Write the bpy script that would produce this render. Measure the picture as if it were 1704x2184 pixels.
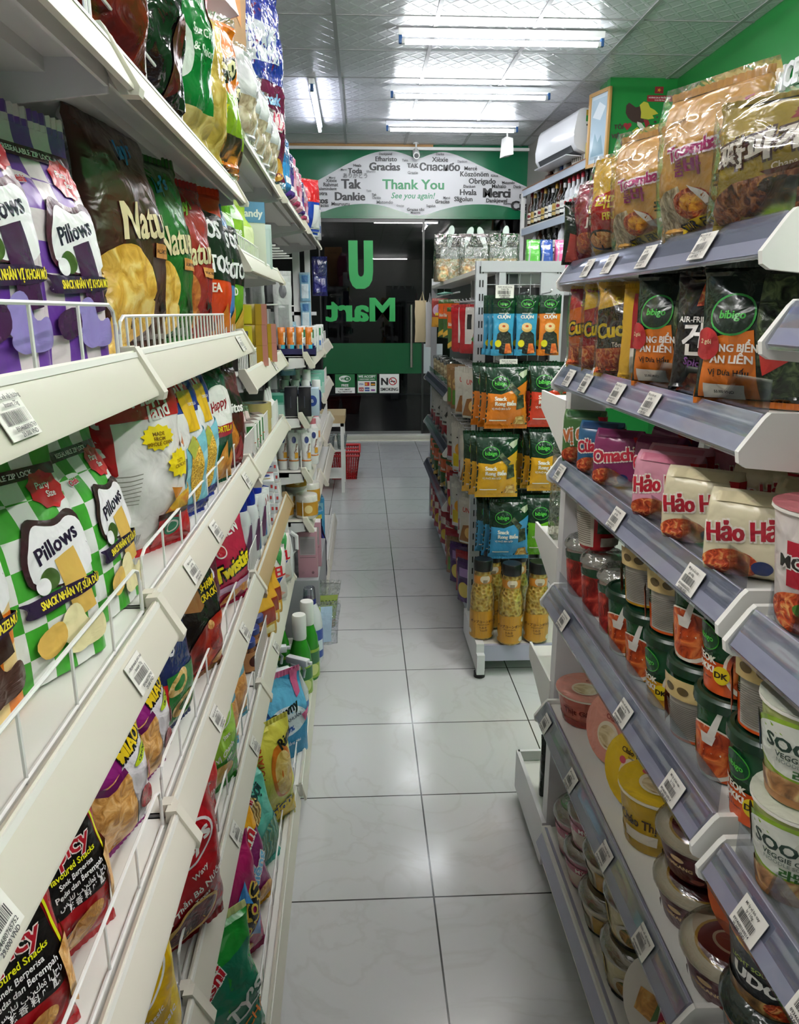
import bpy, bmesh, math, random
from mathutils import Vector, Matrix, noise, geometry
PI = math.pi
R = math.radians
SC = bpy.context.scene
COL = SC.collection
for o in list(bpy.data.objects):
    bpy.data.objects.remove(o)

# ---------------------------------------------------------------- camera, world, exposure
cam = bpy.data.cameras.new('camera')
cam.sensor_fit = 'VERTICAL'
cam.sensor_height = 36.0
cam.lens = 36.0 * 1600 / 2184
cam.clip_start = .02
cam_o = bpy.data.objects.new('camera', cam)
COL.objects.link(cam_o)
cam_o.location = (0, 0, 1.36)
cam_o.rotation_euler = (PI / 2 - math.atan(427 / 1600), 0, -math.atan(.05 / 1.035))
SC.camera = cam_o
W = bpy.data.worlds.new('night')
SC.world = W
W.use_nodes = True
W.node_tree.nodes['Background'].inputs[0].default_value = (.55, .6, .75, 1)
W.node_tree.nodes['Background'].inputs[1].default_value = .004
SC.view_settings.view_transform = 'Standard'
SC.view_settings.look = 'None'
SC.view_settings.gamma = 1
SC.view_settings.use_curve_mapping = False
SC.view_settings.exposure = 2.35
TUBE_POWER = 15.0
SC.cycles.max_bounces = 7
SC.cycles.diffuse_bounces = 3
SC.cycles.glossy_bounces = 3
SC.cycles.transmission_bounces = 4
SC.cycles.transparent_max_bounces = 14
SC.cycles.caustics_reflective = False
SC.cycles.caustics_refractive = False
SC.cycles.sample_clamp_indirect = 4.0

# ---------------------------------------------------------------- materials
MC = {}
def lin(h):
    h = h.lstrip('#')
    c = [int(h[i:i + 2], 16) / 255 for i in (0, 2, 4)]
    return tuple(x / 12.92 if x < .04045 else ((x + .055) / 1.055) ** 2.4 for x in c) + (1,)

def base_mat(key):
    m = bpy.data.materials.new(key)
    m.use_nodes = True
    nt = m.node_tree
    return m, nt, nt.nodes['Principled BSDF']

def add_bump(nt, b, scale, strength, dist=.02, kind='N', distort=.6, stretch=None):
    tc = nt.nodes.new('ShaderNodeTexCoord')
    n = nt.nodes.new('ShaderNodeTexNoise')
    n.inputs['Scale'].default_value = scale
    n.inputs['Detail'].default_value = 2.5
    n.inputs['Distortion'].default_value = distort
    src = tc.outputs['Object']
    if stretch:
        mp = nt.nodes.new('ShaderNodeMapping')
        mp.inputs['Scale'].default_value = stretch
        nt.links.new(src, mp.inputs[0]); src = mp.outputs[0]
    nt.links.new(src, n.inputs['Vector'])
    bp = nt.nodes.new('ShaderNodeBump')
    bp.inputs['Strength'].default_value = strength
    bp.inputs['Distance'].default_value = dist
    nt.links.new(n.outputs['Fac'], bp.inputs['Height'])
    nt.links.new(bp.outputs[0], b.inputs['Normal'])
    return tc

def film(h, rough=.27, bump=.55):
    """printed glossy snack film"""
    k = ('film', h, rough, bump)
    if k not in MC:
        m, nt, b = base_mat('film_' + h)
        b.inputs['Base Color'].default_value = lin(h)
        b.inputs['Roughness'].default_value = rough
        b.inputs['Specular IOR Level'].default_value = .6
        add_bump(nt, b, 26, bump, .012)
        MC[k] = m
    return MC[k]

def solid(h, rough=.4, metal=0., spec=.5):
    k = ('solid', h, rough, metal, spec)
    if k not in MC:
        m, nt, b = base_mat('solid_' + h)
        b.inputs['Base Color'].default_value = lin(h)
        b.inputs['Roughness'].default_value = rough
        b.inputs['Metallic'].default_value = metal
        b.inputs['Specular IOR Level'].default_value = spec
        MC[k] = m
    return MC[k]

def metalfilm(h, rough=.22):
    k = ('mf', h, rough)
    if k not in MC:
        m, nt, b = base_mat('foil_' + h)
        b.inputs['Base Color'].default_value = lin(h)
        b.inputs['Roughness'].default_value = rough
        b.inputs['Metallic'].default_value = .75
        add_bump(nt, b, 30, .8, .015)
        MC[k] = m
    return MC[k]

def food(c1, c2, c3, scale=60, kind='N', rough=.3, stretch=None, bump=.5):
    k = ('food', c1, c2, c3, scale, kind, stretch)
    if k not in MC:
        m, nt, b = base_mat('food_' + c1)
        b.inputs['Roughness'].default_value = rough
        tc = nt.nodes.new('ShaderNodeTexCoord')
        src = tc.outputs['Object']
        if stretch:
            mp = nt.nodes.new('ShaderNodeMapping')
            mp.inputs['Scale'].default_value = stretch
            nt.links.new(src, mp.inputs[0]); src = mp.outputs[0]
        if kind == 'V':
            n = nt.nodes.new('ShaderNodeTexVoronoi'); out = n.outputs['Distance']
        elif kind == 'W':
            n = nt.nodes.new('ShaderNodeTexWave'); out = n.outputs['Fac']
            n.inputs['Distortion'].default_value = 9; n.inputs['Detail'].default_value = 2
            n.inputs['Detail Scale'].default_value = 1.2
        else:
            n = nt.nodes.new('ShaderNodeTexNoise'); out = n.outputs['Fac']
            n.inputs['Detail'].default_value = 3; n.inputs['Distortion'].default_value = 1.2
        n.inputs['Scale'].default_value = scale
        nt.links.new(src, n.inputs['Vector'])
        cr = nt.nodes.new('ShaderNodeValToRGB')
        e = cr.color_ramp.elements
        lo, mid, hi = ((.0, .35, .75) if kind == 'V' else (.33, .5, .66))
        e[0].position = lo; e[0].color = lin(c1)
        e[1].position = hi; e[1].color = lin(c3)
        x = e.new(mid); x.color = lin(c2)
        nt.links.new(out, cr.inputs[0])
        nt.links.new(cr.outputs[0], b.inputs['Base Color'])
        bp = nt.nodes.new('ShaderNodeBump')
        bp.inputs['Strength'].default_value = bump; bp.inputs['Distance'].default_value = .006
        nt.links.new(out, bp.inputs['Height']); nt.links.new(bp.outputs[0], b.inputs['Normal'])
        MC[k] = m
    return MC[k]

def checker(h1, h2, size, off=(0, 0, 0)):
    k = ('chk', h1, h2, size)
    if k not in MC:
        m, nt, b = base_mat('check_' + h1)
        b.inputs['Roughness'].default_value = .3
        tc = add_bump(nt, b, 26, .35, .012)
        mp = nt.nodes.new('ShaderNodeMapping')
        mp.inputs['Location'].default_value = off
        nt.links.new(tc.outputs['Object'], mp.inputs[0])
        c = nt.nodes.new('ShaderNodeTexChecker')
        c.inputs['Scale'].default_value = 1 / size
        c.inputs['Color1'].default_value = lin(h1); c.inputs['Color2'].default_value = lin(h2)
        nt.links.new(mp.outputs[0], c.inputs['Vector'])
        nt.links.new(c.outputs[0], b.inputs['Base Color'])
        MC[k] = m
    return MC[k]

def clear(h='#ffffff', bump=.6, amount=.10, rough=.12, scale=22):
    """thin clear plastic: see-through with a sharp sheen"""
    k = ('clear', h, bump, amount, rough)
    if k not in MC:
        m = bpy.data.materials.new('clear_film'); m.use_nodes = True
        nt = m.node_tree; nt.nodes.clear()
        out = nt.nodes.new('ShaderNodeOutputMaterial')
        mix = nt.nodes.new('ShaderNodeMixShader')
        tr = nt.nodes.new('ShaderNodeBsdfTransparent'); tr.inputs[0].default_value = lin(h)
        gl = nt.nodes.new('ShaderNodeBsdfGlossy'); gl.inputs['Roughness'].default_value = rough
        lw = nt.nodes.new('ShaderNodeLayerWeight'); lw.inputs[0].default_value = .35
        ma = nt.nodes.new('ShaderNodeMath'); ma.operation = 'MULTIPLY_ADD'
        ma.inputs[1].default_value = .45; ma.inputs[2].default_value = amount; ma.use_clamp = True
        nt.links.new(lw.outputs['Fresnel'], ma.inputs[0])
        nt.links.new(ma.outputs[0], mix.inputs[0])
        nt.links.new(tr.outputs[0], mix.inputs[1]); nt.links.new(gl.outputs[0], mix.inputs[2])
        nt.links.new(mix.outputs[0], out.inputs[0])
        if bump:
            tc = nt.nodes.new('ShaderNodeTexCoord')
            n = nt.nodes.new('ShaderNodeTexNoise'); n.inputs['Scale'].default_value = scale
            n.inputs['Distortion'].default_value = 1.5
            bp = nt.nodes.new('ShaderNodeBump'); bp.inputs['Strength'].default_value = bump
            bp.inputs['Distance'].default_value = .03
            nt.links.new(tc.outputs['Object'], n.inputs['Vector'])
            nt.links.new(n.outputs['Fac'], bp.inputs['Height'])
            for x in (gl, lw):
                nt.links.new(bp.outputs[0], x.inputs['Normal'])
        MC[k] = m
    return MC[k]

def glow(h, s):
    k = ('glow', h, s)
    if k not in MC:
        m = bpy.data.materials.new('tube_light'); m.use_nodes = True
        nt = m.node_tree; nt.nodes.clear()
        out = nt.nodes.new('ShaderNodeOutputMaterial')
        e = nt.nodes.new('ShaderNodeEmission'); e.inputs[0].default_value = lin(h); e.inputs[1].default_value = s
        nt.links.new(e.outputs[0], out.inputs[0])
        MC[k] = m
    return MC[k]

# ---------------------------------------------------------------- flat text cache
TC = {}
def text2d(s, bold=0.):
    k = (s, bold)
    if k not in TC:
        c = bpy.data.curves.new('lettering', 'FONT'); c.body = s; c.resolution_u = 2; c.offset = bold
        c.align_x = 'CENTER'
        o = bpy.data.objects.new('lettering', c); COL.objects.link(o)
        me = o.evaluated_get(bpy.context.evaluated_depsgraph_get()).to_mesh()
        vs = [(v.co.x, v.co.y) for v in me.vertices]
        fs = [tuple(p.vertices) for p in me.polygons]
        bpy.data.objects.remove(o); bpy.data.curves.remove(c)
        xs = [v[0] for v in vs] or [0]
        x0, x1 = min(xs), max(xs); cx = (x0 + x1) / 2
        TC[k] = ([(x - cx, y - .36) for x, y in vs], fs, x1 - x0)
    return TC[k]

# ---------------------------------------------------------------- mesh builder
def fan(pts):
    if len(pts) < 3: return []
    return geometry.tessellate_polygon([[Vector((p[0], p[1], 0)) for p in pts]])

class M:
    def __init__(s):
        s.v = []; s.f = []; s.mi = []; s.mats = []
    def m(s, mat):
        if mat not in s.mats: s.mats.append(mat)
        return s.mats.index(mat)
    def add(s, vs, fs, mat):
        n = len(s.v); s.v += [tuple(p) for p in vs]; i = s.m(mat)
        for f in fs:
            s.f.append(tuple(k + n for k in f)); s.mi.append(i)
    def box(s, x0, y0, z0, x1, y1, z1, mat, bev=0.):
        if bev <= 0:
            vs = [(x, y, z) for z in (z0, z1) for y in (y0, y1) for x in (x0, x1)]
            s.add(vs, [(0, 2, 3, 1), (4, 5, 7, 6), (0, 1, 5, 4), (2, 6, 7, 3), (0, 4, 6, 2), (1, 3, 7, 5)], mat)
        else:
            bm = bmesh.new(); bmesh.ops.create_cube(bm, size=1)
            for v in bm.verts:
                v.co = Vector(((x0 + x1) / 2 + v.co.x * (x1 - x0), (y0 + y1) / 2 + v.co.y * (y1 - y0), (z0 + z1) / 2 + v.co.z * (z1 - z0)))
            bmesh.ops.bevel(bm, geom=bm.edges[:], offset=bev, segments=2, affect='EDGES', profile=.5)
            bm.verts.index_update()
            s.add([v.co[:] for v in bm.verts], [[v.index for v in f.verts] for f in bm.faces], mat); bm.free()
    def prism(s, prof, y0, y1, mat):
        """profile of (x,z) swept along y"""
        n = len(prof)
        vs = [(x, y0, z) for x, z in prof] + [(x, y1, z) for x, z in prof]
        fs = [(i, (i + 1) % n, n + (i + 1) % n, n + i) for i in range(n)]
        fs += [tuple(t) for t in fan(prof)] + [tuple(k + n for k in reversed(t)) for t in fan(prof)]
        s.add(vs, fs, mat)
    def lathe(s, prof, mat, seg=24, cx=0, cy=0, cap0=True, cap1=True, z0=0):
        vs = []; fs = []
        for r, z in prof:
            for k in range(seg):
                a = 2 * PI * k / seg
                vs.append((cx + r * math.cos(a), cy + r * math.sin(a), z + z0))
        for j in range(len(prof) - 1):
            for k in range(seg):
                a, b = j * seg + k, j * seg + (k + 1) % seg
                fs.append((a, b, b + seg, a + seg))
        if cap0: fs.append(tuple(reversed(range(seg))))
        if cap1: fs.append(tuple(range((len(prof) - 1) * seg, len(prof) * seg)))
        s.add(vs, fs, mat)
    def tube(s, path, r, mat, seg=6):
        vs = []; fs = []
        P = [Vector(p) for p in path]
        for i, p in enumerate(P):
            d = (P[min(i + 1, len(P) - 1)] - P[max(i - 1, 0)]).normalized()
            a = d.orthogonal().normalized()
            if abs(d.z) < .9:
                a = d.cross(Vector((0, 0, 1))).normalized()
            elif abs(d.x) < .95:
                a = d.cross(Vector((1, 0, 0))).normalized()
            b = d.cross(a)
            for k in range(seg):
                t = 2 * PI * k / seg
                vs.append(p + (a * math.cos(t) + b * math.sin(t)) * r)
        for j in range(len(P) - 1):
            for k in range(seg):
                a, b = j * seg + k, j * seg + (k + 1) % seg
                fs.append((a, b, b + seg, a + seg))
        fs.append(tuple(reversed(range(seg)))); fs.append(tuple(range((len(P) - 1) * seg, len(P) * seg)))
        s.add(vs, fs, mat)
    def ring(s, rows, mf, cap0=True, cap1=True):
        """rows: list of closed rings; mf(row, k, n) or a material"""
        n = len(rows[0])
        off = len(s.v)
        for r in rows: s.v += [tuple(p) for p in r]
        for j in range(len(rows) - 1):
            for k in range(n):
                a, b = off + j * n + k, off + j * n + (k + 1) % n
                s.f.append((a, b, b + n, a + n))
                s.mi.append(s.m(mf(j, k, n) if callable(mf) else mf))
        if cap0:
            s.f.append(tuple(off + k for k in reversed(range(n)))); s.mi.append(s.m(mf(0, 0, n) if callable(mf) else mf))
        if cap1:
            s.f.append(tuple(off + (len(rows) - 1) * n + k for k in range(n))); s.mi.append(s.m(mf(len(rows) - 2, 0, n) if callable(mf) else mf))
    def art(s, F, w, h, ops, off=.0009, step=.0003, edge=.05):
        """flat print conformed to the surface F(u,v); w,h = real size of the printed face"""
        lay = 0.
        def nrm(u, v):
            e = .004
            a = Vector(F(min(u + e, 1), v)) - Vector(F(max(u - e, 0), v))
            b = Vector(F(u, min(v + e, 1))) - Vector(F(u, max(v - e, 0)))
            n = a.cross(b)
            return n.normalized() if n.length > 1e-12 else Vector((0, -1, 0))
        def put(vs, fs, mat, inc=1):
            nonlocal lay
            V = list(vs); T = list(fs); out = []
            while T:
                a, b, c = T.pop()
                L = [(max(abs(V[i][0] - V[j][0]) , abs(V[i][1] - V[j][1])), i, j, k) for i, j, k in ((a, b, c), (b, c, a), (c, a, b))]
                l, i, j, k = max(L)
                if l > edge:
                    V.append(((V[i][0] + V[j][0]) / 2, (V[i][1] + V[j][1]) / 2)); q = len(V) - 1
                    T += [(i, q, k), (q, j, k)]
                else: out.append((a, b, c))
            d = off + step * lay; lay += inc
            W3 = []
            for u, v in V:
                u = min(max(u, 0), 1); v = min(max(v, 0), 1)
                W3.append(Vector(F(u, v)) + nrm(u, v) * d)
            fs2 = []
            for a, b, c in out:
                (x0, y0), (x1, y1), (x2, y2) = V[a], V[b], V[c]
                fs2.append((a, b, c) if (x1 - x0) * (y2 - y0) - (x2 - x0) * (y1 - y0) > 0 else (a, c, b))
            s.add(W3, fs2, mat)
        for op in ops:
            k = op[0]
            if k == 'r':
                _, u0, v0, u1, v1, mat = op
                put([(u0, v0), (u1, v0), (u1, v1), (u0, v1)], [(0, 1, 2), (0, 2, 3)], mat)
            elif k == 'b':
                P = list(op[1])
                for _ in range(2):
                    P = [q for i in range(len(P)) for a, c in ((P[i], P[(i + 1) % len(P)]),) for q in ((a[0] * .75 + c[0] * .25, a[1] * .75 + c[1] * .25), (a[0] * .25 + c[0] * .75, a[1] * .25 + c[1] * .75))]
                put(P, [tuple(t) for t in fan(P)], op[2])
            elif k == 'p':
                put(op[1], [tuple(t) for t in fan(op[1])], op[2])
            elif k in 'es':
                if k == 'e':
                    _, cu, cv, ru, rv, mat = op[:6]; rot = op[6] if len(op) > 6 else 0; n = 28; inner = 1
                else:
                    _, cu, cv, ru, rv, pts, inner, mat = op[:8]; n = pts * 2; rot = 0
                V = [(cu, cv)]
                for i in range(n):
                    a = 2 * PI * i / n; q = inner if (k == 's' and i % 2) else 1
                    x, y = math.cos(a) * ru * w * q, math.sin(a) * rv * h * q
                    x, y = x * math.cos(rot) - y * math.sin(rot), x * math.sin(rot) + y * math.cos(rot)
                    V.append((cu + x / w, cv + y / h))
                put(V, [(0, 1 + i, 1 + (i + 1) % n) for i in range(n)], mat)
            elif k == 't':
                _, txt, cu, cv, hv, mat = op[:6]
                o = op[6] if len(op) > 6 else {}
                rot = R(o.get('rot', 0)); sl = o.get('sl', 0)
                def one(bold, mt, ddx=0, ddy=0):
                    vs, fs, tw = text2d(txt, bold)
                    sc = hv * h / .72
                    sx = sc * o.get('wx', 1)
                    if 'maxw' in o and tw * sx > o['maxw'] * w: sx = o['maxw'] * w / tw
                    V = []
                    for x, y in vs:
                        x, y = (x + sl * y) * sx + ddx, y * sc + ddy
                        x, y = x * math.cos(rot) - y * math.sin(rot), x * math.sin(rot) + y * math.cos(rot)
                        V.append((cu + x / w, cv + y / h))
                    put(V, fs, mt, .15)
                def thick(b, mt, k):
                    if b <= .022: one(b, mt); return
                    q = (b - .018) * hv * h / .72
                    for dx, dy in k: one(.018, mt, dx * q, dy * q)
                if 'ol' in o: thick(o.get('ob', .07), o['ol'], ((-1, -1), (1, -1), (-1, 1), (1, 1), (0, 0)))
                thick(o.get('b', .018), mat, ((-1, 0), (1, 0), (0, 0)))
                lay += .7
    def build(s, name, parent=None, loc=(0, 0, 0), smooth=35):
        me = bpy.data.meshes.new(name)
        me.from_pydata(s.v, [], s.f)
        for x in s.mats: me.materials.append(x)
        me.polygons.foreach_set('material_index', s.mi)
        if smooth:
            me.polygons.foreach_set('use_smooth', [True] * len(me.polygons))
            me.set_sharp_from_angle(angle=R(smooth))
        me.update()
        o = bpy.data.objects.new(name, me); COL.objects.link(o)
        o.location = loc
        if parent: o.parent = parent
        return o

def flatF(w, h):
    return lambda u, v: ((u - .5) * w, 0, v * h)

def tag(o, label, cat, group=None):
    o['label'] = label; o['category'] = cat
    if group: o['group'] = group
    return o
def struct(o):
    o['kind'] = 'structure'; return o
def root(name, loc=(0, 0, 0), rz=0):
    o = bpy.data.objects.new(name, None); COL.objects.link(o); o.empty_display_size = .03
    o.location = loc; o.rotation_euler = (0, 0, R(rz)); return o
def dup(o, parent=None):
    c = o.copy(); COL.objects.link(c)
    if parent is not None: c.parent = parent
    for ch in list(o.children): dup(ch, c)
    return c
class Kind:
    """one built thing and its copies"""
    def __init__(s, o): s.o = o; s.used = False
    def put(s, loc, rz, label, cat, group=None, rx=0, ry=0, sc=1.):
        o = dup(s.o) if s.used else s.o
        s.used = True
        o.location = loc; o.rotation_euler = (R(rx), R(ry), R(rz))
        o.scale = (sc, sc, sc) if not isinstance(sc, tuple) else sc
        for k in ('group',):
            if k in o: del o[k]
        return tag(o, label, cat, group)
ORD = 'first second third fourth fifth sixth seventh eighth ninth tenth eleventh twelfth thirteenth fourteenth fifteenth sixteenth'.split()

# ---------------------------------------------------------------- pouch shapes
def sg(x, p):
    return math.copysign(abs(x) ** p, x)
def pouchP(w, h, d, kind, seed=0, wr=.004):
    """returns P(s,v,side): s -1..1 across, v 0..1 up, side -1 front +1 back"""
    def ab(v):
        if kind == 'pillow':
            t = min(max((v - .045) / .91, 0), 1)
            b = d / 2 * max(math.sin(PI * t), 0) ** .62
            a = w / 2 * (1 - .07 * math.sin(PI * t))
            return a, b, 2.3
        if kind == 'gusset':
            t = min(max((v - .55) / .36, 0), 1)
            b = d / 2 * (1 - t * t * (3 - 2 * t)) * (1 + .10 * math.sin(PI * min(v / .6, 1)))
            a = w / 2 * (1 - .02 * math.sin(PI * v))
            return a, max(b, 0), 6 - 2.5 * t
        if kind == 'doy':            # flat-topped pouch standing on a rounded base
            b = d / 2 * (1 - v) ** .55 * min(1, .55 + v * 6)
            return w / 2 * (1 - .05 * math.sin(PI * min(v * 1.3, 1))), b, 2.2
        if kind == 'tube':           # squeeze tube standing on its cap
            t = v
            return w / 2 * (.82 + .18 * t), d / 2 * (1 - t) ** .8, 2.0
        if kind == 'brick':          # noodle block
            t = abs(2 * v - 1)
            return w / 2 * (1 - .03 * t), d / 2 * (1 - max(t - .72, 0) / .28) ** .55 if t < 1 else 0, 4.5
    def P(s, v, side):
        a, b, n = ab(v)
        y = b * max(1 - abs(s) ** n, 0) ** (1 / n)
        z = v * h
        x = a * s
        q = noise.noise(Vector((x * 22 + seed * 7.1, side * 3.3 + seed, z * 18)))
        q2 = noise.noise(Vector((x * 60 + seed * 3.7, side * 5.1, z * 26)))
        edge = max(0, 1 - abs(v - 1) / .22) + max(0, 1 - v / .16)
        y2 = y + (q * wr * 1.4 + q2 * wr * .5 * (1 + edge)) * min(1, b / (d * .2 + 1e-6)) * (1 if b > 0 else 0)
        return (x + q * wr * .5 * (1 if abs(s) > .9 else 0), side * y2 + (noise.noise(Vector((x * 9 + seed, 1.7, z * 9))) * wr * 1.6 if b < d * .12 else 0), z)
    return P

def pouch(name, w, h, d, kind, base, ops, back=None, seals=(None, None), side=None, seed=0, wr=.004, nu=26, nv=34, parent_name=None, bops=None):
    """a filled pouch: body with print, and crimped seals as parts"""
    P = pouchP(w, h, d, kind, seed, wr)
    r = root(name)
    b = M()
    ss = [-math.cos(PI * i / nu) for i in range(nu + 1)]
    vv = [i / nv for i in range(nv + 1)]
    v0, v1 = (.045, .955) if kind == 'pillow' else ((0, .93) if kind in ('gusset', 'doy') else (0, 1))
    vv = [v0 + (v1 - v0) * i / nv for i in range(nv + 1)]
    rows = [[P(s_, v, -1) for s_ in ss] + [P(s_, v, 1) for s_ in reversed(ss[1:-1])] for v in vv]
    nf = len(ss) - 1
    bk = back or base
    sd = side or base
    def mf(j, k, n):
        if k < nf:
            return sd if (side and (k < 2 or k >= nf - 2)) else base
        return bk
    b.ring(rows, mf)
    F = lambda u, v: P(2 * u - 1, v, -1)
    if ops: b.art(F, w, h, ops)
    if bops: b.art(lambda u, v: P(1 - 2 * u, v, 1), w, h, bops)
    b.build('pouch', r)
    for (lo, hi, mt) in ((v1, 1, seals[1]), (0, v0, seals[0])):
        if hi - lo > .01 and mt:
            q = M()
            n = 30
            for i in range(n):
                pass
            rows = []
            for v in (lo, (lo + hi) / 2, hi):
                rows.append([(Vector(P(-1 + 2 * i / n, v, -1)) + Vector((0, (-1) ** i * .0009 - .0006, (.0012 * (i % 2) if v == 1 else 0)))) for i in range(n + 1)] +
                            [(Vector(P(-1 + 2 * i / n, v, 1)) + Vector((0, (-1) ** i * .0009 + .0006, (.0012 * (i % 2) if v == 1 else 0)))) for i in range(n, -1, -1)])
            q.ring(rows, mt)
            q.build('crimped_seal', r, smooth=0)
    return Kind(r)

def box_thing(name, w, d, h, base, ops, side=None, top=None, sops=None, tops=None, bev=.0012):
    m = M()
    m.box(-w / 2, -d / 2, 0, w / 2, d / 2, h, base, bev)
    F = lambda u, v: ((u - .5) * w, -d / 2, v * h)
    S = lambda u, v: (w / 2, (u - .5) * d, v * h)
    S2 = lambda u, v: (-w / 2, (.5 - u) * d, v * h)
    T = lambda u, v: ((u - .5) * w, (v - .5) * d, h)
    m.art(F, w, h, ops or [], edge=2)
    if side:
        m.art(S, d, h, [('r', .03, .03, .97, .97, side)], edge=2); m.art(S2, d, h, [('r', .03, .03, .97, .97, side)], edge=2)
    if sops:
        m.art(S, d, h, sops, off=.001, edge=2); m.art(S2, d, h, sops, off=.001, edge=2)
    if top: m.art(T, w, d, [('r', .02, .02, .98, .98, top)], edge=2)
    if tops: m.art(T, w, d, tops, off=.001, edge=2)
    return Kind(m.build(name))

def lathF(prof, ang=150):
    """print surface over a lathe profile [(r,z)..]: u spans ang degrees facing -y, v spans the height"""
    z0, z1 = prof[0][1], prof[-1][1]
    def rad(z):
        for (r0, a), (r1, b) in zip(prof, prof[1:]):
            if a <= z <= b + 1e-9:
                return r0 + (r1 - r0) * ((z - a) / (b - a) if b > a else 0)
        return prof[-1][0]
    def F(u, v):
        z = z0 + (z1 - z0) * v
        t = R(-90 + (u - .5) * ang); r = rad(z)
        return (r * math.cos(t), r * math.sin(t), z)
    return F
# ---------------------------------------------------------------- room
WHITE = solid('#e4e4e0', .45)
STEEL = solid('#c9cbd0', .35)
BLACK = solid('#101011', .4)
def mat_floor():
    m, nt, b = base_mat('floor_tiles')
    tc = nt.nodes.new('ShaderNodeTexCoord')
    mp = nt.nodes.new('ShaderNodeMapping'); mp.inputs['Location'].default_value = (-.155 + 8, -1.499 + .395 * 40, 0)
    nt.links.new(tc.outputs['Object'], mp.inputs[0])
    br = nt.nodes.new('ShaderNodeTexBrick')
    br.offset = 0; br.squash = 1
    for k, v in (('Scale', 1), ('Mortar Size', .0022), ('Mortar Smooth', .1), ('Bias', 0), ('Brick Width', .4), ('Row Height', .395)):
        br.inputs[k].default_value = v
    br.inputs['Color1'].default_value = lin('#cacbcc'); br.inputs['Color2'].default_value = lin('#c6c7c8'); br.inputs['Mortar'].default_value = lin('#3d3c3a')
    nt.links.new(mp.outputs[0], br.inputs['Vector'])
    n = nt.nodes.new('ShaderNodeTexNoise'); n.inputs['Scale'].default_value = 2.2; n.inputs['Detail'].default_value = 6; n.inputs['Distortion'].default_value = 2.5
    nt.links.new(tc.outputs['Object'], n.inputs['Vector'])
    cr = nt.nodes.new('ShaderNodeValToRGB'); cr.color_ramp.elements[0].position = .47; cr.color_ramp.elements[0].color = (1, 1, 1, 1)
    cr.color_ramp.elements[1].position = .5; cr.color_ramp.elements[1].color = (.93, .925, .915, 1)
    e = cr.color_ramp.elements.new(.53); e.color = (1, 1, 1, 1)
    nt.links.new(n.outputs['Fac'], cr.inputs[0])
    mx = nt.nodes.new('ShaderNodeMix'); mx.data_type = 'RGBA'; mx.blend_type = 'MULTIPLY'; mx.inputs[0].default_value = 1
    nt.links.new(br.outputs['Color'], mx.inputs[6]); nt.links.new(cr.outputs[0], mx.inputs[7])
    nt.links.new(mx.outputs[2], b.inputs['Base Color'])
    n2 = nt.nodes.new('ShaderNodeTexNoise'); n2.inputs['Scale'].default_value = 9; n2.inputs['Detail'].default_value = 4
    nt.links.new(tc.outputs['Object'], n2.inputs['Vector'])
    mr = nt.nodes.new('ShaderNodeMapRange'); mr.inputs[3].default_value = .09; mr.inputs[4].default_value = .2
    nt.links.new(n2.outputs['Fac'], mr.inputs[0]); nt.links.new(mr.outputs[0], b.inputs['Roughness'])
    bp = nt.nodes.new('ShaderNodeBump'); bp.inputs['Strength'].default_value = .5; bp.inputs['Distance'].default_value = .002
    iv = nt.nodes.new('ShaderNodeMath'); iv.operation = 'SUBTRACT'; iv.inputs[0].default_value = 1
    nt.links.new(br.outputs['Fac'], iv.inputs[1]); nt.links.new(iv.outputs[0], bp.inputs['Height'])
    nt.links.new(bp.outputs[0], b.inputs['Normal'])
    return m
def mat_ceiling():
    m, nt, b = base_mat('ceiling_panels')
    b.inputs['Base Color'].default_value = lin('#cfcfd3'); b.inputs['Roughness'].default_value = .3
    tc = nt.nodes.new('ShaderNodeTexCoord'); outs = []
    for rot in (40, -40):
        mp = nt.nodes.new('ShaderNodeMapping'); mp.inputs['Rotation'].default_value = (0, 0, R(rot))
        nt.links.new(tc.outputs['Object'], mp.inputs[0])
        w = nt.nodes.new('ShaderNodeTexWave'); w.inputs['Scale'].default_value = 3.6; w.wave_profile = 'TRI'
        nt.links.new(mp.outputs[0], w.inputs['Vector']); outs.append(w.outputs['Fac'])
    a = nt.nodes.new('ShaderNodeMath'); a.operation = 'MAXIMUM'
    nt.links.new(outs[0], a.inputs[0]); nt.links.new(outs[1], a.inputs[1])
    cr = nt.nodes.new('ShaderNodeValToRGB'); cr.color_ramp.elements[0].position = .72; cr.color_ramp.elements[1].position = .86
    nt.links.new(a.outputs[0], cr.inputs[0])
    bp = nt.nodes.new('ShaderNodeBump'); bp.inputs['Strength'].default_value = .55; bp.inputs['Distance'].default_value = .008
    nt.links.new(cr.outputs[0], bp.inputs['Height']); nt.links.new(bp.outputs[0], b.inputs['Normal'])
    return m
GREEN = solid('#22803a', .22)
BGREEN = solid('#0a6a42', .2)
CEIL = 3.017
def sbox(name, *a):
    m = M(); m.box(*a); return struct(m.build(name))
m = M(); m.add([(-2.6, -9, 0), (2.6, -9, 0), (2.6, 8.4, 0), (-2.6, 8.4, 0)], [(0, 1, 2, 3)], mat_floor()); struct(m.build('floor'))
m = M(); m.add([(-2.6, -9, CEIL), (2.6, -9, CEIL), (2.6, 8.4, CEIL), (-2.6, 8.4, CEIL)], [(3, 2, 1, 0)], mat_ceiling()); struct(m.build('ceiling'))
m = M(); TB = solid('#9a9a9c', .35)
for k in range(-4, 5): m.box(-.14 + .6 * k - .012, -9, CEIL - .006, -.14 + .6 * k + .012, 8.4, CEIL - .0005, TB)
for k in range(-23, 6): m.box(-2.6, 4.93 + .6 * k - .006, CEIL - .004, 2.6, 4.93 + .6 * k + .006, CEIL - .0005, TB)
struct(m.build('trim_1'))
sbox('wall_left', -2.7, -9, 0, -2.6, 8.4, CEIL, solid('#c9ccc8', .5))
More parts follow.
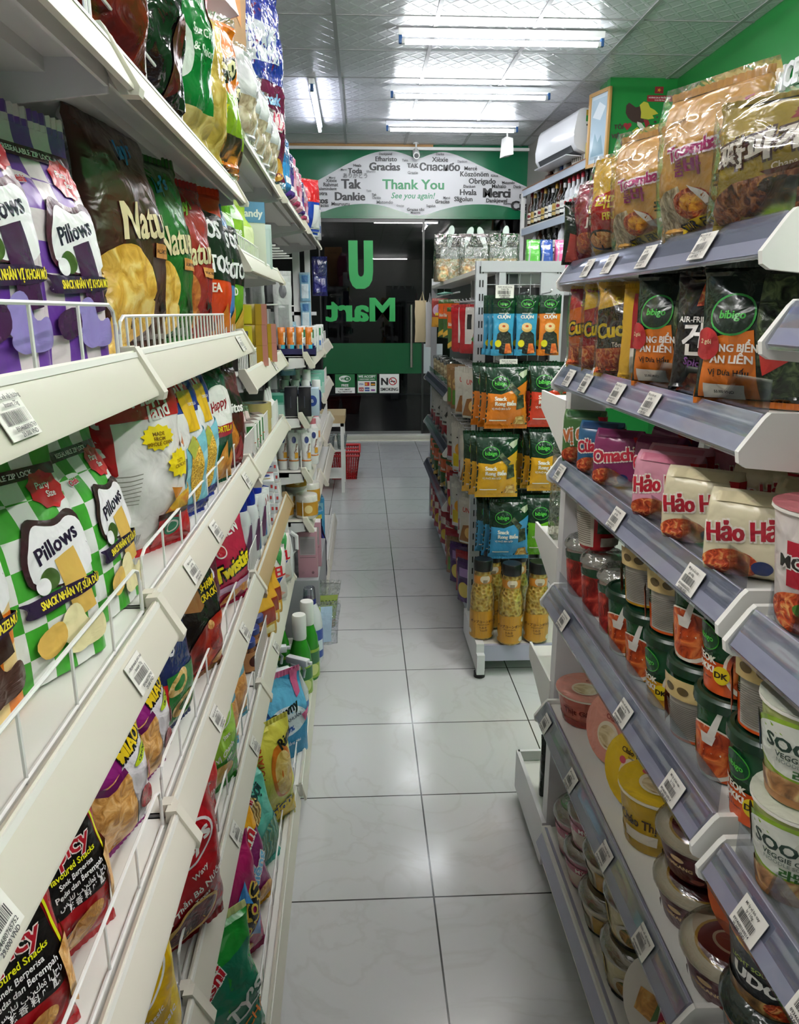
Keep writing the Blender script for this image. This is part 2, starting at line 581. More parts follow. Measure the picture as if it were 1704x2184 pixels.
sbox('wall_back', -2.6, -9.1, 0, 2.6, -9, CEIL, solid('#c9ccc8', .5))
sbox('wall_right', 2.34, -9, 0, 2.44, 6.04, CEIL, GREEN)
sbox('wall_column', 1.84, 6.04, 0, 2.44, 6.3, CEIL, GREEN)
m = M(); DK = solid('#8b8780', .5)
m.prism([(1.95, 0), (2.05, 0), (2.05, CEIL), (1.95, CEIL)], 0, 2.2, DK)
o = struct(m.build('wall_side')); o.rotation_euler = (0, 0, R(6)); o.location = (0, 6.3, 0)
for v in o.data.vertices: v.co.x -= .0
# far wall: green panels round the glass
m = M()
m.box(-2.6, 8.4, 2.306, 2.6, 8.5, CEIL, BGREEN)
m.box(-2.6, 8.4, 0, -1.3, 8.5, 2.306, solid('#0d5f38', .25))
struct(m.build('wall_far'))
m = M(); m.box(-2.6, 8.36, 2.962, 2.2, 8.4, 2.99, WHITE); m.box(-2.6, 8.37, 2.99, .75, 8.4, CEIL - .002, solid('#b98f5a', .6)); struct(m.build('trim_2'))
m = M(); m.box(-.46, 8.1, 0, 2.2, 8.4, .012, solid('#d8d6c4', .3)); m.box(-.46, 8.38, 0, 2.2, 8.42, .03, solid('#b9bab8', .3)); struct(m.build('trim_3'))
m = M(); m.add([(-4, 8.42, -.02), (5, 8.42, -.02), (5, 13, -.02), (-4, 13, -.02)], [(0, 1, 2, 3)], solid('#3a3a36', .3)); struct(m.build('floor_outside'))
sbox('wall_outside', -4, 13, 0, 5, 13.1, 4, solid('#17171a', .6))
# glass front
def glassmat():
    m = bpy.data.materials.new('shop_glass'); m.use_nodes = True
    nt = m.node_tree; nt.nodes.clear()
    out = nt.nodes.new('ShaderNodeOutputMaterial'); mix = nt.nodes.new('ShaderNodeMixShader')
    tr = nt.nodes.new('ShaderNodeBsdfTransparent'); tr.inputs[0].default_value = (.55, .55, .57, 1)
    gl = nt.nodes.new('ShaderNodeBsdfGlossy'); gl.inputs['Roughness'].default_value = .0; gl.inputs[0].default_value = (.8, .8, .8, 1)
    fr = nt.nodes.new('ShaderNodeFresnel'); fr.inputs[0].default_value = 1.5
    nt.links.new(fr.outputs[0], mix.inputs[0]); nt.links.new(tr.outputs[0], mix.inputs[1]); nt.links.new(gl.outputs[0], mix.inputs[2])
    nt.links.new(mix.outputs[0], out.inputs[0]); return m
GL = glassmat()
door = struct(root('door_1', (0, 8.42, 0)))
m = M(); m.box(-.433, -.006, .03, .65, .006, 2.295, GL); m.build('glass_pane', door)
m = M(); m.box(-.433, -.012, .70, .65, -.006, 1.028, solid('#04522b', .25)); m.build('green_band', door)
m = M(); m.tube([(.535, -.06, .77), (.535, -.06, 1.433)], .014, solid('#b8b4ac', .25, .9), 10)
for z in (.85, 1.35): m.tube([(.535, -.06, z), (.535, -.006, z)], .008, solid('#b8b4ac', .25, .9))
m.build('pull_handle', door)
m = M(); UG = solid('#16a550', .4)
F = flatF(1.083, 2.3)
m.art(F, 1.083, 2.3, [('p', [(.275, .685 + .21), (.275, .76), (.285, .72), (.31, .695), (.345, .682), (.43, .682), (.475, .695), (.505, .72), (.515, .76), (.515, .895), (.425, .895), (.425, .76), (.42, .745), (.405, .737), (.385, .737), (.37, .745), (.365, .76), (.365, .895)], UG),
                      ('t', 'Mart', .385, .591, .108, UG, {'wx': -1.12, 'b': .045})], edge=3)
m.build('lettering', door, (.108, -.008, .03))
m = M(); m.box(-.433, -.01, 2.27, .65, .01, 2.306, solid('#2a2c2c', .3)); m.box(-.433, -.01, .03, .65, .01, .06, solid('#6a6c6c', .3)); m.build('door_rail', door)
w1 = struct(root('window_1', (0, 8.42, 0)))
m = M(); m.box(.655, -.006, .03, 2.2, .006, 2.3, GL); m.build('glass_pane', w1)
m = M(); m.box(-1.3, -.006, .03, -.45, .006, 2.3, GL); m.build('glass_pane', w1)
m = M(); m.box(-.45, -.02, .03, -.435, .02, 2.306, solid('#1d1f1f', .3)); m.box(.65, -.02, .03, .672, .02, 2.306, solid('#1d1f1f', .3)); m.box(.672, -.014, .70, .88, -.006, 1.02, solid('#a9b2b4', .4)); m.build('window_frame', w1)

# stickers on the door glass
def sticker(name, x0, label, base, ops, w=.217, h=.208):
    m = M(); m.box(-w / 2, 0, 0, w / 2, .0015, h, base); m.art(flatF(w, h), w, h, ops, edge=3)
    return tag(m.build(name, None, (x0 + w / 2, 8.404, .487)), label, 'sticker')
GS = solid('#0d6b36', .5); WS = solid('#e9e9e6', .5); KS = solid('#151515', .5); RS = solid('#b3202a', .5); BS = solid('#1d3f8f', .5); YS = solid('#e0a020', .5)
sticker('wifi_sticker', -.306, 'green and white free wifi sticker at the foot of the glass door', GS,
        [('r', 0, 0, 1, .3, WS), ('e', .5, .76, .3, .17, WS), ('t', 'Wi', .38, .76, .13, GS, {'b': .04}), ('e', .62, .76, .15, .11, GS), ('t', 'Fi', .62, .76, .11, WS, {'b': .04}),
         ('t', 'FREE', .5, .42, .13, WS, {'b': .04}), ('t', 'Wifi: UMART', .5, .2, .075, KS), ('t', 'Pass: 0987971547', .5, .08, .075, KS, {'maxw': .9})])
sticker('card_sticker', -.062, 'green sticker listing accepted payment cards on the glass door', GS,
        [('t', 'WE ACCEPT', .5, .88, .12, WS, {'b': .04, 'maxw': .92}), ('t', 'CREDIT/DEBIT CARDS', .5, .73, .06, WS, {'maxw': .9}), ('r', .03, .03, .97, .64, WS)] +
        [('r', .08 + .3 * i, .38 - .28 * j, .32 + .3 * i, .58 - .28 * j, c) for (i, j, c) in ((0, 0, WS), (1, 0, RS), (2, 0, KS), (0, 1, RS), (1, 1, BS), (2, 1, WS))] +
        [('t', 'VISA', .2, .48, .09, BS, {'b': .03}), ('e', .46, .48, .06, .07, YS), ('t', 'JCB', .2, .2, .09, WS, {'b': .03}), ('t', 'AMEX', .5, .2, .07, WS), ('r', .70, .12, .9, .2, solid('#7a2a8a')), ('r', .7, .42, .9, .5, YS)])
sticker('no_smoking_sticker', .184, 'white no smoking sticker at the foot of the glass door', WS,
        [('r', .02, .02, .98, .03, KS), ('t', 'N', .26, .62, .38, KS, {'b': .05}), ('e', .68, .62, .21, .21, RS), ('e', .68, .62, .16, .16, WS), ('r', .56, .58, .8, .64, KS), ('p', [(.55, .73), (.58, .76), (.81, .51), (.78, .48)], RS),
         ('t', 'SMOKING', .5, .2, .17, KS, {'b': .035, 'maxw': .9})])

# thank-you banner
bw, bh = 2.9, .64
def bx(cx): return (-.437 + (550 + cx / 2.434 - 680) * .00488 + .7) / bw
def bz(cy): return (2.957 - (280 + cy / 2.434 - 325) * .004646 - 2.32) / bh
m = M(); SILV = solid('#cfcfd2', .3); INK = solid('#1b1b1d', .4); GRY = solid('#6d6e70', .4)
m.box(0, 0, 0, bw, .006, bh, BGREEN)
out = [(160, 330), (300, 270), (480, 168), (600, 118), (690, 107), (760, 122), (830, 152), (900, 122), (965, 110), (1040, 128), (1200, 200), (1370, 270), (1460, 310), (1460, 455), (1370, 402), (1250, 376), (1100, 374), (980, 396), (850, 440), (760, 420), (640, 380), (520, 375), (400, 395), (320, 428), (200, 400)]
ops = [('b', [(bx(x), bz(y)) for x, y in out], SILV)]
S5 = 1 / 2.434 * .004646 / bh
for t, x, y, hp, c, o in [
    ('Thank You', 808, 275, 50, solid('#1f8a50', .4), {'b': .03, 'wx': 1.1}), ('See you again!', 808, 332, 30, solid('#3a8f66', .4), {'sl': .25}),
    ('Gracias', 660, 187, 40, INK, {'b': .05}), ('Спасибо', 945, 187, 38, INK, {'b': .05}), ('Tak', 487, 275, 48, INK, {'b': .05}), ('Dankie', 480, 338, 42, INK, {'b': .05}),
    ('Merci', 1245, 315, 48, INK, {'b': .06}), ('Hvala', 1095, 313, 30, INK, {'b': .04}), ('Obrigado', 1167, 256, 28, INK, {'b': .04}), ('Köszönöm', 1125, 221, 26, INK, {'b': .03}),
    ('Efharisto', 668, 150, 24, INK, {'b': .03}), ('Xièxie', 945, 150, 24, INK, {'b': .03}), ('Toda', 508, 210, 26, INK, {'b': .04}), ('Sagolun', 1070, 348, 24, INK, {'b': .03}),
    ('Mauruuru', 430, 377, 18, INK, {'b': .02}), ('Rahmat', 382, 280, 19, INK, {'b': .02}), ('Faleminderit', 362, 301, 15, INK, {}), ('Xièxie', 385, 260, 16, INK, {}), ('aotra', 335, 324, 20, INK, {'b': .03}),
    ('tos', 338, 360, 32, INK, {'b': .05}), ('Gracias', 335, 385, 17, INK, {}), ('Matondo', 660, 367, 18, GRY, {}), ('Mahalo', 1255, 282, 20, INK, {'b': .02}), ('Mercé', 1105, 193, 20, INK, {}),
    ('Dankjewel', 1245, 355, 20, INK, {'b': .03}), ('Dankon', 1100, 284, 15, INK, {}), ('Gracias', 960, 362, 19, INK, {'b': .02}), ('Grazie', 805, 217, 15, GRY, {}), ('TAK', 805, 182, 22, INK, {'b': .03}),
    ('ありがとう', 508, 236, 20, GRY, {}), ('Hvala', 520, 184, 14, INK, {}), ('Dankjewel', 665, 126, 12, INK, {}), ('Danke', 945, 124, 12, INK, {}), ('Merci', 390, 246, 11, INK, {}), ('Grazas tibi', 820, 404, 16, INK, {}),
    ('Misaotra', 820, 420, 11, INK, {}), ('Kiitos', 1230, 229, 12, INK, {}), ('Matondo', 1303, 264, 14, INK, {}), ('Rahmat', 1305, 371, 12, INK, {}), ('Crazie', 1405, 380, 48, INK, {'b': .06}), ('Dankie', 1405, 333, 22, INK, {'b': .03}),
    ('Kiitos', 1395, 408, 14, INK, {}), ('Tak', 1415, 424, 18, INK, {'b': .02}), ('Takk', 765, 157, 12, INK, {}), ('Merci', 450, 206, 10, INK, {}), ('Tak', 605, 330, 12, INK, {}), ('Dankie', 618, 345, 12, GRY, {}), ('Takk', 578, 311, 10, GRY, {}),
    ('Efharisto', 590, 214, 10, GRY, {}), ('Dankon', 1060, 160, 12, GRY, {}), ('Gracias', 740, 385, 10, GRY, {}), ('Sagolun', 900, 385, 12, INK, {}), ('Merci', 982, 343, 12, INK, {}), ('Matur', 1050, 340, 9, GRY, {}), ('Dank', 1350, 285, 14, INK, {})]:
    ops.append(('t', t, bx(x), bz(y), hp * S5, c, o))
m.art(lambda u, v: (u * bw, 0, v * bh), bw, bh, ops, edge=3, step=.0004)
tag(m.build('thank_you_banner', None, (-.7, 8.393, 2.32)), 'wide green banner saying thank you in many languages above the glass door', 'banner')

# fluorescent lamps
TUBE = glow('#f6faff', TUBE_POWER * .6)
def lamp(x0, y0, x1, y1, label, group=None, mat=TUBE):
    L = math.hypot(x1 - x0, y1 - y0)
    r = root('fluorescent_lamp', ((x0 + x1) / 2, (y0 + y1) / 2, CEIL), math.degrees(math.atan2(y1 - y0, x1 - x0)))
    m = M(); m.box(-L / 2, -.022, -.045, L / 2, .022, -.008, solid('#e8e8ea', .4), .004); m.build('batten', r)
    m = M(); n = 10
    rows = [[(x, .014 * math.cos(2 * PI * k / n), -.078 + .014 * math.sin(2 * PI * k / n)) for k in range(n)] for x in (-L / 2 + .04, L / 2 - .04)]
    m.ring(rows, mat, True, True); m.build('light_tube', r)
    for s in (-1, 1):
        m = M(); a, b = sorted((s * (L / 2 - .002), s * (L / 2 - .022))); m.box(a, -.012, -.09, b, .012, -.045, solid('#1e4f86', .4), .003)
        a, b = sorted((s * (L / 2 - .02), s * (L / 2 - .042)))
        m.box(a, -.014, -.092, b, .014, -.064, solid('#c8c8c8', .3), .003); m.build('lamp_holder', r)
    return tag(r, label, 'lamp', group)
lamp(.235, 7.38, 1.43, 7.38, 'white fluorescent tube across the ceiling closest to the banner')
lamp(.235, 6.3, 1.46, 6.3, 'white fluorescent tube across the ceiling in the middle of the row of three')
lamp(.24, 5.11, 1.5, 5.11, 'long white fluorescent tube across the ceiling, largest of the row of three')
lamp(-.347, 6.13, -.359, 7.5, 'lone fluorescent tube running lengthwise above the white shelves', None, glow('#e8ecff', TUBE_POWER * .55))
NT = glow('#fbf8f4', TUBE_POWER * 2.3)  # boosted over the visible tubes to brighten the near shelves
for y in (3.4, 2.2, -7.6):  # nearer two added to light the near shelves; rear one matches the door reflection
    lamp(.2, y, 1.45, y, 'unseen ceiling fluorescent tube over the aisle', 'tubes over the near aisle', NT)
for x, y in ((-1.0, .9), (-1.0, -.6), (1.25, 1.3), (1.8, .1), (1.8, -1.2), (-1.0, 2.6)):  # added fill tubes, placed so the door glass barely mirrors them
    lamp(x, y - .63, x, y + .63, 'added lengthwise ceiling tube, unseen, above the shelf tops', 'added lengthwise tubes above the shelf tops', NT)

# cameras
def camera_body(loc, rz, label, hood):
    r = root('security_camera', loc, rz)
    m = M(); m.lathe([(.03, -.012), (.03, 0)], WHITE, 16); m.tube([(0, 0, 0), (0, 0, -.05), (0, -.01, -.07)], .009, WHITE, 8); m.build('mount', r)
    m = M()
    if hood: m.prism([(-.045, -.24), (.045, -.22), (.035, -.08), (-.03, -.07)], -.06, .06, WHITE)
    else:
        rows = []
        for (y, q) in ((.06, .03), (.05, .034), (-.055, .036), (-.06, .031)):
            rows.append([(q * math.cos(2 * PI * k / 16), y, -.1 + y * .5 + q * math.sin(2 * PI * k / 16)) for k in range(16)])
        m.ring(list(reversed(rows)), WHITE)
    m.build('housing', r)
    if not hood:
        m = M(); m.ring([[(q * math.cos(2 * PI * k / 16), y, -.132 + q * math.sin(2 * PI * k / 16)) for k in range(16)] for y, q in ((-.058, .024), (-.066, .02))], BLACK); m.build('lens', r)
    return tag(r, label, 'camera')
camera_body((.57, 8.3, CEIL), 0, 'white bullet camera hanging in front of the thank-you banner', False)
camera_body((1.39, 7.7, CEIL), 12, 'white angled camera hanging from the ceiling beside the air conditioner', True)

# air conditioner
r = root('air_conditioner', (1.72, 6.92, 2.60), 8)
ACW = solid('#e6e7ea', .18)
prof = [(.2, 0), (.2, .33), (.0, .325), (-.03, .315), (-.05, .28), (-.075, .14), (-.07, .07), (-.04, .025), (.06, -.01)]
m = M(); m.prism(prof, -.43, .43, ACW); m.build('housing', r, smooth=50)
m = M(); m.prism([(-.066, .062), (-.04, .022), (.05, -.012), (.05, -.016), (-.046, .016), (-.07, .06)], -.36, .36, solid('#3a3c3f', .5)); m.build('air_outlet', r)
m = M(); m.prism([(-.105, -.005), (-.1, -.012), (.035, -.018), (.035, -.012)], -.36, .36, ACW); m.build('louver', r)
m = M(); m.art(lambda u, v: (-.055 - .02 * (1 - v) + .018 * 0, -.36 + .1 * u, .26 - .1 * (1 - v)), .1, .1, [('r', 0, 0, 1, 1, WS)], edge=3)
m2 = M(); m2.art(lambda u, v: (.02 + .1 * u, -.431, .19 + .12 * v), .1, .12, [('r', 0, 0, 1, 1, solid('#3d9a45')), ('r', 0, .66, 1, 1, solid('#c9a23a')), ('r', 0, 0, 1, .3, WS), ('r', .05, .04, .95, .14, solid('#444444'))], edge=3); m2.build('energy_label', r)
m = M(); m.tube([(.12, -.45, .1), (.16, -.5, .12), (.2, -.52, .3), (.2, -.45, .38)], .006, solid('#8a8a8a'), 6); m.build('pipe', r)
tag(r, 'white wall air conditioner with green energy label above the bottle shelf', 'air conditioner')

# bottle shelf on the side wall
sh = root('bottle_shelf', (1.80, 6.2, 0), 6)
LBL = solid('#b9c3d0', .35)
for z, nm in ((2.535, 'top_board'), (2.17, 'lower_board')):
    m = M(); m.box(0, 0, z - .07, .012, 1.8, z - .008, LBL); m.box(0, 0, z - .012, .19, 1.8, z, solid('#8a5c3a', .5) if nm[0] == 't' else WHITE); m.build(nm, sh)
m = M(); m.box(-.005, 1.78, 0, .03, 1.815, 2.5, WHITE); m.box(.16, 1.78, 0, .19, 1.815, 2.5, WHITE); m.build('upright', sh)
m = M()
for z in (1.55, 1.86): m.box(0, 0, z - .05, .19, 1.8, z, WHITE)
m.build('low_board', sh)
m = M(); m.box(.192, 0, 1.3, .2, 1.8, 2.5, solid('#5c5247', .6)); m.build('back_panel', sh)
tag(sh, 'white wall shelf with a wooden top holding a row of dark liquor bottles', 'shelf')
def bottle(glass, label_h, cap, tall=1.):
    r = root('liquor_bottle')
    m = M(); p = [(.034, 0), (.037, .01), (.037, .16), (.03, .19), (.014, .215), (.013, .26)]
    m.lathe([(a, z * tall) for a, z in p], solid(glass, .12), 14)
    m.art(lathF([(.0372, .03), (.0372, .13)], 200), .12, .1, [('r', 0, 0, 1, 1, solid(label_h, .5)), ('r', .2, .3, .8, .4, KS), ('e', .5, .68, .16, .14, solid(cap, .5))]); m.build('bottle', r)
    m = M(); m.lathe([(.015, .255 * tall), (.015, .295 * tall), (.013, .298 * tall)], solid(cap, .35), 12); m.build('cap', r)
    return Kind(r)
BK = [bottle('#161210', '#d8d2c0', '#20201e'), bottle('#c9ccd0', '#dedede', '#b33040'), bottle('#20241a', '#b9a060', '#b08a30'), bottle('#3a2010', '#c9c3b0', '#7a1420', 1.08), bottle('#0f0f10', '#e2e2dc', '#c9c9c9', .92)]
def on_shelf(ox, oy, z):
    v = Matrix.Rotation(R(6), 4, 'Z') @ Vector((ox, oy, 0)); return (1.80 + v.x, 6.2 + v.y, z)
seqb = [0, 0, 1, 1, 1, 1, 4, 3, 2, 4, 0, 2, 3, 0, 2, 3]
desc = {0: 'dark liquor bottle with a cream label', 1: 'clear spirit bottle with a red cap', 2: 'green glass liquor bottle with a gold label', 3: 'brown liquor bottle with a dark red cap', 4: 'black liquor bottle with a pale cap'}
for i, k in enumerate(seqb):
    BK[k].put(on_shelf(.06, .16 + .1 * i, 2.17), -70 + (i * 37) % 30, f'{desc[k]}, {ORD[i]} along the shelf under the air conditioner', 'bottle', 'bottles on the wall shelf')
for i in range(8):
    BK[(i * 3) % 5].put(on_shelf(.07, .5 + .15 * i, 1.86), -60, f'{desc[(i*3)%5]}, {ORD[i]} along the lowest bottle row', 'bottle', 'bottles on the low wall shelf')
# ornaments on the top board
WOOD = solid('#4a2a1a', .45)
r = root('carved_bust', on_shelf(.05, 1.12, 2.535), -40)
m = M(); m.lathe([(.05, 0), (.05, .02), (.028, .03), (.022, .055)], WOOD, 14); m.build('plinth', r)
m = M(); m.lathe([(.018, .045), (.024, .062), (.036, .08), (.04, .105), (.036, .13), (.02, .15), (.006, .157)], WOOD, 16); m.box(-.007, -.049, .09, .007, -.03, .112, WOOD, .003); m.box(-.013, -.042, .072, .013, -.03, .08, WOOD, .002)
for s in (-1, 1): m.box(s * .038 - .004, -.008, .085, s * .038 + .004, .008, .12, WOOD, .002)
m.build('head', r)
tag(r, 'small dark carved wooden head on the wooden board under the air conditioner', 'ornament')
r = root('model_building', on_shelf(.06, .42, 2.535), -70); CW = solid('#cfcbc4', .6)
m = M(); m.box(-.09, -.03, 0, .09, .03, .09, CW); m.box(-.03, -.035, .09, .03, .03, .13, CW); m.lathe([(.018, .13), (.018, .15), (.012, .17), (.003, .2)], CW, 10)
m.box(-.09, -.03, .09, -.06, .0, .12, CW); m.box(.06, -.03, .09, .09, 0, .12, CW)
for i in range(6): m.box(-.08 + .027 * i, -.032, .02, -.066 + .027 * i, -.029, .07, solid('#6a655e'))
m.build('facade', r)
tag(r, 'pale model of a colonial building on the wooden top board', 'ornament')
r = root('red_pennant', on_shelf(.05, .2, 2.535), -60)
m = M(); m.lathe([(.022, 0), (.022, .01), (.003, .012)], solid('#c9a23a'), 12); m.tube([(0, 0, .01), (0, 0, .3)], .003, solid('#c9a23a')); m.build('stand', r)
m = M(); m.prism([(0, .29), (.06, .16), (.045, .03), (0, .06)], -.004, .004, solid('#c0182a', .5)); m.build('flag', r)
m = M(); m.box(-.035, -.025, 0, -.02, .025, .12, solid('#c9b030', .4)); m.build('fringe', r)
tag(r, 'red triangular flag on a small stand next to the model building', 'flag')
for i, (y, c, w, h, lab) in enumerate(((.72, '#b9bcc2', .05, .13, 'grey'), (.82, '#2c4a86', .04, .16, 'blue'), (.93, '#c9c9c2', .06, .11, 'cream'))):
    Kb = box_thing('gift_box', w, .08, h, solid(c, .4), [('r', .1, .1, .9, .9, solid(c, .3)), ('r', .2, .6, .8, .75, WS)])
    Kb.put(on_shelf(.07, y, 2.535), -80, f'{lab} upright box on the wooden top board below the air conditioner', 'box')
# framed picture and map on the column
r = root('framed_picture', (1.795, 6.12, 2.43), -72)
WF = solid('#c79a5c', .4); w, h = .26, .52
m = M()
for a in ((-w / 2, 0, -w / 2 + .025, h), (w / 2 - .025, 0, w / 2, h)): m.box(a[0], -.012, a[1], a[2], .012, a[3], WF, .003)
for z in (0, h - .025): m.box(-w / 2 + .025, -.012, z, w / 2 - .025, .012, z + .025, WF)
m.build('frame', r)
m = M(); m.box(-w / 2 + .02, -.002, .02, w / 2 - .02, .008, h - .02, solid('#c3d3de', .1)); m.art(lambda u, v: ((u - .5) * .2, -.002, .03 + v * .46), .2, .46, [('r', .05, .05, .95, .95, solid('#a9bfce', .15)), ('p', [(.1, .1), (.9, .1), (.7, .4), (.5, .3), (.3, .45)], solid('#7f9fae', .15)), ('p', [(.1, .7), (.6, .62), (.9, .8), (.5, .9)], solid('#d9e3ea', .15))], edge=3); m.build('print', r)
tag(r, 'pale blue picture in a light wooden frame on the corner of the green column', 'picture')
m = M(); BRN = solid('#3a2420', .5); YEL = solid('#b9b43a', .5); RED = solid('#8e1f2a', .5)
ops = [('p', [(.30, .93), (.36, .98), (.5, .9), (.6, .92), (.62, .8), (.72, .66), (.6, .62), (.45, .66), (.36, .72), (.30, .8)], BRN),
       ('p', [(.58, .94), (.66, 1), (.75, .98), (.8, .9), (.9, .86), (.98, .8), (.86, .77), (.9, .72), (.78, .7), (.62, .72), (.62, .82)], YEL),
       ('p', [(.68, .7), (.78, .69), (.82, .62), (.74, .56)], RED), ('p', [(.55, .66), (.64, .64), (.72, .56), (.68, .5), (.56, .6)], solid('#c9cdbf')),
       ('p', [(.46, .5), (.56, .57), (.66, .5), (.66, .44), (.72, .36), (.66, .33), (.58, .42), (.5, .44)], YEL), ('p', [(.66, .33), (.72, .36), (.8, .22), (.78, .18), (.7, .26)], solid('#b9c0ae')),
       ('e', .93, .66, .03, .02, BRN), ('e', .9, .58, .02, .013, BRN), ('e', .84, .6, .025, .015, BRN), ('e', .96, .74, .02, .013, BRN),
       ('t', 'TÔI', .17, .57, .075, BRN, {'b': .05}), ('t', 'VIỆT', .15, .41, .075, BRN, {'b': .05}), ('t', 'NAM', .37, .29, .08, BRN, {'b': .07}),
       ('e', .31, .6, .045, .035, RED), ('e', .39, .6, .045, .035, RED), ('p', [(.265, .59), (.435, .59), (.35, .51)], RED)]
m.art(flatF(.36, .4), .36, .4, ops, edge=3)
tag(m.build('map_decal', None, (2.04, 6.039, 2.46)), 'yellow and brown country map decal with lettering and a heart on the green column', 'decal')
m = M(); ops = [('r', .28, .55, .62, 1, RED), ('s', .45, .77, .09, .15, 5, .4, YS), ('r', 0, 0, 1, .42, RED), ('t', 'HOÀNG SA & TRƯỜNG SA', .5, .27, .1, WS, {'maxw': .92}), ('t', 'là của Việt Nam', .5, .11, .08, WS, {'maxw': .5})]
m.art(flatF(.19, .1), .19, .1, ops, edge=3)
tag(m.build('flag_decal', None, (2.215, 6.039, 2.86)), 'small red flag decal with gold star and caption high on the green column', 'decal')
# raised letters on the right wall
r = root('wall_lettering', (2.335, 5.16, 2.54), -90)
for txt, x0 in (('THE', -.17), ('BEST', .16), ('PRICE', .53)):
    c = bpy.data.curves.new('word', 'FONT'); c.body = txt; c.size = .17; c.extrude = .012; c.offset = .004; c.shear = .12; c.resolution_u = 2; c.space_character = .92
    o = bpy.data.objects.new('word', c); COL.objects.link(o)
    me = bpy.data.meshes.new_from_object(o.evaluated_get(bpy.context.evaluated_depsgraph_get())); bpy.data.objects.remove(o)
    me.materials.clear(); me.materials.append(solid('#e6e6e8', .3))
    k = bpy.data.objects.new('word', me); COL.objects.link(k); k.parent = r; k.rotation_euler = (PI / 2, 0, 0); k.location = (x0, -.012, 0); k.scale = (.78, 1, 1)
tag(r, 'raised white letters reading the best price high on the green wall', 'lettering')
# ---------------------------------------------------------------- shop shelving
CREAM = solid('#d3cfc2', .38)
SHELFW = solid('#dcdcd6', .4)
TAN = solid('#b39a74', .45)
LAV = solid('#a5a6b8', .25)
PLATE = solid('#d6d6d8', .4)
PANEL = solid('#33312f', .6)
WIRE = solid('#e6e6e4', .3)
PW = solid('#e2e0da', .5); PK = solid('#3c3c3e', .6)
ACR = clear('#f4f6fa', 0, .06, .05)
def tag_mesh(seed, w=.045, h=.034):
    rr = random.Random(seed); m = M()
    m.box(-w / 2, -.0006, -h / 2, w / 2, 0, h / 2, PW)
    ops = []; x = .12
    while x < .82:
        q = rr.choice((.008, .014, .022)); ops.append(('r', x, .3, x + q, .58, PK)); x += q + rr.choice((.012, .02))
    ops += [('t', rr.choice(('Snack khoai tây vị', 'Bánh snack phô mai', 'Mì ly vị bò cay', 'Nước xả vải hương')), .5, .86, .1, PK, {'maxw': .85}), ('t', rr.choice(('gói 60g', 'ly 110g', 'Instant 75g')), .5, .7, .1, PK),
            ('t', '8934680%06d' % rr.randrange(999999), .5, .2, .1, PK, {'maxw': .75}), ('t', rr.choice(('12.000 VND', '8.500 VND', '29.000 VND', '35.000 VND')), .5, .07, .1, PK, {'b': .03, 'maxw': .7})]
    m.art(lambda u, v: ((u - .5) * w, -.0006, (v - .5) * h), w, h, ops, off=.0003, step=.0001, edge=3)
    return m
TAGS = [None] * 4
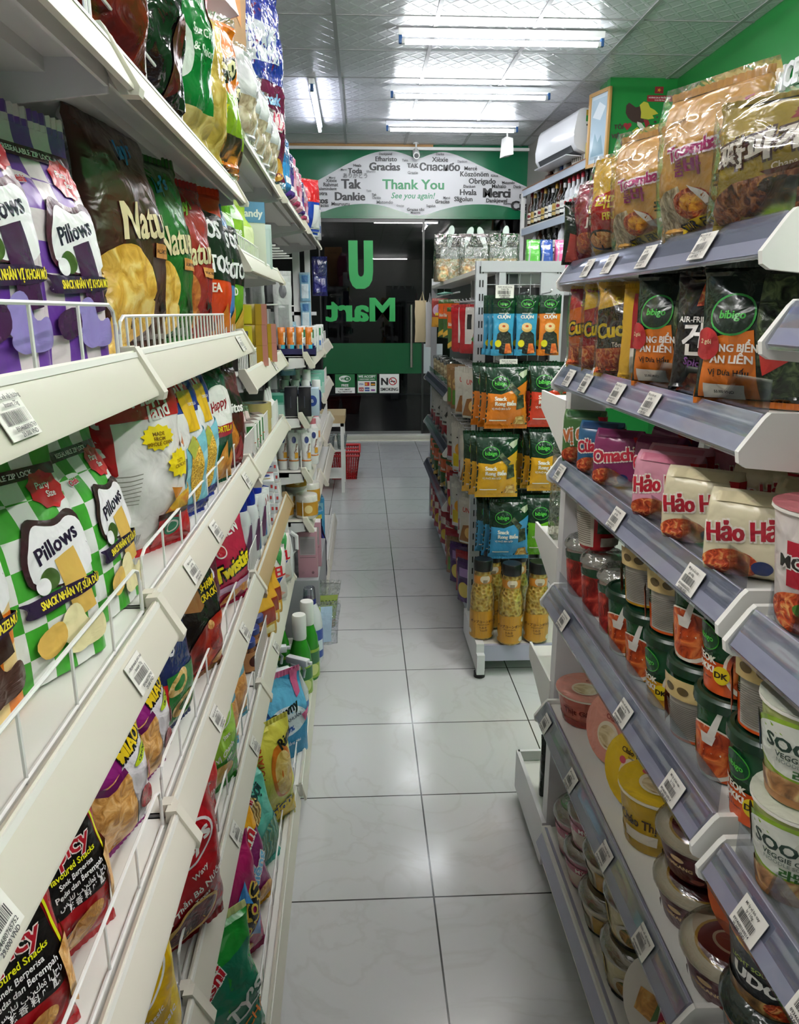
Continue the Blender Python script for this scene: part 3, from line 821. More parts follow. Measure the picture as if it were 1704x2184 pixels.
def shelf_bay(label, loc, rz, L, shelves, depth=.42, H=1.95, style='cream', base=None, low=.10, posts=(1, 1), back=True):
    """shelves: (surface height, setback, fence kind, [tag positions along y], rail material, y0 offset)"""
    r = root('shelving_bay', loc, rz)
    y0, y1 = -L / 2, L / 2
    for k, s in enumerate((y0 + .012, y1 - .012)):
        if posts[k]:
            m = M(); m.box(-depth - .05, s - .012, 0, -depth - .01, s + .012, H, PLATE)
            for z in range(int(H / .05)): m.box(-depth - .0105, s - .006, .05 + z * .05, -depth - .0095, s - .003, .08 + z * .05, BLACK); m.box(-depth - .0105, s + .003, .05 + z * .05, -depth - .0095, s + .006, .08 + z * .05, BLACK)
            m.build('upright', r)
    if back:
        m = M(); m.box(-depth - .035, y0 + .024, .1, -depth - .025, y1 - .024, H - .02, PANEL); m.build('back_panel', r)
    for S, xo, fence, tags, rm in shelves:
        sd = depth + xo
        m = M()
        m.box(-depth, y0 + .003, S - .004, xo - .026, y1 - .003, S, SHELFW)
        m.box(xo - .03, y0 + .003, S - .03, xo - .026, y1 - .003, S, SHELFW)
        for t in (.3, .72): m.box(-depth + sd * t - .03, y0 + .003, S - .018, -depth + sd * t + .03, y1 - .003, S - .004, SHELFW)
        for y in (y0 + .003, y1 - .006):
            m.prism([(-depth, S - .085), (xo - .06, S - .04), (xo - .026, S - .036), (xo - .026, S), (-depth, S)], y, y + .003, PLATE)
        sh = m.build('shelf', r)
        m = M()
        if style == 'cream':
            m.prism([(xo - .026, S + .012), (xo - .022, S + .014), (xo + .002, S - .031), (xo + .002, S - .035), (xo - .004, S - .036), (xo - .007, S - .028)], y0 + .01, y1 - .01, rm)
            m.prism([(xo - .0215, S + .012), (xo - .019, S + .0125), (xo - .017, S + .007), (xo - .02, S + .0075)], y0 + .01, y1 - .01, SHELFW)
            m.build('price_rail', sh)
            for y in (y0 - .002, y1 - .016):
                m = M(); m.prism([(xo - .034, S + .017), (xo - .02, S + .018), (xo + .008, S - .032), (xo + .006, S - .04), (xo - .012, S - .04), (xo - .034, S - .0)], y, y + .018, rm); m.build('end_clip', sh)
        else:
            m.prism([(xo - .026, S + .006), (xo - .021, S + .008), (xo + .002, S - .032), (xo - .001, S - .036), (xo - .006, S - .034), (xo - .01, S - .02)], y0 + .012, y1 - .012, LAV)
            m.prism([(xo - .02, S + .0075), (xo - .018, S + .0085), (xo + .0045, S - .031), (xo + .002, S - .037), (xo + .001, S - .031)], y0 + .012, y1 - .012, ACR)
            m.build('price_rail', sh)
            for y in (y0 + .001, y1 - .009):
                m = M(); m.prism([(xo - .16, S + .008), (xo - .024, S + .01), (xo - .018, S + .004), (xo + .006, S - .03), (xo + .004, S - .042), (xo - .004, S - .047), (xo - .16, S - .062)], y, y + .008, WHITE); m.build('end_plate', sh)
        if fence in ('wire', 'dense', 'mesh'):
            m = M(); hf = {'wire': .062, 'dense': .05, 'mesh': .075}[fence]; x = xo - .036; q = .0022 if fence != 'mesh' else .0013
            ya, yb = y0 + .02, y1 - .025
            m.tube([(x, ya, S), (x, ya, S + hf - .02), (x, ya + .006, S + hf - .006), (x, ya + .02, S + hf), (x, yb - .02, S + hf), (x, yb - .006, S + hf - .006), (x, yb, S + hf - .02), (x, yb, S)], q, WIRE, 6)
            stp = {'wire': .105, 'dense': .03, 'mesh': .014}[fence]; n = int((yb - ya) / stp)
            for i in range(1, n): m.tube([(x, ya + (yb - ya) * i / n, S), (x, ya + (yb - ya) * i / n, S + hf)], q * .8, WIRE, 5)
            m.tube([(x, ya, S + .004), (x, yb, S + .004)], q, WIRE, 5)
            m.build('wire_fence', sh)
        elif fence == 'acrylic':
            m = M(); x = xo - .03; m.box(x - .0015, y0 + .02, S, x, y1 - .02, S + .042, ACR); m.build('clear_fence', sh)
        for t in tags:
            i = int(abs(t) * 100 + S * 10) & 3
            if TAGS[i] is None:
                q = tag_mesh(i).build('price_tag'); TAGS[i] = q.data; bpy.data.objects.remove(q)
            q = bpy.data.objects.new('price_tag', TAGS[i]); COL.objects.link(q); q.parent = sh
            q.location = (xo - .0065, t, S - .0105) if style == 'cream' else (xo - .0045, t, S - .013)
            q.rotation_euler = (R(-28), 0, R(90))
    if base is not None:
        m = M(); m.box(-depth, y0, low - .02, base - .02, y1, low, SHELFW); m.box(base - .03, y0 + .004, .045, base - .02, y1 - .004, low, SHELFW)
        for y in (y0, y1 - .03): m.box(-depth, y, .025, base - .03, y + .03, low - .02, PLATE)
        m.box(base - .034, y0 + .004, low - .03, base - .011, y1 - .004, low + .008, SHELFW)
        bo = m.build('base', r)
        m = M(); rm = CREAM if style == 'cream' else LAV
        if style == 'cream': m.prism([(base - .02, low + .012), (base - .014, low + .014), (base, low - .04), (base - .006, low - .045)], y0 + .005, y1 - .005, rm)
        else: m.prism([(base - .024, low + .008), (base - .018, low + .01), (base + .002, low - .032), (base - .006, low - .036)], y0 + .012, y1 - .012, rm)
        m.build('price_rail', bo)
        if style == 'cream':
            m = M(); x = base - .035
            m.tube([(x, y0 + .02, low), (x, y0 + .02, low + .05), (x, y1 - .02, low + .05), (x, y1 - .02, low)], .002, WIRE)
            for i in range(1, 9): m.tube([(x, y0 + .02 + (L - .04) * i / 9, low), (x, y0 + .02 + (L - .04) * i / 9, low + .05)], .0017, WIRE, 5)
            m.build('wire_fence', bo)
        for y in (y0 + .03, y1 - .03):
            m = M(); m.lathe([(.018, 0), (.02, .006), (.014, .012), (.014, .04)], BLACK, 14, base - .08, y); m.build('levelling_foot', bo)
    return tag(r, label, 'shelving', None)
# left run: four bays along the aisle
LW = CREAM
shelf_bay('cream shelving bay closest to the viewer, full of large snack bags', (-.222, .405, 0), .9, .93,
          [(1.612, 0, 'wire', [], LW), (1.305, 0, 'wire', [.1], LW), (1.012, 0, 'wire', [-.02, .31], LW), (.716, 0, 'wire', [.12, -.08], LW), (.418, 0, 'wire', [.25], LW)], base=.048)
shelf_bay('cream shelving bay of crisps and tortilla chips with a densely wired fence', (-.247, 1.335, 0), 1.0, .93,
          [(1.625, 0, 'wire', [], LW), (1.305, 0, 'dense', [.32], LW), (1.012, 0, 'wire', [-.3, -.1, .3], LW), (.716, 0, 'wire', [-.2, .15], LW), (.412, 0, 'wire', [-.1, .2], LW)], base=.072)
shelf_bay('cream shelving bay holding household boxes and detergent bottles', (-.263, 2.265, 0), .8, .93,
          [(1.765, 0, 'wire', [], LW), (1.488, 0, 'dense', [], LW), (1.212, 0, 'dense', [.1], LW), (.985, 0, 'mesh', [], LW), (.698, 0, 'mesh', [], TAN), (.41, 0, 'mesh', [-.2], LW)], base=.088)
shelf_bay('cream shelving bay with toothpaste, tubes and a peg-hung upper part', (-.252, 3.195, 0), 0, .93,
          [(1.755, 0, '', [], LW), (1.205, .075, 'wire', [], LW), (.99, .05, 'mesh', [], LW), (.785, .055, 'mesh', [], LW), (.595, .055, 'mesh', [], LW)], base=.075, low=.12, depth=.34)
shelf_bay('last cream shelving bay of the run, ending in a white upright', (-.232, 4.125, 0), 0, .93,
          [(1.745, 0, 'wire', [], LW), (1.19, .05, 'wire', [], LW), (.97, .05, 'mesh', [], LW), (.76, .05, 'mesh', [], LW), (.56, .05, '', [], LW)], base=.06, low=.12, depth=.30, H=1.8)
# right run
shelf_bay('white shelving bay with grey price rails stacked with instant noodle cups', (.392, 1.145, 0), 180, .80,
          [(1.447, 0, 'acrylic', [.24, .06, -.1, -.22], LAV), (1.25, 0, 'acrylic', [.12, -.02, -.19, -.3], LAV), (1.057, 0, 'acrylic', [.3, .02, -.33], LAV), (.772, 0, 'acrylic', [.31, -.24, .12], LAV), (.487, 0, '', [.27, .09, -.12, -.33], LAV)], style='lav', base=-.015, low=.15, depth=.42, H=1.46)
shelf_bay('white shelving bay at the near end of the noodle shelves, cut by the picture edge', (.392, .32, 0), 180, .83,
          [(1.362, 0, 'acrylic', [], LAV), (1.047, 0, 'acrylic', [], LAV), (.757, 0, 'acrylic', [-.31, -.2], LAV), (.475, 0, '', [], LAV)], style='lav', base=-.015, low=.15, depth=.42, H=1.46)
# end-cap brackets at the far end of the right run
r = root('end_shelf_rack', (.62, 1.56, 0), 0)
m = M(); m.box(-.185, 0, .02, -.11, .04, 1.25, PLATE); m.build('upright', r)
m = M(); m.box(.11, 0, .02, .185, .04, 1.25, PLATE); m.build('upright', r)
for z in (1.165, .835, .505):
    m = M(); m.box(-.185, .04, z - .006, .185, .25, z, SHELFW)
    for x in (-.188, .182): 
        vs = [(x, .03, z + .012), (x, .25, z + .012), (x, .25, z - .03), (x, .03, z - .11)]
        m.add(vs + [(a + .006, b, c) for a, b, c in vs], [(0, 1, 2, 3), (7, 6, 5, 4), (0, 4, 5, 1), (1, 5, 6, 2), (2, 6, 7, 3), (3, 7, 4, 0)], WHITE)
    m.build('shelf', r)
m = M(); m.box(-.19, .04, .10, .19, .32, .12, SHELFW); m.box(-.195, .0, .03, -.185, .32, .15, PLATE); m.box(.185, .0, .03, .195, .32, .15, PLATE); m.box(-.19, .31, .06, .19, .32, .15, PLATE)
m.lathe([(.018, 0), (.014, .04)], BLACK, 12, -.165, .27); m.build('base', r)
tag(r, 'narrow white end shelves on the far end of the noodle shelving', 'shelving')
# middle gondola: hook panel at its end, hooks and shelves along the aisle
GM = solid('#b3b6bb', .35)
r = root('hook_display', (.58, 2.95, 0), 0)
m = M()
def slotpost(m, x, y, z0, z1, w=.043):
    m.box(x, y, z0, x + w, y + .03, z1, GM)
    z = z0 + .03
    while z < z1 - .04:
        for q in (.3, .56): m.box(x + w * q, y - .0006, z, x + w * (q + .12), y + .001, z + .026, BLACK)
        z += .05
slotpost(m, -.148, 0, .02, 1.545); m.build('upright', r)
m = M(); slotpost(m, .148, 0, .02, 1.545); m.build('upright', r)
m = M(); m.box(-.13, -.004, 1.505, .19, .03, 1.545, GM); m.box(-.06, -.002, 1.44, -.035, .02, 1.505, GM); m.box(.1, -.002, 1.40, .15, .02, 1.505, GM); m.build('top_beam', r)
m = M(); GW = solid('#8c8f92', .35)
for i in range(7): m.tube([(-.105 + .042 * i, .01, .15), (-.105 + .042 * i, .01, 1.5)], .0018, GW, 5)
for i in range(27): m.tube([(-.105, .012, .16 + .05 * i), (.148, .012, .16 + .05 * i)], .0018, GW, 5)
m.build('wire_grid', r)
m = M(); m.box(-.12, .03, .15, .16, .036, 1.45, solid('#17181a', .5)); m.build('back_panel', r)
for z in (1.425, 1.175, .935, .675):
    for x in ((-.065, .02, .105) if z > 1.4 else (-.06, .1)):
        m = M(); m.tube([(x, .01, z), (x, -.15, z + .004), (x, -.156, z + .012)], .0026, solid('#d4d6d8', .2, .8)); m.build('peg_hook', r)
m = M(); m.box(-.15, -.32, .115, .2, 0, .13, solid('#c9c6bd', .45)); m.box(-.13, -.335, .065, .2, -.32, .13, LAV); m.box(-.16, -.335, .03, -.13, 0.03, .135, PLATE); m.box(-.16, -.36, .02, -.13, -.33, .1, PLATE)
m.box(-.15, -.3, .05, .2, -.28, .115, PLATE)
bo = m.build('base', r)
m = M(); m.lathe([(.022, 0), (.022, .02)], BLACK, 14, -.145, -.33); m.build('levelling_foot', bo)
for (x, z, y) in ((-.068, 1.43, -.17), (-.045, 1.17, -.17)):
    m = tag_mesh(3, .066, .045); q = m.build('price_tag', r, (x, y, z))
tag(r, 'grey slotted hook display at the end of the middle shelving, hung with seaweed snacks', 'display rack')
shelf_bay('middle shelving bay of hanging packets on hooks facing the aisle', (.402, 3.315, 0), 180, .69, [], style='lav', base=-.045, low=.11, depth=.1, H=1.53)
shelf_bay('far bay of the middle shelving with teal-tinted price rails', (.396, 4.27, 0), 180, 1.2,
          [(.985, 0, 'acrylic', [], LAV), (.705, 0, 'acrylic', [], LAV), (.425, 0, 'acrylic', [], LAV)], style='lav', base=-.045, low=.11, depth=.16, H=1.545)
m = M(); m.box(.44, 4.9, .02, .475, 4.93, 1.56, GM); m.box(.665, 4.9, .02, .70, 4.93, 1.56, GM); m.box(.475, 4.9, 1.52, .665, 4.93, 1.56, GM); m.box(.475, 4.905, 1.44, .665, 4.925, 1.46, GM)
for i in range(5): m.tube([(.475 + .045 * i, 4.915, 1.3), (.475 + .045 * i, 4.915, 1.52)], .002, GW)
tag(m.build('grid_frame'), 'grey end frame with wire grid behind the hanging packets of the middle shelving', 'display rack')
m = M(); m.box(.56, 2.99, .02, .6, 4.9, 1.5, solid('#55585a', .5)); m.box(.44, 2.99, 1.50, .9, 4.9, 1.518, SHELFW)
tag(m.build('top_shelf_board'), 'long pale board on top of the middle shelving carrying bags of coloured pasta', 'shelf')
# side rack and baskets near the door
r = root('side_rack', (-.29, 5.9, 0), 0)
m = M()
for x in (-.14, .115):
    for y in (-.19, .19): m.box(x, y - .012, 0, x + .025, y + .012, .54, WHITE)
for y in (-.19, .19): m.box(-.14, y - .012, .515, .14, y + .012, .54, WHITE)
for x in (-.14, .115): m.box(x, -.19, .515, x + .025, .19, .54, WHITE)
m.build('frame', r)
m = M(); m.box(-.15, -.2, .54, .15, .2, .6, solid('#b59f78', .5)); m.build('table_top', r)
for z in (.12, .33):
    m = M(); m.box(-.12, -.18, z - .012, .118, .18, z, WHITE); m.build('rack_shelf', r)
tag(r, 'white metal rack with a wooden top standing beside the red basket', 'table')
CUPC = clear('#dfe3e6', .3, .16, .1)
def clearcup():
    m = M(); m.lathe([(.03, 0), (.042, .1), (.044, .102)], CUPC, 14, cap1=False); return Kind(m.build('plastic_cup'))
CK = clearcup()
for i in range(6):
    CK.put((-.36 + .095 * (i % 3), 5.78 + .1 * (i // 3), .331 if i < 6 else .13), 0, f'clear plastic cup on the upper shelf of the white rack, {("near" if i < 3 else "rear")} row {("inner", "middle", "outer")[i%3]} one', 'cup', 'clear cups on the rack')
def basket():
    r = root('shopping_basket'); RB = solid('#b01018', .3); m = M()
    w0, d0, w1, d1, h = .1, .14, .13, .18, .24
    def at(t, k):
        w, d = w0 + (w1 - w0) * t, d0 + (d1 - d0) * t
        return [(-w, -d, h * t), (w, -d, h * t), (w, d, h * t), (-w, d, h * t)][k]
    for k in range(4):
        A0, B0, A1, B1 = [Vector(p) for p in (at(0, k), at(0, (k + 1) % 4), at(1, k), at(1, (k + 1) % 4))]
        n = 12
        for i in range(n + 1):
            t = i / n; m.tube([A0.lerp(B0, t), A1.lerp(B1, t)], .004, RB, 4)
        for j in range(10):
            t = j / 9.5; m.tube([A0.lerp(A1, t), B0.lerp(B1, t)], .0035, RB, 4)
    m.box(-w0, -d0, 0, w0, d0, .006, RB)
    m.build('basket_body', r)
    m = M()
    for z in (.205, .24):
        t = z / h; P4 = [at(t, k) for k in range(4)]
        for k in range(4):
            a, b = Vector(P4[k]), Vector(P4[(k + 1) % 4]); m.tube([a, b], .010, solid('#d03038', .3), 6)
    m.build('rim', r)
    m = M(); m.tube([(-.125, -.1, .235), (-.135, -.1, .26), (-.135, .1, .26), (-.125, .1, .235)], .006, BLACK); m.build('handle', r)
    return Kind(r)
BKT = basket()
BKT.put((-.165, 6.32, 0), 0, 'red plastic shopping basket with pale rims on the floor by the white rack', 'basket')
BKT.put((-.45, 6.75, 0), 0, 'second red shopping basket half hidden behind the white rack', 'basket')
# ---------------------------------------------------------------- snack bags (left shelves)
T = film
Wt, Bk, Rd, Yl, Gn = '#e8e6e2', '#141212', '#b5121f', '#e8c81a', '#2f9a33'
CHIP = food('#b98a2a', '#dcb04e', '#ecd080', 34)
CHIPR = food('#8a4416', '#b8652a', '#d08a46', 40)
SILVER = metalfilm('#b9bbbf')
def pillows(c1, c2, dark, ribbon, stick, splash, flav, w=.152, h=.255):
    ck = checker(c1, c2, .0305, (.0153, .0152, 0))
    D, RB, ST, SP = T(dark), T(ribbon), T(stick), T(splash)
    wh, ye, rd, bl = T('#efedf2'), T('#f0dc3a'), T(Rd), T('#1d1430')
    ops = [('r', .0, .80, 1, .85, D), ('t', 'RESEALABLE ZIP LOCK', .5, .825, .022, wh, {'maxw': .8, 'b': .03}),
           ('s', .80, .745, .17, .085, 9, .86, rd), ('t', 'Party', .79, .765, .028, wh, {'sl': .2}), ('t', 'Size', .82, .725, .026, wh, {'sl': .2}),
           ('t', 'Oishi', .20, .70, .026, rd, {'ol': wh, 'b': .05, 'rot': 5}),
           ('b', [(.30, .36), (.27, .50), (.34, .60), (.44, .66), (.55, .64), (.7, .62), (.85, .66), (.97, .62), (.97, .36)], D),
           ('b', [(.36, .37), (.33, .49), (.39, .575), (.48, .63), (.58, .61), (.7, .595), (.83, .63), (.97, .59), (.97, .36)], wh),
           ('t', 'Pillows', .64, .535, .07, bl, {'rot': 14, 'b': .03, 'maxw': .66}),
           ('p', [(.58, .47), (.78, .50), (.88, .22), (.66, .20)], ST), ('e', .50, .405, .09, .045, T('#5c3a20' if c1 == '#5a2b8c' else '#3d5a22')), ('e', .42, .385, .07, .035, wh),
           ('b', [(.13, .36), (.30, .345), (1, .365), (1, .305), (.30, .275), (.18, .29), (.24, .325)], RB), ('t', flav, .66, .325, .034, ye, {'maxw': .64, 'b': .04, 'rot': 3}),
           ('b', [(.55, .26), (.7, .28), (.76, .16), (.9, .2), (.97, .12), (.9, .07), (.7, .06), (.55, .1), (.45, .16)], SP), ('b', [(.20, .20), (.52, .245), (.55, .13), (.28, .085)], ST), ('e', .62, .1, .12, .04, SP)]
    return pouch('snack_pouch', w, h, .062, 'gusset', ck, ops, seals=(None, ck), seed=3, wr=.0022, nu=16)
PURP = pillows('#5f3590', '#cfc3c9', '#43142b', '#2a1238', '#3a1440', '#8d80c0', 'SNACK NHÂN VỊ KHOAI MÔN')
GRNP = pillows('#3d9a2e', '#e2e4e2', '#2c1418', '#1f1033', '#d9b25a', '#e9dfae', 'SNACK NHÂN VỊ SỮA DỪA')
ORGP = pillows('#d8741c', '#e8c98a', '#2c1418', '#1f1033', '#2a1410', '#3a1c12', 'SNACK NHÂN VỊ HAZELNUT')
GRNP.put((-.325, .705, 1.012), 68, 'green and white checked snack pouch, front one beside the orange checked pouch', 'snack bag', None, rx=-7, sc=(.88, 1, .93))
GRNP.put((-.322, .865, 1.012), 84, 'green and white checked snack pouch tucked in beside the white and red tortilla bag', 'snack bag', None, rx=-6, sc=(.85, 1, .92))
ORGP.put((-.355, .575, 1.012), 78, 'orange checked snack pouch cut by the picture edge', 'snack bag', None, rx=-3)
PURP.put((-.335, .845, 1.305), 76, 'purple and cream checked snack pouch next to the brown crisps bag', 'snack bag', None, rx=-2, sc=(.95, 1, 1))
PURP.put((-.345, .700, 1.305), 78, 'purple and cream checked snack pouch cut by the picture edge', 'snack bag', None, rx=-2, sc=(1, 1, 1.04))

def natural(c, seedv, chip, logo='#2f86c9'):
    B_, cr = T(c), T('#d8c9a0')
    ops = [('e', .24, .29, .27, .15, chip), ('e', .30, .15, .25, .10, chip), ('e', .2, .06, .2, .07, chip),
           ('t', 'Lay’s', .47, .83, .075, T(logo), {'rot': 12, 'sl': .25, 'b': .05}),
           ('t', 'Natural', .57, .555, .145, cr, {'rot': 5, 'b': .03, 'maxw': .76, 'sl': .12}), ('r', .56, .40, .92, .46, T('#c98a45')), ('t', 'BALSAMIC VINEGAR', .74, .43, .018, T('#4a2a14'), {'maxw': .3}),
           ('p', [(.66, .3), (.76, .22), (.7, .2)], T('#2b1c22')), ('p', [(.74, .26), (.84, .18), (.77, .16)], T('#2b1c22'))]
    return pouch('crisps_bag', .235, .325, .095, 'pillow', B_, ops, back=SILVER, seals=(B_, B_), seed=seedv, wr=.006)
NB = natural('#3c1d12', 5, CHIP)
NB.put((-.332, 1.14, 1.303), 84, 'large dark brown crisps bag lettered in cream', 'crisps bag', None, rx=-4)
natural('#1f5c1e', 9, CHIP).put((-.335, 1.335, 1.303), 74, 'green crisps bag between the brown bag and the red bag', 'crisps bag', None, rx=-3, sc=(.8, .9, .95))
natural('#8c1c1c', 11, CHIPR, '#8fae3a').put((-.33, 1.475, 1.303), 72, 'dull red crisps bag with orange chips beside the orange tortilla bag', 'crisps bag', None, rx=-3, sc=(.78, .9, .9))
def tostos(c, name2, c2, seedv):
    ops = [('p', [(.2, .78), (.6, .84), (1, .8), (1, .38), (.52, .40), (.5, .58), (.22, .6)], T(Bk)), ('t', 'TOS', .57, .72, .115, T('#dedde0'), {'b': .06, 'maxw': .68}), ('t', 'TOS', .72, .5, .115, T('#dedde0'), {'b': .06, 'maxw': .5}),
           ('s', .27, .47, .24, .085, 14, .86, T(Yl)), ('t', '바비큐', .27, .49, .035, T(Bk), {'b': .03}), ('t', '불고기맛', .27, .45, .035, T(Bk), {'b': .03}),
           ('t', name2[0], .47, .345, .06, T('#e6ddd0'), {'b': .05}), ('t', name2[1], .38, .265, .06, T('#e6ddd0'), {'b': .05}), ('p', [(.3, .04), (.5, .22), (.72, .04)], food('#2a1512', '#4a2620', '#6a3a30', 80)), ('p', [(.6, .05), (.8, .25), (.95, .06)], T(c2))]
    return pouch('tortilla_bag', .20, .30, .085, 'pillow', T(c), ops, back=SILVER, seals=(T(c), T(c)), seed=seedv, wr=.005)
tostos('#c83a12', ('KOREA', 'BBQ'), '#c9701a', 3).put((-.33, 1.60, 1.303), 60, 'bright orange tortilla bag with a yellow star patch', 'crisps bag', None, rx=-3, sc=(.95, 1, 1))
tostos('#3f78b8', ('TACO', 'SE'), '#c98a2a', 6).put((-.325, 1.70, 1.303), 68, 'blue tortilla bag edge between the orange and the lime green bags', 'crisps bag', None, rx=-3, sc=(.85, 1, .95))
tostos('#5f9a1c', ('RED', 'SA'), '#c9a03a', 8).put((-.315, 1.77, 1.303), 66, 'lime green tortilla bag at the end of the densely wired shelf', 'crisps bag', None, rx=-3, sc=(.8, 1, .96))
pouch('crisps_bag', .19, .24, .08, 'pillow', T('#142a5c'), [('e', .4, .7, .3, .07, T(Yl)), ('e', .4, .7, .26, .05, T('#142a5c')), ('e', .5, .3, .3, .15, CHIP)], back=SILVER, seals=(T('#142a5c'),) * 2, seed=2).put((-.50, 1.02, 1.303), 70, 'dark blue crisps bag in the shade between the purple pouch and the brown bag', 'crisps bag')

COB = food('#8a5a12', '#d8a52a', '#f0cc5a', 260, 'V')
def kettle(seedv):
    ops = [('r', 0, .76, 1, 1, T('#b0141c')), ('p', [(0, .76), (.1, .77), (.08, .5), (0, .45)], T('#b0141c')), ('t', 'Happy', .6, .885, .08, T('#ece9e6'), {'rot': 8, 'sl': .25, 'b': .04}), ('t', 'land', .62, .80, .08, T('#ece9e6'), {'rot': 8, 'sl': .25, 'b': .03}),
           ('s', .52, .66, .2, .07, 13, .82, T('#e8d21a')), ('t', 'MADE', .52, .68, .02, T('#7a5a10'), {'b': .03}), ('t', 'FROM', .52, .655, .02, T('#7a5a10'), {'b': .03}), ('t', 'WHOLE CORN', .52, .63, .02, T('#7a5a10'), {'b': .03, 'maxw': .3}),
           ('s', .78, .50, .2, .085, 11, .8, T('#e8d21a')), ('t', 'TASTY', .78, .51, .02, T('#7a5a10')), ('t', 'CRUNCHY', .78, .485, .02, T('#7a5a10'), {'maxw': .26}),
           ('p', [(.86, .6), (.98, .66), (.98, .56)], CHIPR), ('p', [(.62, .38), (.78, .36), (.66, .31)], T('#c98232')), ('p', [(.55, .24), (.68, .32), (.98, .36), (.98, .22)], food('#b98a12', '#e0b32a', '#d0641a', 40)),
           ('r', .50, .045, 1, .24, T('#b0141c')), ('p', [(.48, .24), (1, .25), (1, .215), (.48, .205)], T('#3a1410')), ('e', .68, .15, .1, .055, T('#2a7a5a')), ('e', .68, .15, .075, .04, T('#d8d8d0')), ('e', .68, .15, .06, .03, T('#2a7a5a')),
           ('r', .12, .10, .24, .18, T('#dedede'))] + [('r', .13 + .016 * i, .1, .137 + .016 * i, .18, T(Bk)) for i in range(7)] + [('r', .04, .34 + .022 * i, .24, .345 + .022 * i, T('#8a8a80')) for i in range(8)]
    return pouch('crisps_bag', .17, .275, .08, 'pillow', T('#e0dfdd'), ops, back=T('#d8d8d6'), seals=(T('#b0141c'), T('#b0141c')), seed=seedv, wr=.006)
KT = kettle(4)
KT.put((-.322, 1.085, 1.010), 62, 'white and red tortilla bag in front, with two yellow splashes', 'crisps bag', None, rx=-2, sc=(1, 1, .97))
KT.put((-.42, 1.02, 1.010), 66, 'second white and red tortilla bag in the shade behind the green checked pouch', 'crisps bag', None, rx=-2)
def corn(seedv):
    ops = [('r', 0, .72, 1, .965, T('#1c2f86')), ('e', .45, .86, .34, .07, T('#c01a24')), ('t', 'POP UP', .5, .86, .06, T('#ece9e6'), {'rot': 14, 'b': .07}), ('r', .1, .44, .5, .72, T('#e4e4e2')), ('r', .5, .6, .78, .86, T('#dcb21c')),
           ('t', 'TORTILLA', .75, .77, .02, T('#e4e4e2')), ('p', [(.4, .5), (1, .62), (1, .1), (.4, .1)], T('#7cc0d0')), ('p', [(.4, .2), (1, .34), (1, .28), (.4, .14)], T('#a4d8e2')), ('p', [(.4, .36), (1, .5), (1, .44), (.4, .3)], T('#a4d8e2')),
           ('e', .62, .34, .13, .23, COB, .12), ('p', [(.42, .5), (.55, .58), (.68, .5), (.52, .42)], T('#a9b04a')), ('r', 0, .04, 1, .12, T('#1a2a78')), ('t', 'Sour cream', .3, .3, .03, T('#b5121f'), {'rot': 80})]
    return pouch('crisps_bag', .165, .265, .075, 'pillow', T('#dfe3e6'), ops, back=SILVER, seals=(T('#1c2f86'), T('#1c2f86')), seed=seedv, wr=.005)
CN = corn(7)
CN.put((-.318, 1.265, 1.010), 68, 'blue and white corn snack bag beside the white and red bag', 'crisps bag', None, rx=-3, sc=(.95, 1, .97))
CN.put((-.318, 1.385, 1.010), 72, 'blue and white corn snack bag beside the dark green bag', 'crisps bag', None, rx=-3, sc=(.95, 1, .97))
pouch('crisps_bag', .165, .265, .08, 'pillow', T('#0f4a33'), [('b', [(.0, .62), (.5, .84), (1, .76), (.95, .5), (.4, .46)], T('#e0e0dc')), ('t', 'Happy', .5, .67, .075, T('#8c1626'), {'rot': 10, 'sl': .3, 'b': .03}), ('p', [(.03, .58), (.4, .5), (.97, .52), (.97, .43), (.4, .41), (.03, .46)], T('#a01830')),
      ('t', 'TORTILLA', .5, .475, .045, T('#e8d21a'), {'b': .03, 'maxw': .85}), ('p', [(.2, .06), (.6, .38), (.8, .08)], food('#a5651a', '#cf8a30', '#e0a850', 40)), ('p', [(.55, .04), (.8, .3), (.97, .05)], food('#a5651a', '#cf8a30', '#e0a850', 40))],
      back=SILVER, seals=(T('#0f4a33'),) * 2, seed=12, wr=.005).put((-.315, 1.53, 1.010), 68, 'dark green tortilla bag with a white cloud beside the maroon bag', 'crisps bag', None, rx=-3, sc=(.95, 1, .96))
pouch('crisps_bag', .165, .24, .08, 'pillow', T('#4a1016'), [('p', [(.05, .62), (.5, .78), (.95, .62), (.8, .55), (.2, .55)], T('#1a1010')), ('t', 'Doritos', .5, .60, .09, T('#e4e4e0'), {'b': .05, 'maxw': .9}), ('p', [(.15, .08), (.5, .5), (.85, .1)], food('#8a4a12', '#b8701c', '#cf8a30', 40)), ('p', [(.4, .05), (.7, .34), (.95, .05)], T('#8a1420'))],
      back=SILVER, seals=(T('#4a1016'),) * 2, seed=14, wr=.006).put((-.318, 1.68, 1.010), 66, 'maroon corn chip bag at the end of the shelf with tape and boxes', 'crisps bag', None, rx=-3)

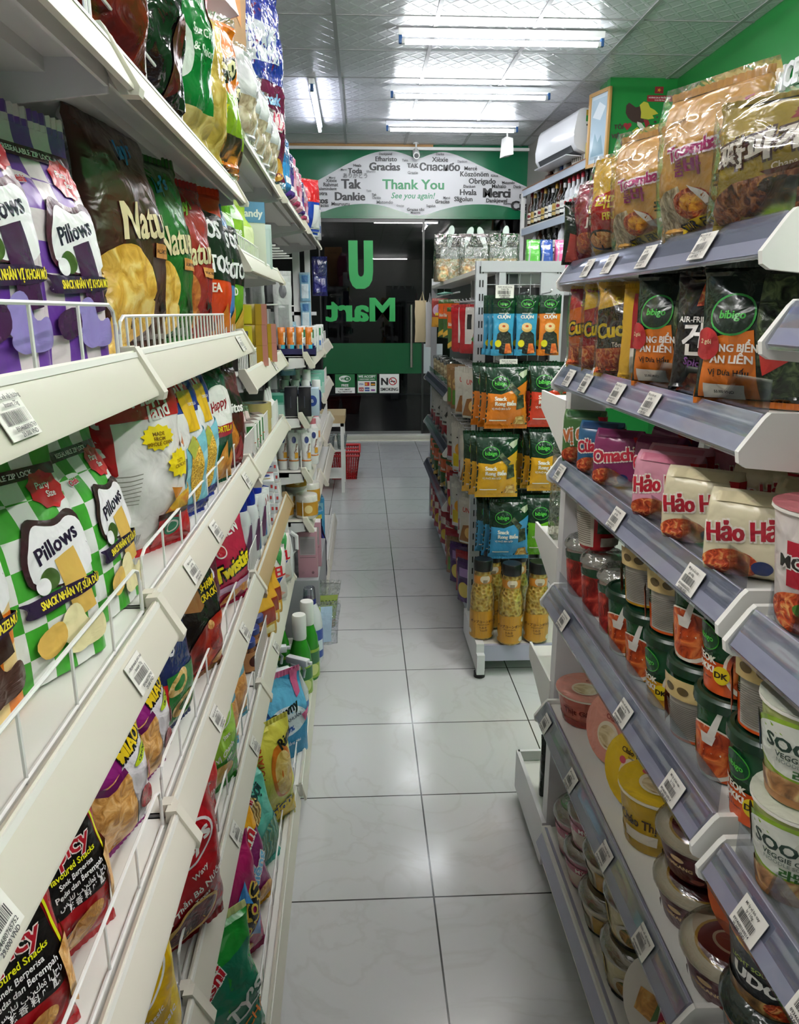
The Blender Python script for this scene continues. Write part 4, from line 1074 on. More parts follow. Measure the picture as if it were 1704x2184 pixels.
# third level down
CRACK = food('#a5702a', '#d09a50', '#e6c084', 50)
def hotspicy(seedv):
    ops = [('p', [(.0, .72), (.3, .60), (.25, .2), (.0, .15)], food('#7a1a08', '#c8501a', '#e08a2a', 16)), ('p', [(.22, .92), (.80, .86), (.96, .42), (.9, .34), (.30, .38), (.24, .5)], T('#0c0b0b')),
           ('p', [(.2, .92), (.23, .92), (.33, .38), (.30, .38)], T('#d8d81a')), ('p', [(.82, .88), (.84, .88), (.98, .42), (.955, .42)], T('#d8d81a')),
           ('t', 'Hot', .40, .80, .10, T('#a01824'), {'ol': T('#e9d9d4'), 'ob': .06, 'b': .03}), ('t', '&', .64, .83, .085, T('#e0d01a'), {'b': .03}), ('t', 'Spicy', .57, .68, .10, T('#a01824'), {'ol': T('#e9d9d4'), 'ob': .06, 'b': .03}),
           ('t', 'Flavoured Snacks', .57, .585, .036, T('#d8d81a'), {'b': .02, 'maxw': .58}), ('t', 'Snek Berperisa', .58, .535, .03, T('#dedede'), {'maxw': .46}), ('t', 'Pedas dan Berempah', .60, .49, .03, T('#dedede'), {'maxw': .56}), ('t', 'سناك بنكهة الحار', .61, .445, .03, T('#dedede'), {'maxw': .5}), ('t', '辣 香 料 味 酥', .63, .40, .032, T('#dedede')),
           ('e', .50, .20, .30, .085, CRACK, .42), ('e', .42, .17, .16, .07, CRACK, .42), ('e', .62, .245, .16, .06, CRACK, .42), ('p', [(.86, .5), (1, .55), (1, .1), (.9, .2)], CRACK)] + \
          [('p', [(.3 + .07 * i, .16 + .03 * i), (.33 + .07 * i, .17 + .03 * i), (.40 + .07 * i, .12 + .03 * i), (.38 + .07 * i, .12 + .03 * i)], T('#b9863c')) for i in range(5)]
    return pouch('cracker_bag', .17, .245, .085, 'pillow', T('#9a0f18'), ops, back=T('#a01018'), seals=(T('#9a0f18'),) * 2, seed=seedv, wr=.005)
HS = hotspicy(21)
HS.put((-.312, .640, .716), 62, 'red spicy cracker bag with a black panel, second from the picture edge', 'crisps bag', None, rx=-7, sc=(.80, .8, .79))
HS.put((-.312, .520, .716), 56, 'red spicy cracker bag with a black panel, closest to the viewer', 'crisps bag', None, rx=-8, sc=(.80, .8, .79))
HS.put((-.312, .40, .716), 56, 'red spicy cracker bag of which only a corner shows at the picture edge', 'crisps bag', None, rx=-8, sc=(.80, .8, .79))
def miaow(seedv):
    pl = T('#7a1666')
    ops = [('b', [(-.1, .60), (.22, .55), (.48, .58), (.54, .8), (.52, 1.02), (-.1, 1.02)], pl), ('p', [(.3, .96), (.5, .55), (.62, .35), (.72, .1), (.78, .02), (1, .02), (1, .96)], T('#d6d3d8')), ('b', [(.0, .5), (.2, .56), (.5, .6), (.6, .36), (.7, .08), (.3, .03), (.02, .05)], CRACK),
           ('p', [(0, .62), (.22, .55), (.48, .6), (.5, .56), (.22, .5), (0, .56)], T('#5c0f4c')),
           ('t', 'MIAOW', .70, .83, .085, T('#e0c21c'), {'rot': 18, 'b': .05, 'ol': T(Bk), 'ob': .13, 'maxw': .56}), ('t', 'MIAOW', .72, .72, .085, T('#e0c21c'), {'rot': 18, 'b': .05, 'ol': T(Bk), 'ob': .13, 'maxw': .56}), ('e', .80, .60, .2, .03, T('#a9c01a'), .3), ('t', 'CRACKER', .80, .60, .025, T(Bk), {'rot': 16}),
           ('e', .80, .28, .12, .1, T('#8c1a2a'), .7), ('e', .86, .45, .06, .07, T('#a02234'), .2)]
    return pouch('cracker_bag', .165, .265, .085, 'pillow', T('#d6d3d8'), ops, back=pl, seals=(pl, pl), seed=seedv, wr=.006)
MW = miaow(25)
MW.put((-.312, .81, .716), 70, 'purple and white cracker bag beside the red spicy bags', 'crisps bag', None, rx=-4, sc=(.76, .8, .74))
MW.put((-.315, .94, .716), 74, 'purple and white cracker bag behind its twin, beside the navy bag', 'crisps bag', None, rx=-4, sc=(.76, .8, .74))
ring_ = food('#8a6a2a', '#c9a860', '#e0cc9a', 50)
pouch('crisps_bag', .17, .26, .085, 'pillow', T('#18244f'), [('t', 'Oishi', .5, .78, .1, T('#dedede'), {'rot': 70, 'b': .04, 'sl': .2}), ('p', [(0, .5), (.5, .42), (.3, .05), (0, .05)], T('#b5161c')), ('p', [(.3, .5), (1, .5), (1, .05), (.3, .05)], T('#1f6a2a')), ('e', .5, .42, .22, .07, ring_, .4), ('e', .5, .42, .12, .035, T('#1f6a2a'), .4), ('e', .62, .22, .25, .08, ring_, .2), ('e', .62, .22, .13, .04, T('#1f6a2a'), .2)],
      back=SILVER, seals=(T('#18244f'),) * 2, seed=31, wr=.005).put((-.315, 1.08, .716), 70, 'navy and green ring snack bag between the purple bag and the brown shrimp bag', 'crisps bag', None, rx=-4, sc=(.8, .8, .8))
pouch('crisps_bag', .20, .27, .09, 'pillow', T('#120d0c'), [('p', [(0, .72), (.5, .62), (1, .78), (1, .96), (0, .96)], T('#8a5f35')), ('p', [(.5, .86), (1, .9), (1, .66), (.62, .62)], T(Bk)), ('t', 'SHRIMP', .76, .80, .06, T('#d8c01a'), {'rot': 8, 'b': .03, 'maxw': .44}), ('t', 'CRACKERS', .78, .72, .06, T('#d8c01a'), {'rot': 8, 'b': .03, 'maxw': .44}),
      ('p', [(.1, .2), (.5, .5), (1, .6), (1, .04), (.2, .04)], food('#2a0806', '#a51a0a', '#e0701a', 9)), ('e', .75, .34, .16, .1, T('#8c1a14'), .6), ('e', .62, .48, .05, .05, food('#b9742a', '#d09a50', '#e6c084', 60), .9), ('e', .85, .14, .12, .06, CRACK, .5)],
      back=T('#120d0c'), seals=(T('#8a5f35'),) * 2, seed=33, wr=.008).put((-.312, 1.25, .716), 64, 'black and bronze shrimp cracker bag with a flame print', 'crisps bag', None, rx=-4, sc=(.85, .85, .8))
pouch('crisps_bag', .18, .235, .085, 'pillow', T('#a5123c'), [('t', 'Twisties', .55, .5, .17, T('#e8d21a'), {'rot': 14, 'b': .06, 'ol': T(Bk), 'ob': .12, 'maxw': .85}), ('t', 'NEW', .6, .86, .09, T('#e4dede'), {'b': .04, 'rot': 10}), ('e', .3, .68, .1, .07, T('#d8c8c8')), ('e', .3, .68, .08, .055, T('#a5122c')), ('e', .55, .16, .26, .08, food('#b5601a', '#d88a2a', '#e8a84a', 40), .5), ('e', .8, .2, .2, .07, food('#b5601a', '#d88a2a', '#e8a84a', 40), -.5), ('p', [(0, .28), (1, .32), (1, .25), (0, .2)], T('#c9a0c0'))],
      back=SILVER, seals=(T('#a5123c'),) * 2, seed=35, wr=.005).put((-.318, 1.60, .716), 62, 'crimson snack bag with yellow lettering, beside the blue-capped bottles', 'crisps bag', None, rx=-3, sc=(.95, .95, .88))
pouch('crisps_bag', .18, .235, .085, 'pillow', T('#5a1430'), [('t', 'NEO', .5, .7, .12, T('#cfcfd6'), {'b': .03}), ('e', .5, .25, .3, .12, CRACK)], back=SILVER, seals=(T('#5a1430'),) * 2, seed=36).put((-.345, 1.42, .716), 70, 'plum snack bag mostly hidden behind the bronze shrimp bag', 'crisps bag', None, sc=(.9, .9, .85))

# fourth level: crisps
def lays(c, band, txt, seedv, chip=CHIP, extra=()):
    ops = [('e', .5, .62, .42, .3, T(band)), ('p', [(.3, .96), (.6, .93), (.75, .80), (.5, .74), (.36, .8)], T('#e0b81c')), ('e', .62, .66, .26, .11, T('#e4e2e0'), .35), ('e', .62, .66, .235, .095, T(band), .35), ('t', 'Lay’s', .62, .67, .10, T('#e8e6e2'), {'rot': 18, 'b': .06}),
           ('t', txt[0], .66, .49, .035, T('#e4dcd6'), {'rot': 14, 'maxw': .55}), ('t', txt[1], .6, .38, .045, T('#e4dcd6'), {'rot': 16, 'b': .02, 'maxw': .7}), ('t', txt[2], .66, .33, .03, T('#e4dcd6'), {'rot': 16, 'maxw': .6})] + list(extra)
    return pouch('crisps_bag', .18, .27, .09, 'pillow', T(c), ops, back=SILVER, seals=(T(c), T(c)), seed=seedv, wr=.005)
STEAK = food('#2a0c10', '#5a2024', '#7a3a38', 70)
LR = lays('#8c0d16', '#a8121c', ('Wavy', 'Vị Thăn Bò Nướng', 'Texas'), 41, extra=[('e', .55, .2, .3, .11, CHIP, .3), ('e', .57, .205, .25, .085, STEAK, .3)])
LR.put((-.295, .955, .418), 52, 'red wavy crisps bag with a steak print, front one of the low crisps shelf', 'crisps bag', None, rx=-4, sc=(1.05, 1, 1))
lays('#d8b80c', '#c9a00c', ('Classic', 'Natural Classic', 'Khoai tây'), 43, extra=[('e', .55, .2, .34, .12, CHIP, .3), ('e', .75, .12, .2, .1, CHIP, .9)]).put((-.300, .715, .418), 50, 'yellow classic crisps bag cut by the bottom of the picture', 'crisps bag', None, rx=-5)
pouch('crisps_bag', .18, .25, .08, 'pillow', T('#c9cacc'), [('r', .1, .3, .9, .7, T('#d8d8d8')), ('p', [(.3, .5), (.5, .6), (.45, .42)], T('#1a2a28')), ('t', 'Swing', .5, .8, .06, T('#30302e'))], back=SILVER, seals=(SILVER, SILVER), seed=44).put((-.335, .80, .415), 66, 'pale grey snack bag between the yellow and red crisps bags', 'crisps bag', None, rx=-4)
LR.put((-.335, 1.09, .412), 66, 'red crisps bag behind the steak-print one', 'crisps bag', None, rx=-4, sc=(.9, .9, .9))
lays('#a00e14', '#c01a1c', ('Max', 'Vị Gà Rán', 'KFC'), 45, extra=[('e', .5, .2, .3, .1, CHIP)]).put((-.325, 1.18, .412), 64, 'red crisps bag with a yellow flash before the green lime bag', 'crisps bag', None, rx=-4, sc=(.9, .9, .95))
lays('#2f8a2a', '#8fc02a', ('Stax', 'Vị Chanh', 'Lime'), 46, extra=[('e', .3, .8, .25, .11, T('#a9b84a')), ('e', .5, .2, .3, .1, CHIP)]).put((-.32, 1.33, .412), 62, 'green lime crisps bag on the low shelf', 'crisps bag', None, rx=-4)
def sweetpot(seedv):
    return pouch('crisps_bag', .15, .23, .07, 'pillow', T('#5fa0b8'), [('p', [(.1, .05), (.2, .5), (.85, .55), (.95, .05)], food('#a5601a', '#cf8a38', '#e0aa60', 40)), ('p', [(.1, .7), (.9, .78), (.9, .6), (.1, .55)], T('#9cc8d0')), ('t', 'Jagabi', .5, .68, .06, T('#e4e2de'), {'b': .04})], back=SILVER, seals=(T('#5fa0b8'),) * 2, seed=seedv)
SP_ = sweetpot(48)
SP_.put((-.325, 1.47, .412), 66, 'pale blue and orange snack bag next to the green lime bag', 'crisps bag', None, rx=-4)
SP_.put((-.325, 1.60, .412), 66, 'pale blue and orange snack bag at the end of the low crisps shelf', 'crisps bag', None, rx=-4)

# base level
pouch('snack_bag', .20, .27, .10, 'pillow', T('#14862a'), [('p', [(.3, .7), (1, .8), (1, .04), (.1, .04)], T('#0f6a4c')), ('t', 'Oishi', .5, .69, .085, T('#a81824'), {'rot': 26, 'b': .05, 'ol': T('#e4e2de'), 'ob': .1}), ('t', 'MARTY’S', .62, .40, .11, T('#d6dcd6'), {'rot': 20, 'b': .03, 'maxw': .85}), ('t', 'CRACK CHA', .68, .27, .065, T('#c8701c'), {'rot': 20, 'b': .02, 'maxw': .7}), ('p', [(.3, .28), (1, .44), (1, .425), (.3, .26)], T('#c9d4cc')), ('e', .22, .38, .08, .03, T('#0a3a28')), ('e', .8, .13, .18, .06, food('#a5401a', '#c86a30', '#d88a50', 40))],
      back=T('#14862a'), seals=(T('#c9d08a'), T('#c9d08a')), seed=51, wr=.009).put((-.270, 1.0, .10), 40, 'shiny green vegetable cracker bag at the foot of the cream shelves, closest to the viewer', 'crisps bag', None, rx=-12, sc=(1.12, 1, .98))
pouch('snack_bag', .19, .26, .09, 'pillow', T('#a5145a'), [('t', 'Oishi', .35, .66, .08, T('#e0d4d8'), {'rot': 30, 'b': .05, 'ol': T('#7a1040'), 'ob': .1}), ('t', 'POOS', .72, .4, .14, T(Bk), {'rot': 50, 'b': .06, 'ol': T('#d8b84a'), 'ob': .11, 'maxw': .7}), ('p', [(.6, .6), (.75, .7), (.8, .5)], T('#2f80c8')), ('p', [(.7, .3), (.9, .4), (.86, .2)], T('#2f80c8')), ('e', .5, .15, .26, .08, CRACK)],
      back=T('#a5145a'), seals=(T('#a5145a'),) * 2, seed=53, wr=.007).put((-.275, 1.21, .10), 48, 'magenta snack bag behind the shiny green one at the foot of the shelves', 'crisps bag', None, rx=-10)
pouch('snack_bag', .17, .26, .085, 'pillow', T('#7a1a5c'), [('p', [(0, .55), (1, .75), (1, .96), (0, .96)], T('#e0a01c')), ('e', .2, .88, .06, .03, T('#c8601c')), ('e', .7, .84, .05, .03, T('#c8601c')), ('t', 'Mắm', .55, .66, .14, T('#c01a2c'), {'rot': 30, 'b': .05, 'ol': T('#e8e4e0'), 'ob': .1}), ('t', 'Miếng', .68, .40, .10, T('#6cb4e0'), {'rot': 48, 'b': .04, 'ol': T('#e8e4e0'), 'ob': .09}), ('t', 'SNACK', .22, .68, .06, T('#6cb4e0'), {'rot': 30, 'b': .04}), ('e', .75, .16, .2, .08, CRACK)],
      back=T('#7a1a5c'), seals=(T('#e0a01c'),) * 2, seed=55, wr=.006).put((-.262, 1.35, .10), 54, 'orange and purple snack bag beside the magenta one', 'crisps bag', None, rx=-18, sc=(1,1,.9))
pouch('snack_bag', .17, .26, .085, 'pillow', T('#4fa898'), [('e', .4, .66, .3, .16, food('#8a6a2a', '#b8944a', '#d0b878', 30, 'W'), .3), ('t', 'Oishi', .42, .72, .07, T('#a81824'), {'rot': 38, 'b': .05, 'ol': T('#e4e2de'), 'ob': .1}), ('p', [(0, .3), (1, .5), (1, .1), (0, .05)], food('#5a8a70', '#a8a058', '#3f8a80', 24, 'W')), ('t', 'Sợi', .72, .8, .1, T('#1a2a3a'), {'rot': 20, 'b': .03})],
      back=T('#4fa898'), seals=(T('#4fa898'),) * 2, seed=57, wr=.006).put((-.258, 1.48, .10), 56, 'teal snack bag with curly lines beside the yellow onion bag', 'crisps bag', None, rx=-16, sc=(1,1,.9))
pouch('snack_bag', .17, .275, .09, 'pillow', T('#cfc84a'), [('e', .68, .56, .24, .24, T('#c8701c')), ('e', .70, .54, .2, .2, food('#b08a30', '#d0b058', '#e0cc88', 30)), ('t', 'Onion', .55, .2, .11, T('#d8b81c'), {'b': .05, 'ol': T('#2a3a5a'), 'ob': .1, 'rot': 14}), ('t', 'Ring', .85, .82, .09, T(Bk), {'rot': 20, 'b': .04}), ('p', [(.02, .1), (1, .22), (1, .05), (0, .04)], T('#d8b81c')), ('e', .25, .32, .12, .1, T('#5a7a3a')), ('t', 'POTATO', .3, .72, .05, T('#b5401c'), {'rot': 84, 'b': .03})],
      back=T('#cfc84a'), seals=(T('#cfc84a'),) * 2, seed=59, wr=.006).put((-.250, 1.64, .10), 44, 'yellow onion snack bag below the blue softener pouch', 'crisps bag', None, rx=-4, sc=(1, 1, 1.04))

# top level: clear-bag snacks
CL = clear('#ffffff', .8, .10, .10)
def cbag(w, h, d, inner, seedv, ops=(), top='#e0e0e0', kind='pillow'):
    return pouch('clear_snack_bag', w, h, d, kind, inner, list(ops), back=inner, seals=(CL, CL), seed=seedv, wr=.010)
cbag(.20, .27, .10, food('#3a0a08', '#5c120c', '#7a2014', 25, rough=.12, bump=.8), 61).put((-.315, .965, 1.618), 62, 'shiny dark red snack bag on the topmost fenced shelf beside the black one', 'crisps bag', None, rx=2)
cbag(.14, .22, .08, T('#2f6ea8'), 62).put((-.34, .80, 1.612), 70, 'blue snack bag edge at the left end of the topmost shelf', 'crisps bag')
cbag(.22, .30, .09, T('#141112', .12, .9), 63, [('p', [(.12, .42), (.25, .40), (.92, .72), (.88, .82), (.75, .82), (.2, .55)], food('#9a6a3c', '#c8965c', '#d8b07a', 12)), ('e', .9, .79, .05, .045, T('#8c1420')), ('p', [(.7, .1), (.9, .2), (.9, .5), (.75, .45)], T('#4a1210'))]).put((-.315, 1.17, 1.622), 66, 'black snack bag with a rolled wafer print on the topmost shelf', 'crisps bag', None, rx=2)
cbag(.20, .31, .10, T('#0f6a2a', .2), 64, [('e', .3, .78, .12, .06, T('#cfd8cc')), ('e', .3, .78, .105, .052, T('#0f6a2a')), ('t', 'EXPORT', .3, .78, .03, T('#cfd8cc'), {'b': .02}), ('e', .3, .44, .26, .14, T('#d0d4d0')), ('e', .3, .44, .05, .03, T('#7a9a4a')), ('e', .4, .5, .05, .03, T('#9ab83a')), ('e', .2, .4, .05, .03, T('#9ab83a')), ('t', 'Sour Cream', .72, .56, .04, T('#cfd8cc'), {'maxw': .4}), ('t', '& Onion', .70, .48, .04, T('#cfd8cc'), {'maxw': .3}), ('r', 0, .04, 1, .2, food('#8a7a3a', '#b8a058', '#d8c488', 26)), ('p', [(.8, .97), (1, .97), (1, .6), (.9, .68)], T('#a01824'))]).put((-.312, 1.37, 1.624), 66, 'green snack bag stamped for export on the topmost shelf', 'crisps bag', None, rx=2)
cbag(.19, .27, .09, food('#8a7428', '#b89c48', '#d8c078', 26, rough=.12), 65).put((-.312, 1.52, 1.626), 64, 'clear bag of yellow crisps between the green and orange bags on the topmost shelf', 'crisps bag', None, rx=2)
FI = cbag(.18, .29, .085, T('#c86a14', .2), 66, [('r', 0, .04, 1, .26, food('#120e0c', '#3a2418', '#c8802a', 20)), ('r', 0, .26, 1, .5, T('#7a9a1c')), ('t', 'FI', .5, .38, .1, T('#dcd81a'), {'sl': .3, 'b': .03}), ('t', 'No', .6, .66, .14, T('#d8d0a0'), {'b': .06, 'ol': T(Bk), 'ob': .12, 'rot': 20})])
FI.put((-.305, 1.65, 1.628), 62, 'orange and lime snack bag second from the end of the topmost crisps shelf', 'crisps bag', None, rx=2, sc=(1.05, 1, 1.02))
FI.put((-.30, 1.755, 1.630), 70, 'orange and lime snack bag at the very end of the topmost crisps shelf', 'crisps bag', None, rx=2, sc=(.8, .9, .9))
# ---------------------------------------------------------------- household goods further along the left run
S = solid
def lathe_thing(name, body, mat, cap=None, capmat=None, ops=None, ang=170, opv=None, extra=None, seg=18):
    """body profile; cap profile as a part; ops printed on the profile slice opv"""
    r = root(name); m = M(); m.lathe(body, mat, seg)
    if ops:
        lo, hi = opv; pr = [p for p in body if lo - 1e-6 <= p[1] <= hi + 1e-6]
        rr = max(p[0] for p in pr); m.art(lathF([(a + .0004, z) for a, z in pr], ang), rr * R(ang), hi - lo, ops)
    m.build('body', r)
    if cap: m = M(); m.lathe(cap, capmat, seg); m.build('cap', r)
    if extra: extra(r)
    return Kind(r)
# S3 topmost: silvery clear bags, then tissue and napkin packs on the next bays
SILV_F = food('#8f8f94', '#c4c4c8', '#e4e4e8', 14, rough=.12, bump=.9)
SB = pouch('clear_snack_bag', .17, .25, .10, 'pillow', SILV_F, [('r', .1, .1, .9, .45, food('#7a6a52', '#b8a68c', '#d8ccb8', 30, rough=.15))], back=SILV_F, seals=(CL, CL), seed=71, wr=.012)
for i in range(6):
    SB.put((-.308 - .008 * (i % 2), 2.02 + .125 * i, 1.766), 64 + 5 * (i % 3), f'glossy silver bag, {ORD[i]} from the near end of the top shelf of the household bay', 'bag', 'silver bags on the top shelf', rx=3, sc=(1, .9, (.85, .8, .88)[i % 3]))
cb = box_thing('carton', .34, .30, .45, S('#9a7448', .7), [('t', 'Hàng dễ vỡ', .5, .8, .07, S('#1c1612', .7), {'b': .03}), ('r', .1, .35, .6, .55, S('#b87a38', .7))], sops=[('t', 'giấy ăn', .5, .8, .07, S('#1c1612', .7), {'b': .03})])
cb.put((-.50, 2.52, 2.02), 90, 'brown carton stacked above the silver bags', 'carton')
box_thing('carton', .34, .28, .25, S('#8a6a44', .7), []).put((-.50, 2.52, 1.767), 90, 'lower brown carton behind the silver bags', 'carton')
box_thing('snack_box', .16, .10, .14, S('#c9a8ae', .4), [('r', .0, .0, 1, .5, S('#8f8088', .4)), ('r', .4, .5, 1, 1, S('#d8d0d0', .4))], sops=[('r', 0, 0, 1, .3, S('#b06a78', .4))]).put((-.33, 1.86, 1.99), 80, 'pink and white box lying on top of the orange snack bags and silver bags', 'box', rx=-14)
PHO = pouch('snack_bag', .26, .60, .12, 'pillow', T('#5a1238', .15), [('r', 0, .52, 1, 1, T('#1c2a7a', .15)), ('p', [(.2, .6), (.8, .62), (.8, .8), (.2, .82)], T('#a9b0b8', .15)), ('t', 'Snack', .6, .44, .06, T('#7aa8d0'), {'b': .04, 'rot': 8}), ('t', 'PHO MAI', .52, .34, .08, T('#c8506a'), {'b': .04, 'maxw': .9, 'ol': T('#e4d4d8'), 'ob': .09}), ('t', 'Que', .6, .25, .065, T('#7aa8d0'), {'b': .04}), ('e', .4, .12, .25, .06, food('#a5701a', '#d09a3a', '#e0b860', 30)), ('e', .7, .1, .25, .06, food('#a5701a', '#d09a3a', '#e0b860', 30))], back=T('#5a1238'), seals=(CL, CL), seed=73, wr=.01)
PHO.put((-.345, 2.74, 1.766), 52, 'tall purple and blue cheese snack bag towering over the silver bags', 'snack bag', rx=0)
def tissue(h1, h2, w=.11, h=.2, d=.12):
    return pouch('tissue_pack', w, h, d, 'brick', T(h1, .15, .9), [('r', .05, .1, .95, .5, T(h2, .15)), ('t', 'An An', .5, .68, .1, T('#e4e2e6'), {'b': .04}), ('r', .2, .2, .8, .3, T('#e4e2e6', .15))], back=T(h1, .15), seed=74, wr=.005)
TK = [tissue('#1d5a8c', '#2f80b8'), tissue('#221a66', '#4a2a80'), tissue('#c86a8a', '#d8a0b4'), tissue('#c9a8b4', '#a83a60')]
for i, (k, y, h) in enumerate(((0, 2.90, 1.08), (1, 3.06, .98), (2, 3.18, 1.04), (3, 3.32, .98), (2, 3.46, .98), (1, 3.58, .9), (3, 3.70, .95), (2, 3.83, .95))):
    TK[k].put((-.315, y, 1.757 if y < 3.66 else 1.747), 82, f'{("blue", "navy", "pink", "pale pink")[k]} wrapped tissue pack, {ORD[i]} along the top shelf past the silver bags', 'tissue pack', 'tissue packs on the top shelf', sc=(1, 1, h))
BR = pouch('detergent_bag', .12, .24, .08, 'pillow', T('#1c3a9a', .2), [('r', 0, .55, 1, .97, T('#b0141c', .2)), ('r', .5, .05, 1, .5, T('#d4d8dc', .2))], back=T('#d4d8dc'), seals=(T('#1c3a9a'), T('#b0141c')), seed=75)
BR.put((-.255, 3.98, 1.747), 40, 'blue and red detergent bag near the end of the top shelf', 'bag')
BR.put((-.255, 4.14, 1.747), 60, 'blue and red detergent bag at the end of the top shelf, beside the white packs', 'bag')
wp = box_thing('wipe_pack', .10, .06, .12, S('#cfd2d6', .3), [('r', .1, .3, .9, .6, S('#3a5aa0', .3))])
for i in range(2): wp.put((-.26, 4.30 + .12 * i, 1.747), 80, f'white wet-wipe pack at the far end of the top shelf, {("near", "outer")[i]} one', 'pack', 'wipe packs')
# S3 second: green pack, blue box
pouch('snack_pouch', .13, .19, .07, 'gusset', T('#7fae2a'), [('r', .1, .55, .9, .9, T('#d4dccc')), ('e', .5, .72, .2, .1, T('#5a9a2a')), ('t', 'Lime', .5, .4, .1, T('#e4e8dc'), {'b': .04})], seals=(None, T('#d4dccc')), seed=76).put((-.36, 2.10, 1.488), 72, 'lime green refill pouch behind the black and white tortilla bag', 'pouch')
pouch('snack_pouch', .13, .17, .06, 'gusset', T('#a9c82a'), [('r', .1, .3, .9, .6, T('#d8e0b0'))], seals=(None, T('#c8d480')), seed=77).put((-.35, 2.24, 1.488), 72, 'yellow green refill pouch in front of the blue topped carton', 'pouch')
box_thing('milk_box', .085, .11, .175, S('#c9ccc0', .4), [('r', 0, .68, 1, 1, S('#4f86b0', .4)), ('t', 'Candy', .5, .83, .12, S('#e4e6e6', .4), {'b': .04, 'maxw': .85}), ('e', .4, .42, .15, .1, S('#9a9f98', .4))], sops=[('r', 0, .68, 1, 1, S('#4f86b0', .4))]).put((-.335, 2.36, 1.488), 20, 'pale carton with a blue top band on the green pouch shelf', 'box')
box_thing('glass_box', .07, .1, .13, S('#9fb0ae', .3), [('r', .1, .1, .9, .9, S('#b9c8c6', .3))]).put((-.325, 2.50, 1.488), 20, 'pale teal box beside the blue topped carton', 'box')
lathe_thing('lotion_bottle', [(.022, 0), (.025, .01), (.025, .09), (.012, .105)], S('#a03a5a', .3), [(.013, .1), (.013, .14), (.011, .142)], S('#2a2a90', .3)).put((-.32, 2.62, 1.488), 0, 'small pink bottle with a navy cap behind the blue topped carton', 'bottle')
# S3 third: gold and red boxes, black box, razors
GB = box_thing('gold_box', .15, .05, .056, S('#8c7420', .25), [('r', .28, .05, .72, .95, S('#c9bb24', .3)), ('r', .9, 0, 1, 1, S('#b0766a', .3)), ('r', .78, 0, .9, 1, S('#a08018', .3)), ('r', 0, 0, .2, 1, S('#a08018', .3)), ('t', 'H', .5, .62, .3, S('#8c1a1a', .3), {'b': .05}), ('t', '福', .5, .25, .2, S('#8c1a1a', .3))], side=S('#a8843a', .25), sops=[('r', .2, .15, .8, .85, S('#c07a70', .3))])
for i, (y, z, x) in enumerate(((2.18, 1.212, -.345), (2.18, 1.2685, -.345), (2.36, 1.212, -.34), (2.36, 1.2685, -.34), (2.19, 1.325, -.345))):
    GB.put((x, y, z), 15, f'gold and red boxed soap, {("bottom", "middle", "bottom", "top", "top")[i]} of the {("nearer", "nearer", "further", "further", "nearer")[i]} stack on the gold box shelf', 'box', 'gold and red boxes')
box_thing('black_case', .11, .07, .10, S('#141010', .25), [('r', .1, .1, .9, .9, S('#221a18', .3)), ('r', .5, .15, .6, .25, S('#8a4a2a', .3))]).put((-.35, 2.0, 1.212), 10, 'black boxed pack at the near end of the shelf of gold boxes', 'box')
CB = pouch('blister_pack', .07, .12, .03, 'doy', clear('#e6e8ea', .7, .2, .1), [('r', .25, .15, .75, .4, T('#9aa0a6')), ('e', .5, .6, .2, .12, T('#a84a58')), ('r', .2, .75, .8, .9, T('#6a6e74'))], seals=(None, T('#3a3c40')), seed=79)
for i in range(4): CB.put((-.345, 2.12 + .08 * i, 1.213), 66, f'small clear blister pack in front of the gold boxes, {ORD[i]} from the near end', 'blister pack', 'blister packs by the gold boxes')
# S3 fourth: tape, boxes
r = root('tape_roll'); m = M(); TPM = S('#a89a62', .3)
m.lathe([(.052, 0), (.052, .048), (.04, .048), (.04, 0)], TPM, 28, cap0=False, cap1=False); m.add([(.052 * math.cos(k * PI / 14), .052 * math.sin(k * PI / 14), 0) for k in range(28)] + [(.04 * math.cos(k * PI / 14), .04 * math.sin(k * PI / 14), 0) for k in range(28)], [(k, (k + 1) % 28, 28 + (k + 1) % 28, 28 + k) for k in range(28)], TPM); m.build('tape', r)
m = M(); m.lathe([(.040, 0), (.040, .048), (.037, .048), (.037, 0)], S('#8a9098', .5), 28, cap0=False, cap1=False); m.build('core', r)
TPK = Kind(r)
TPK.put((-.345, 2.40, .985), 0, 'roll of beige packing tape, lower of two', 'tape'); TPK.put((-.343, 2.405, 1.034), 0, 'roll of beige packing tape on top of its twin behind the small green boxes', 'tape')
GW2 = box_thing('soap_box', .028, .05, .085, S('#dad8d2', .4), [('r', .12, .1, .88, .9, S('#1f6a2a', .4)), ('e', .5, .66, .2, .1, S('#cfd8c8', .4)), ('r', .45, .2, .55, .5, S('#cfd8c8', .4)), ('r', 0, .36, 1, .39, S('#b0603a', .4))], top=S('#8a7a72', .4))
for i in range(4): GW2.put((-.315 + .0 * i, 2.05 + .062 * i, .985), 25, f'small white box with a green panel, {ORD[i]} in row before the packing tape', 'box', 'small green and white boxes')
BP = pouch('bandage_pack', .09, .14, .02, 'doy', clear('#f0eeee', .8, .25, .1), [('r', .1, .1, .9, .8, T('#d8c0c0')), ('r', .2, .3, .8, .5, T('#b84a50'))], seals=(None, CL), seed=81)
for i in range(3): BP.put((-.312, 1.94 + .075 * i, .985), 58, f'clear packet with a pink card leaning on the wire fence, {ORD[i]} along', 'packet', 'clear packets by the tape', rx=-22)
GT = lathe_thing('glue_bottle', [(.02, 0), (.022, .005), (.022, .07), (.008, .085)], S('#d8d8d6', .3), [(.009, .084), (.008, .1), (.003, .125)], S('#dcdcdc', .4))
for i in range(3): GT.put((-.325, 2.53 + .055 * i, .985), 0, f'white glue bottle with a pointed cap behind the tape, {ORD[i]} one', 'bottle', 'glue bottles')
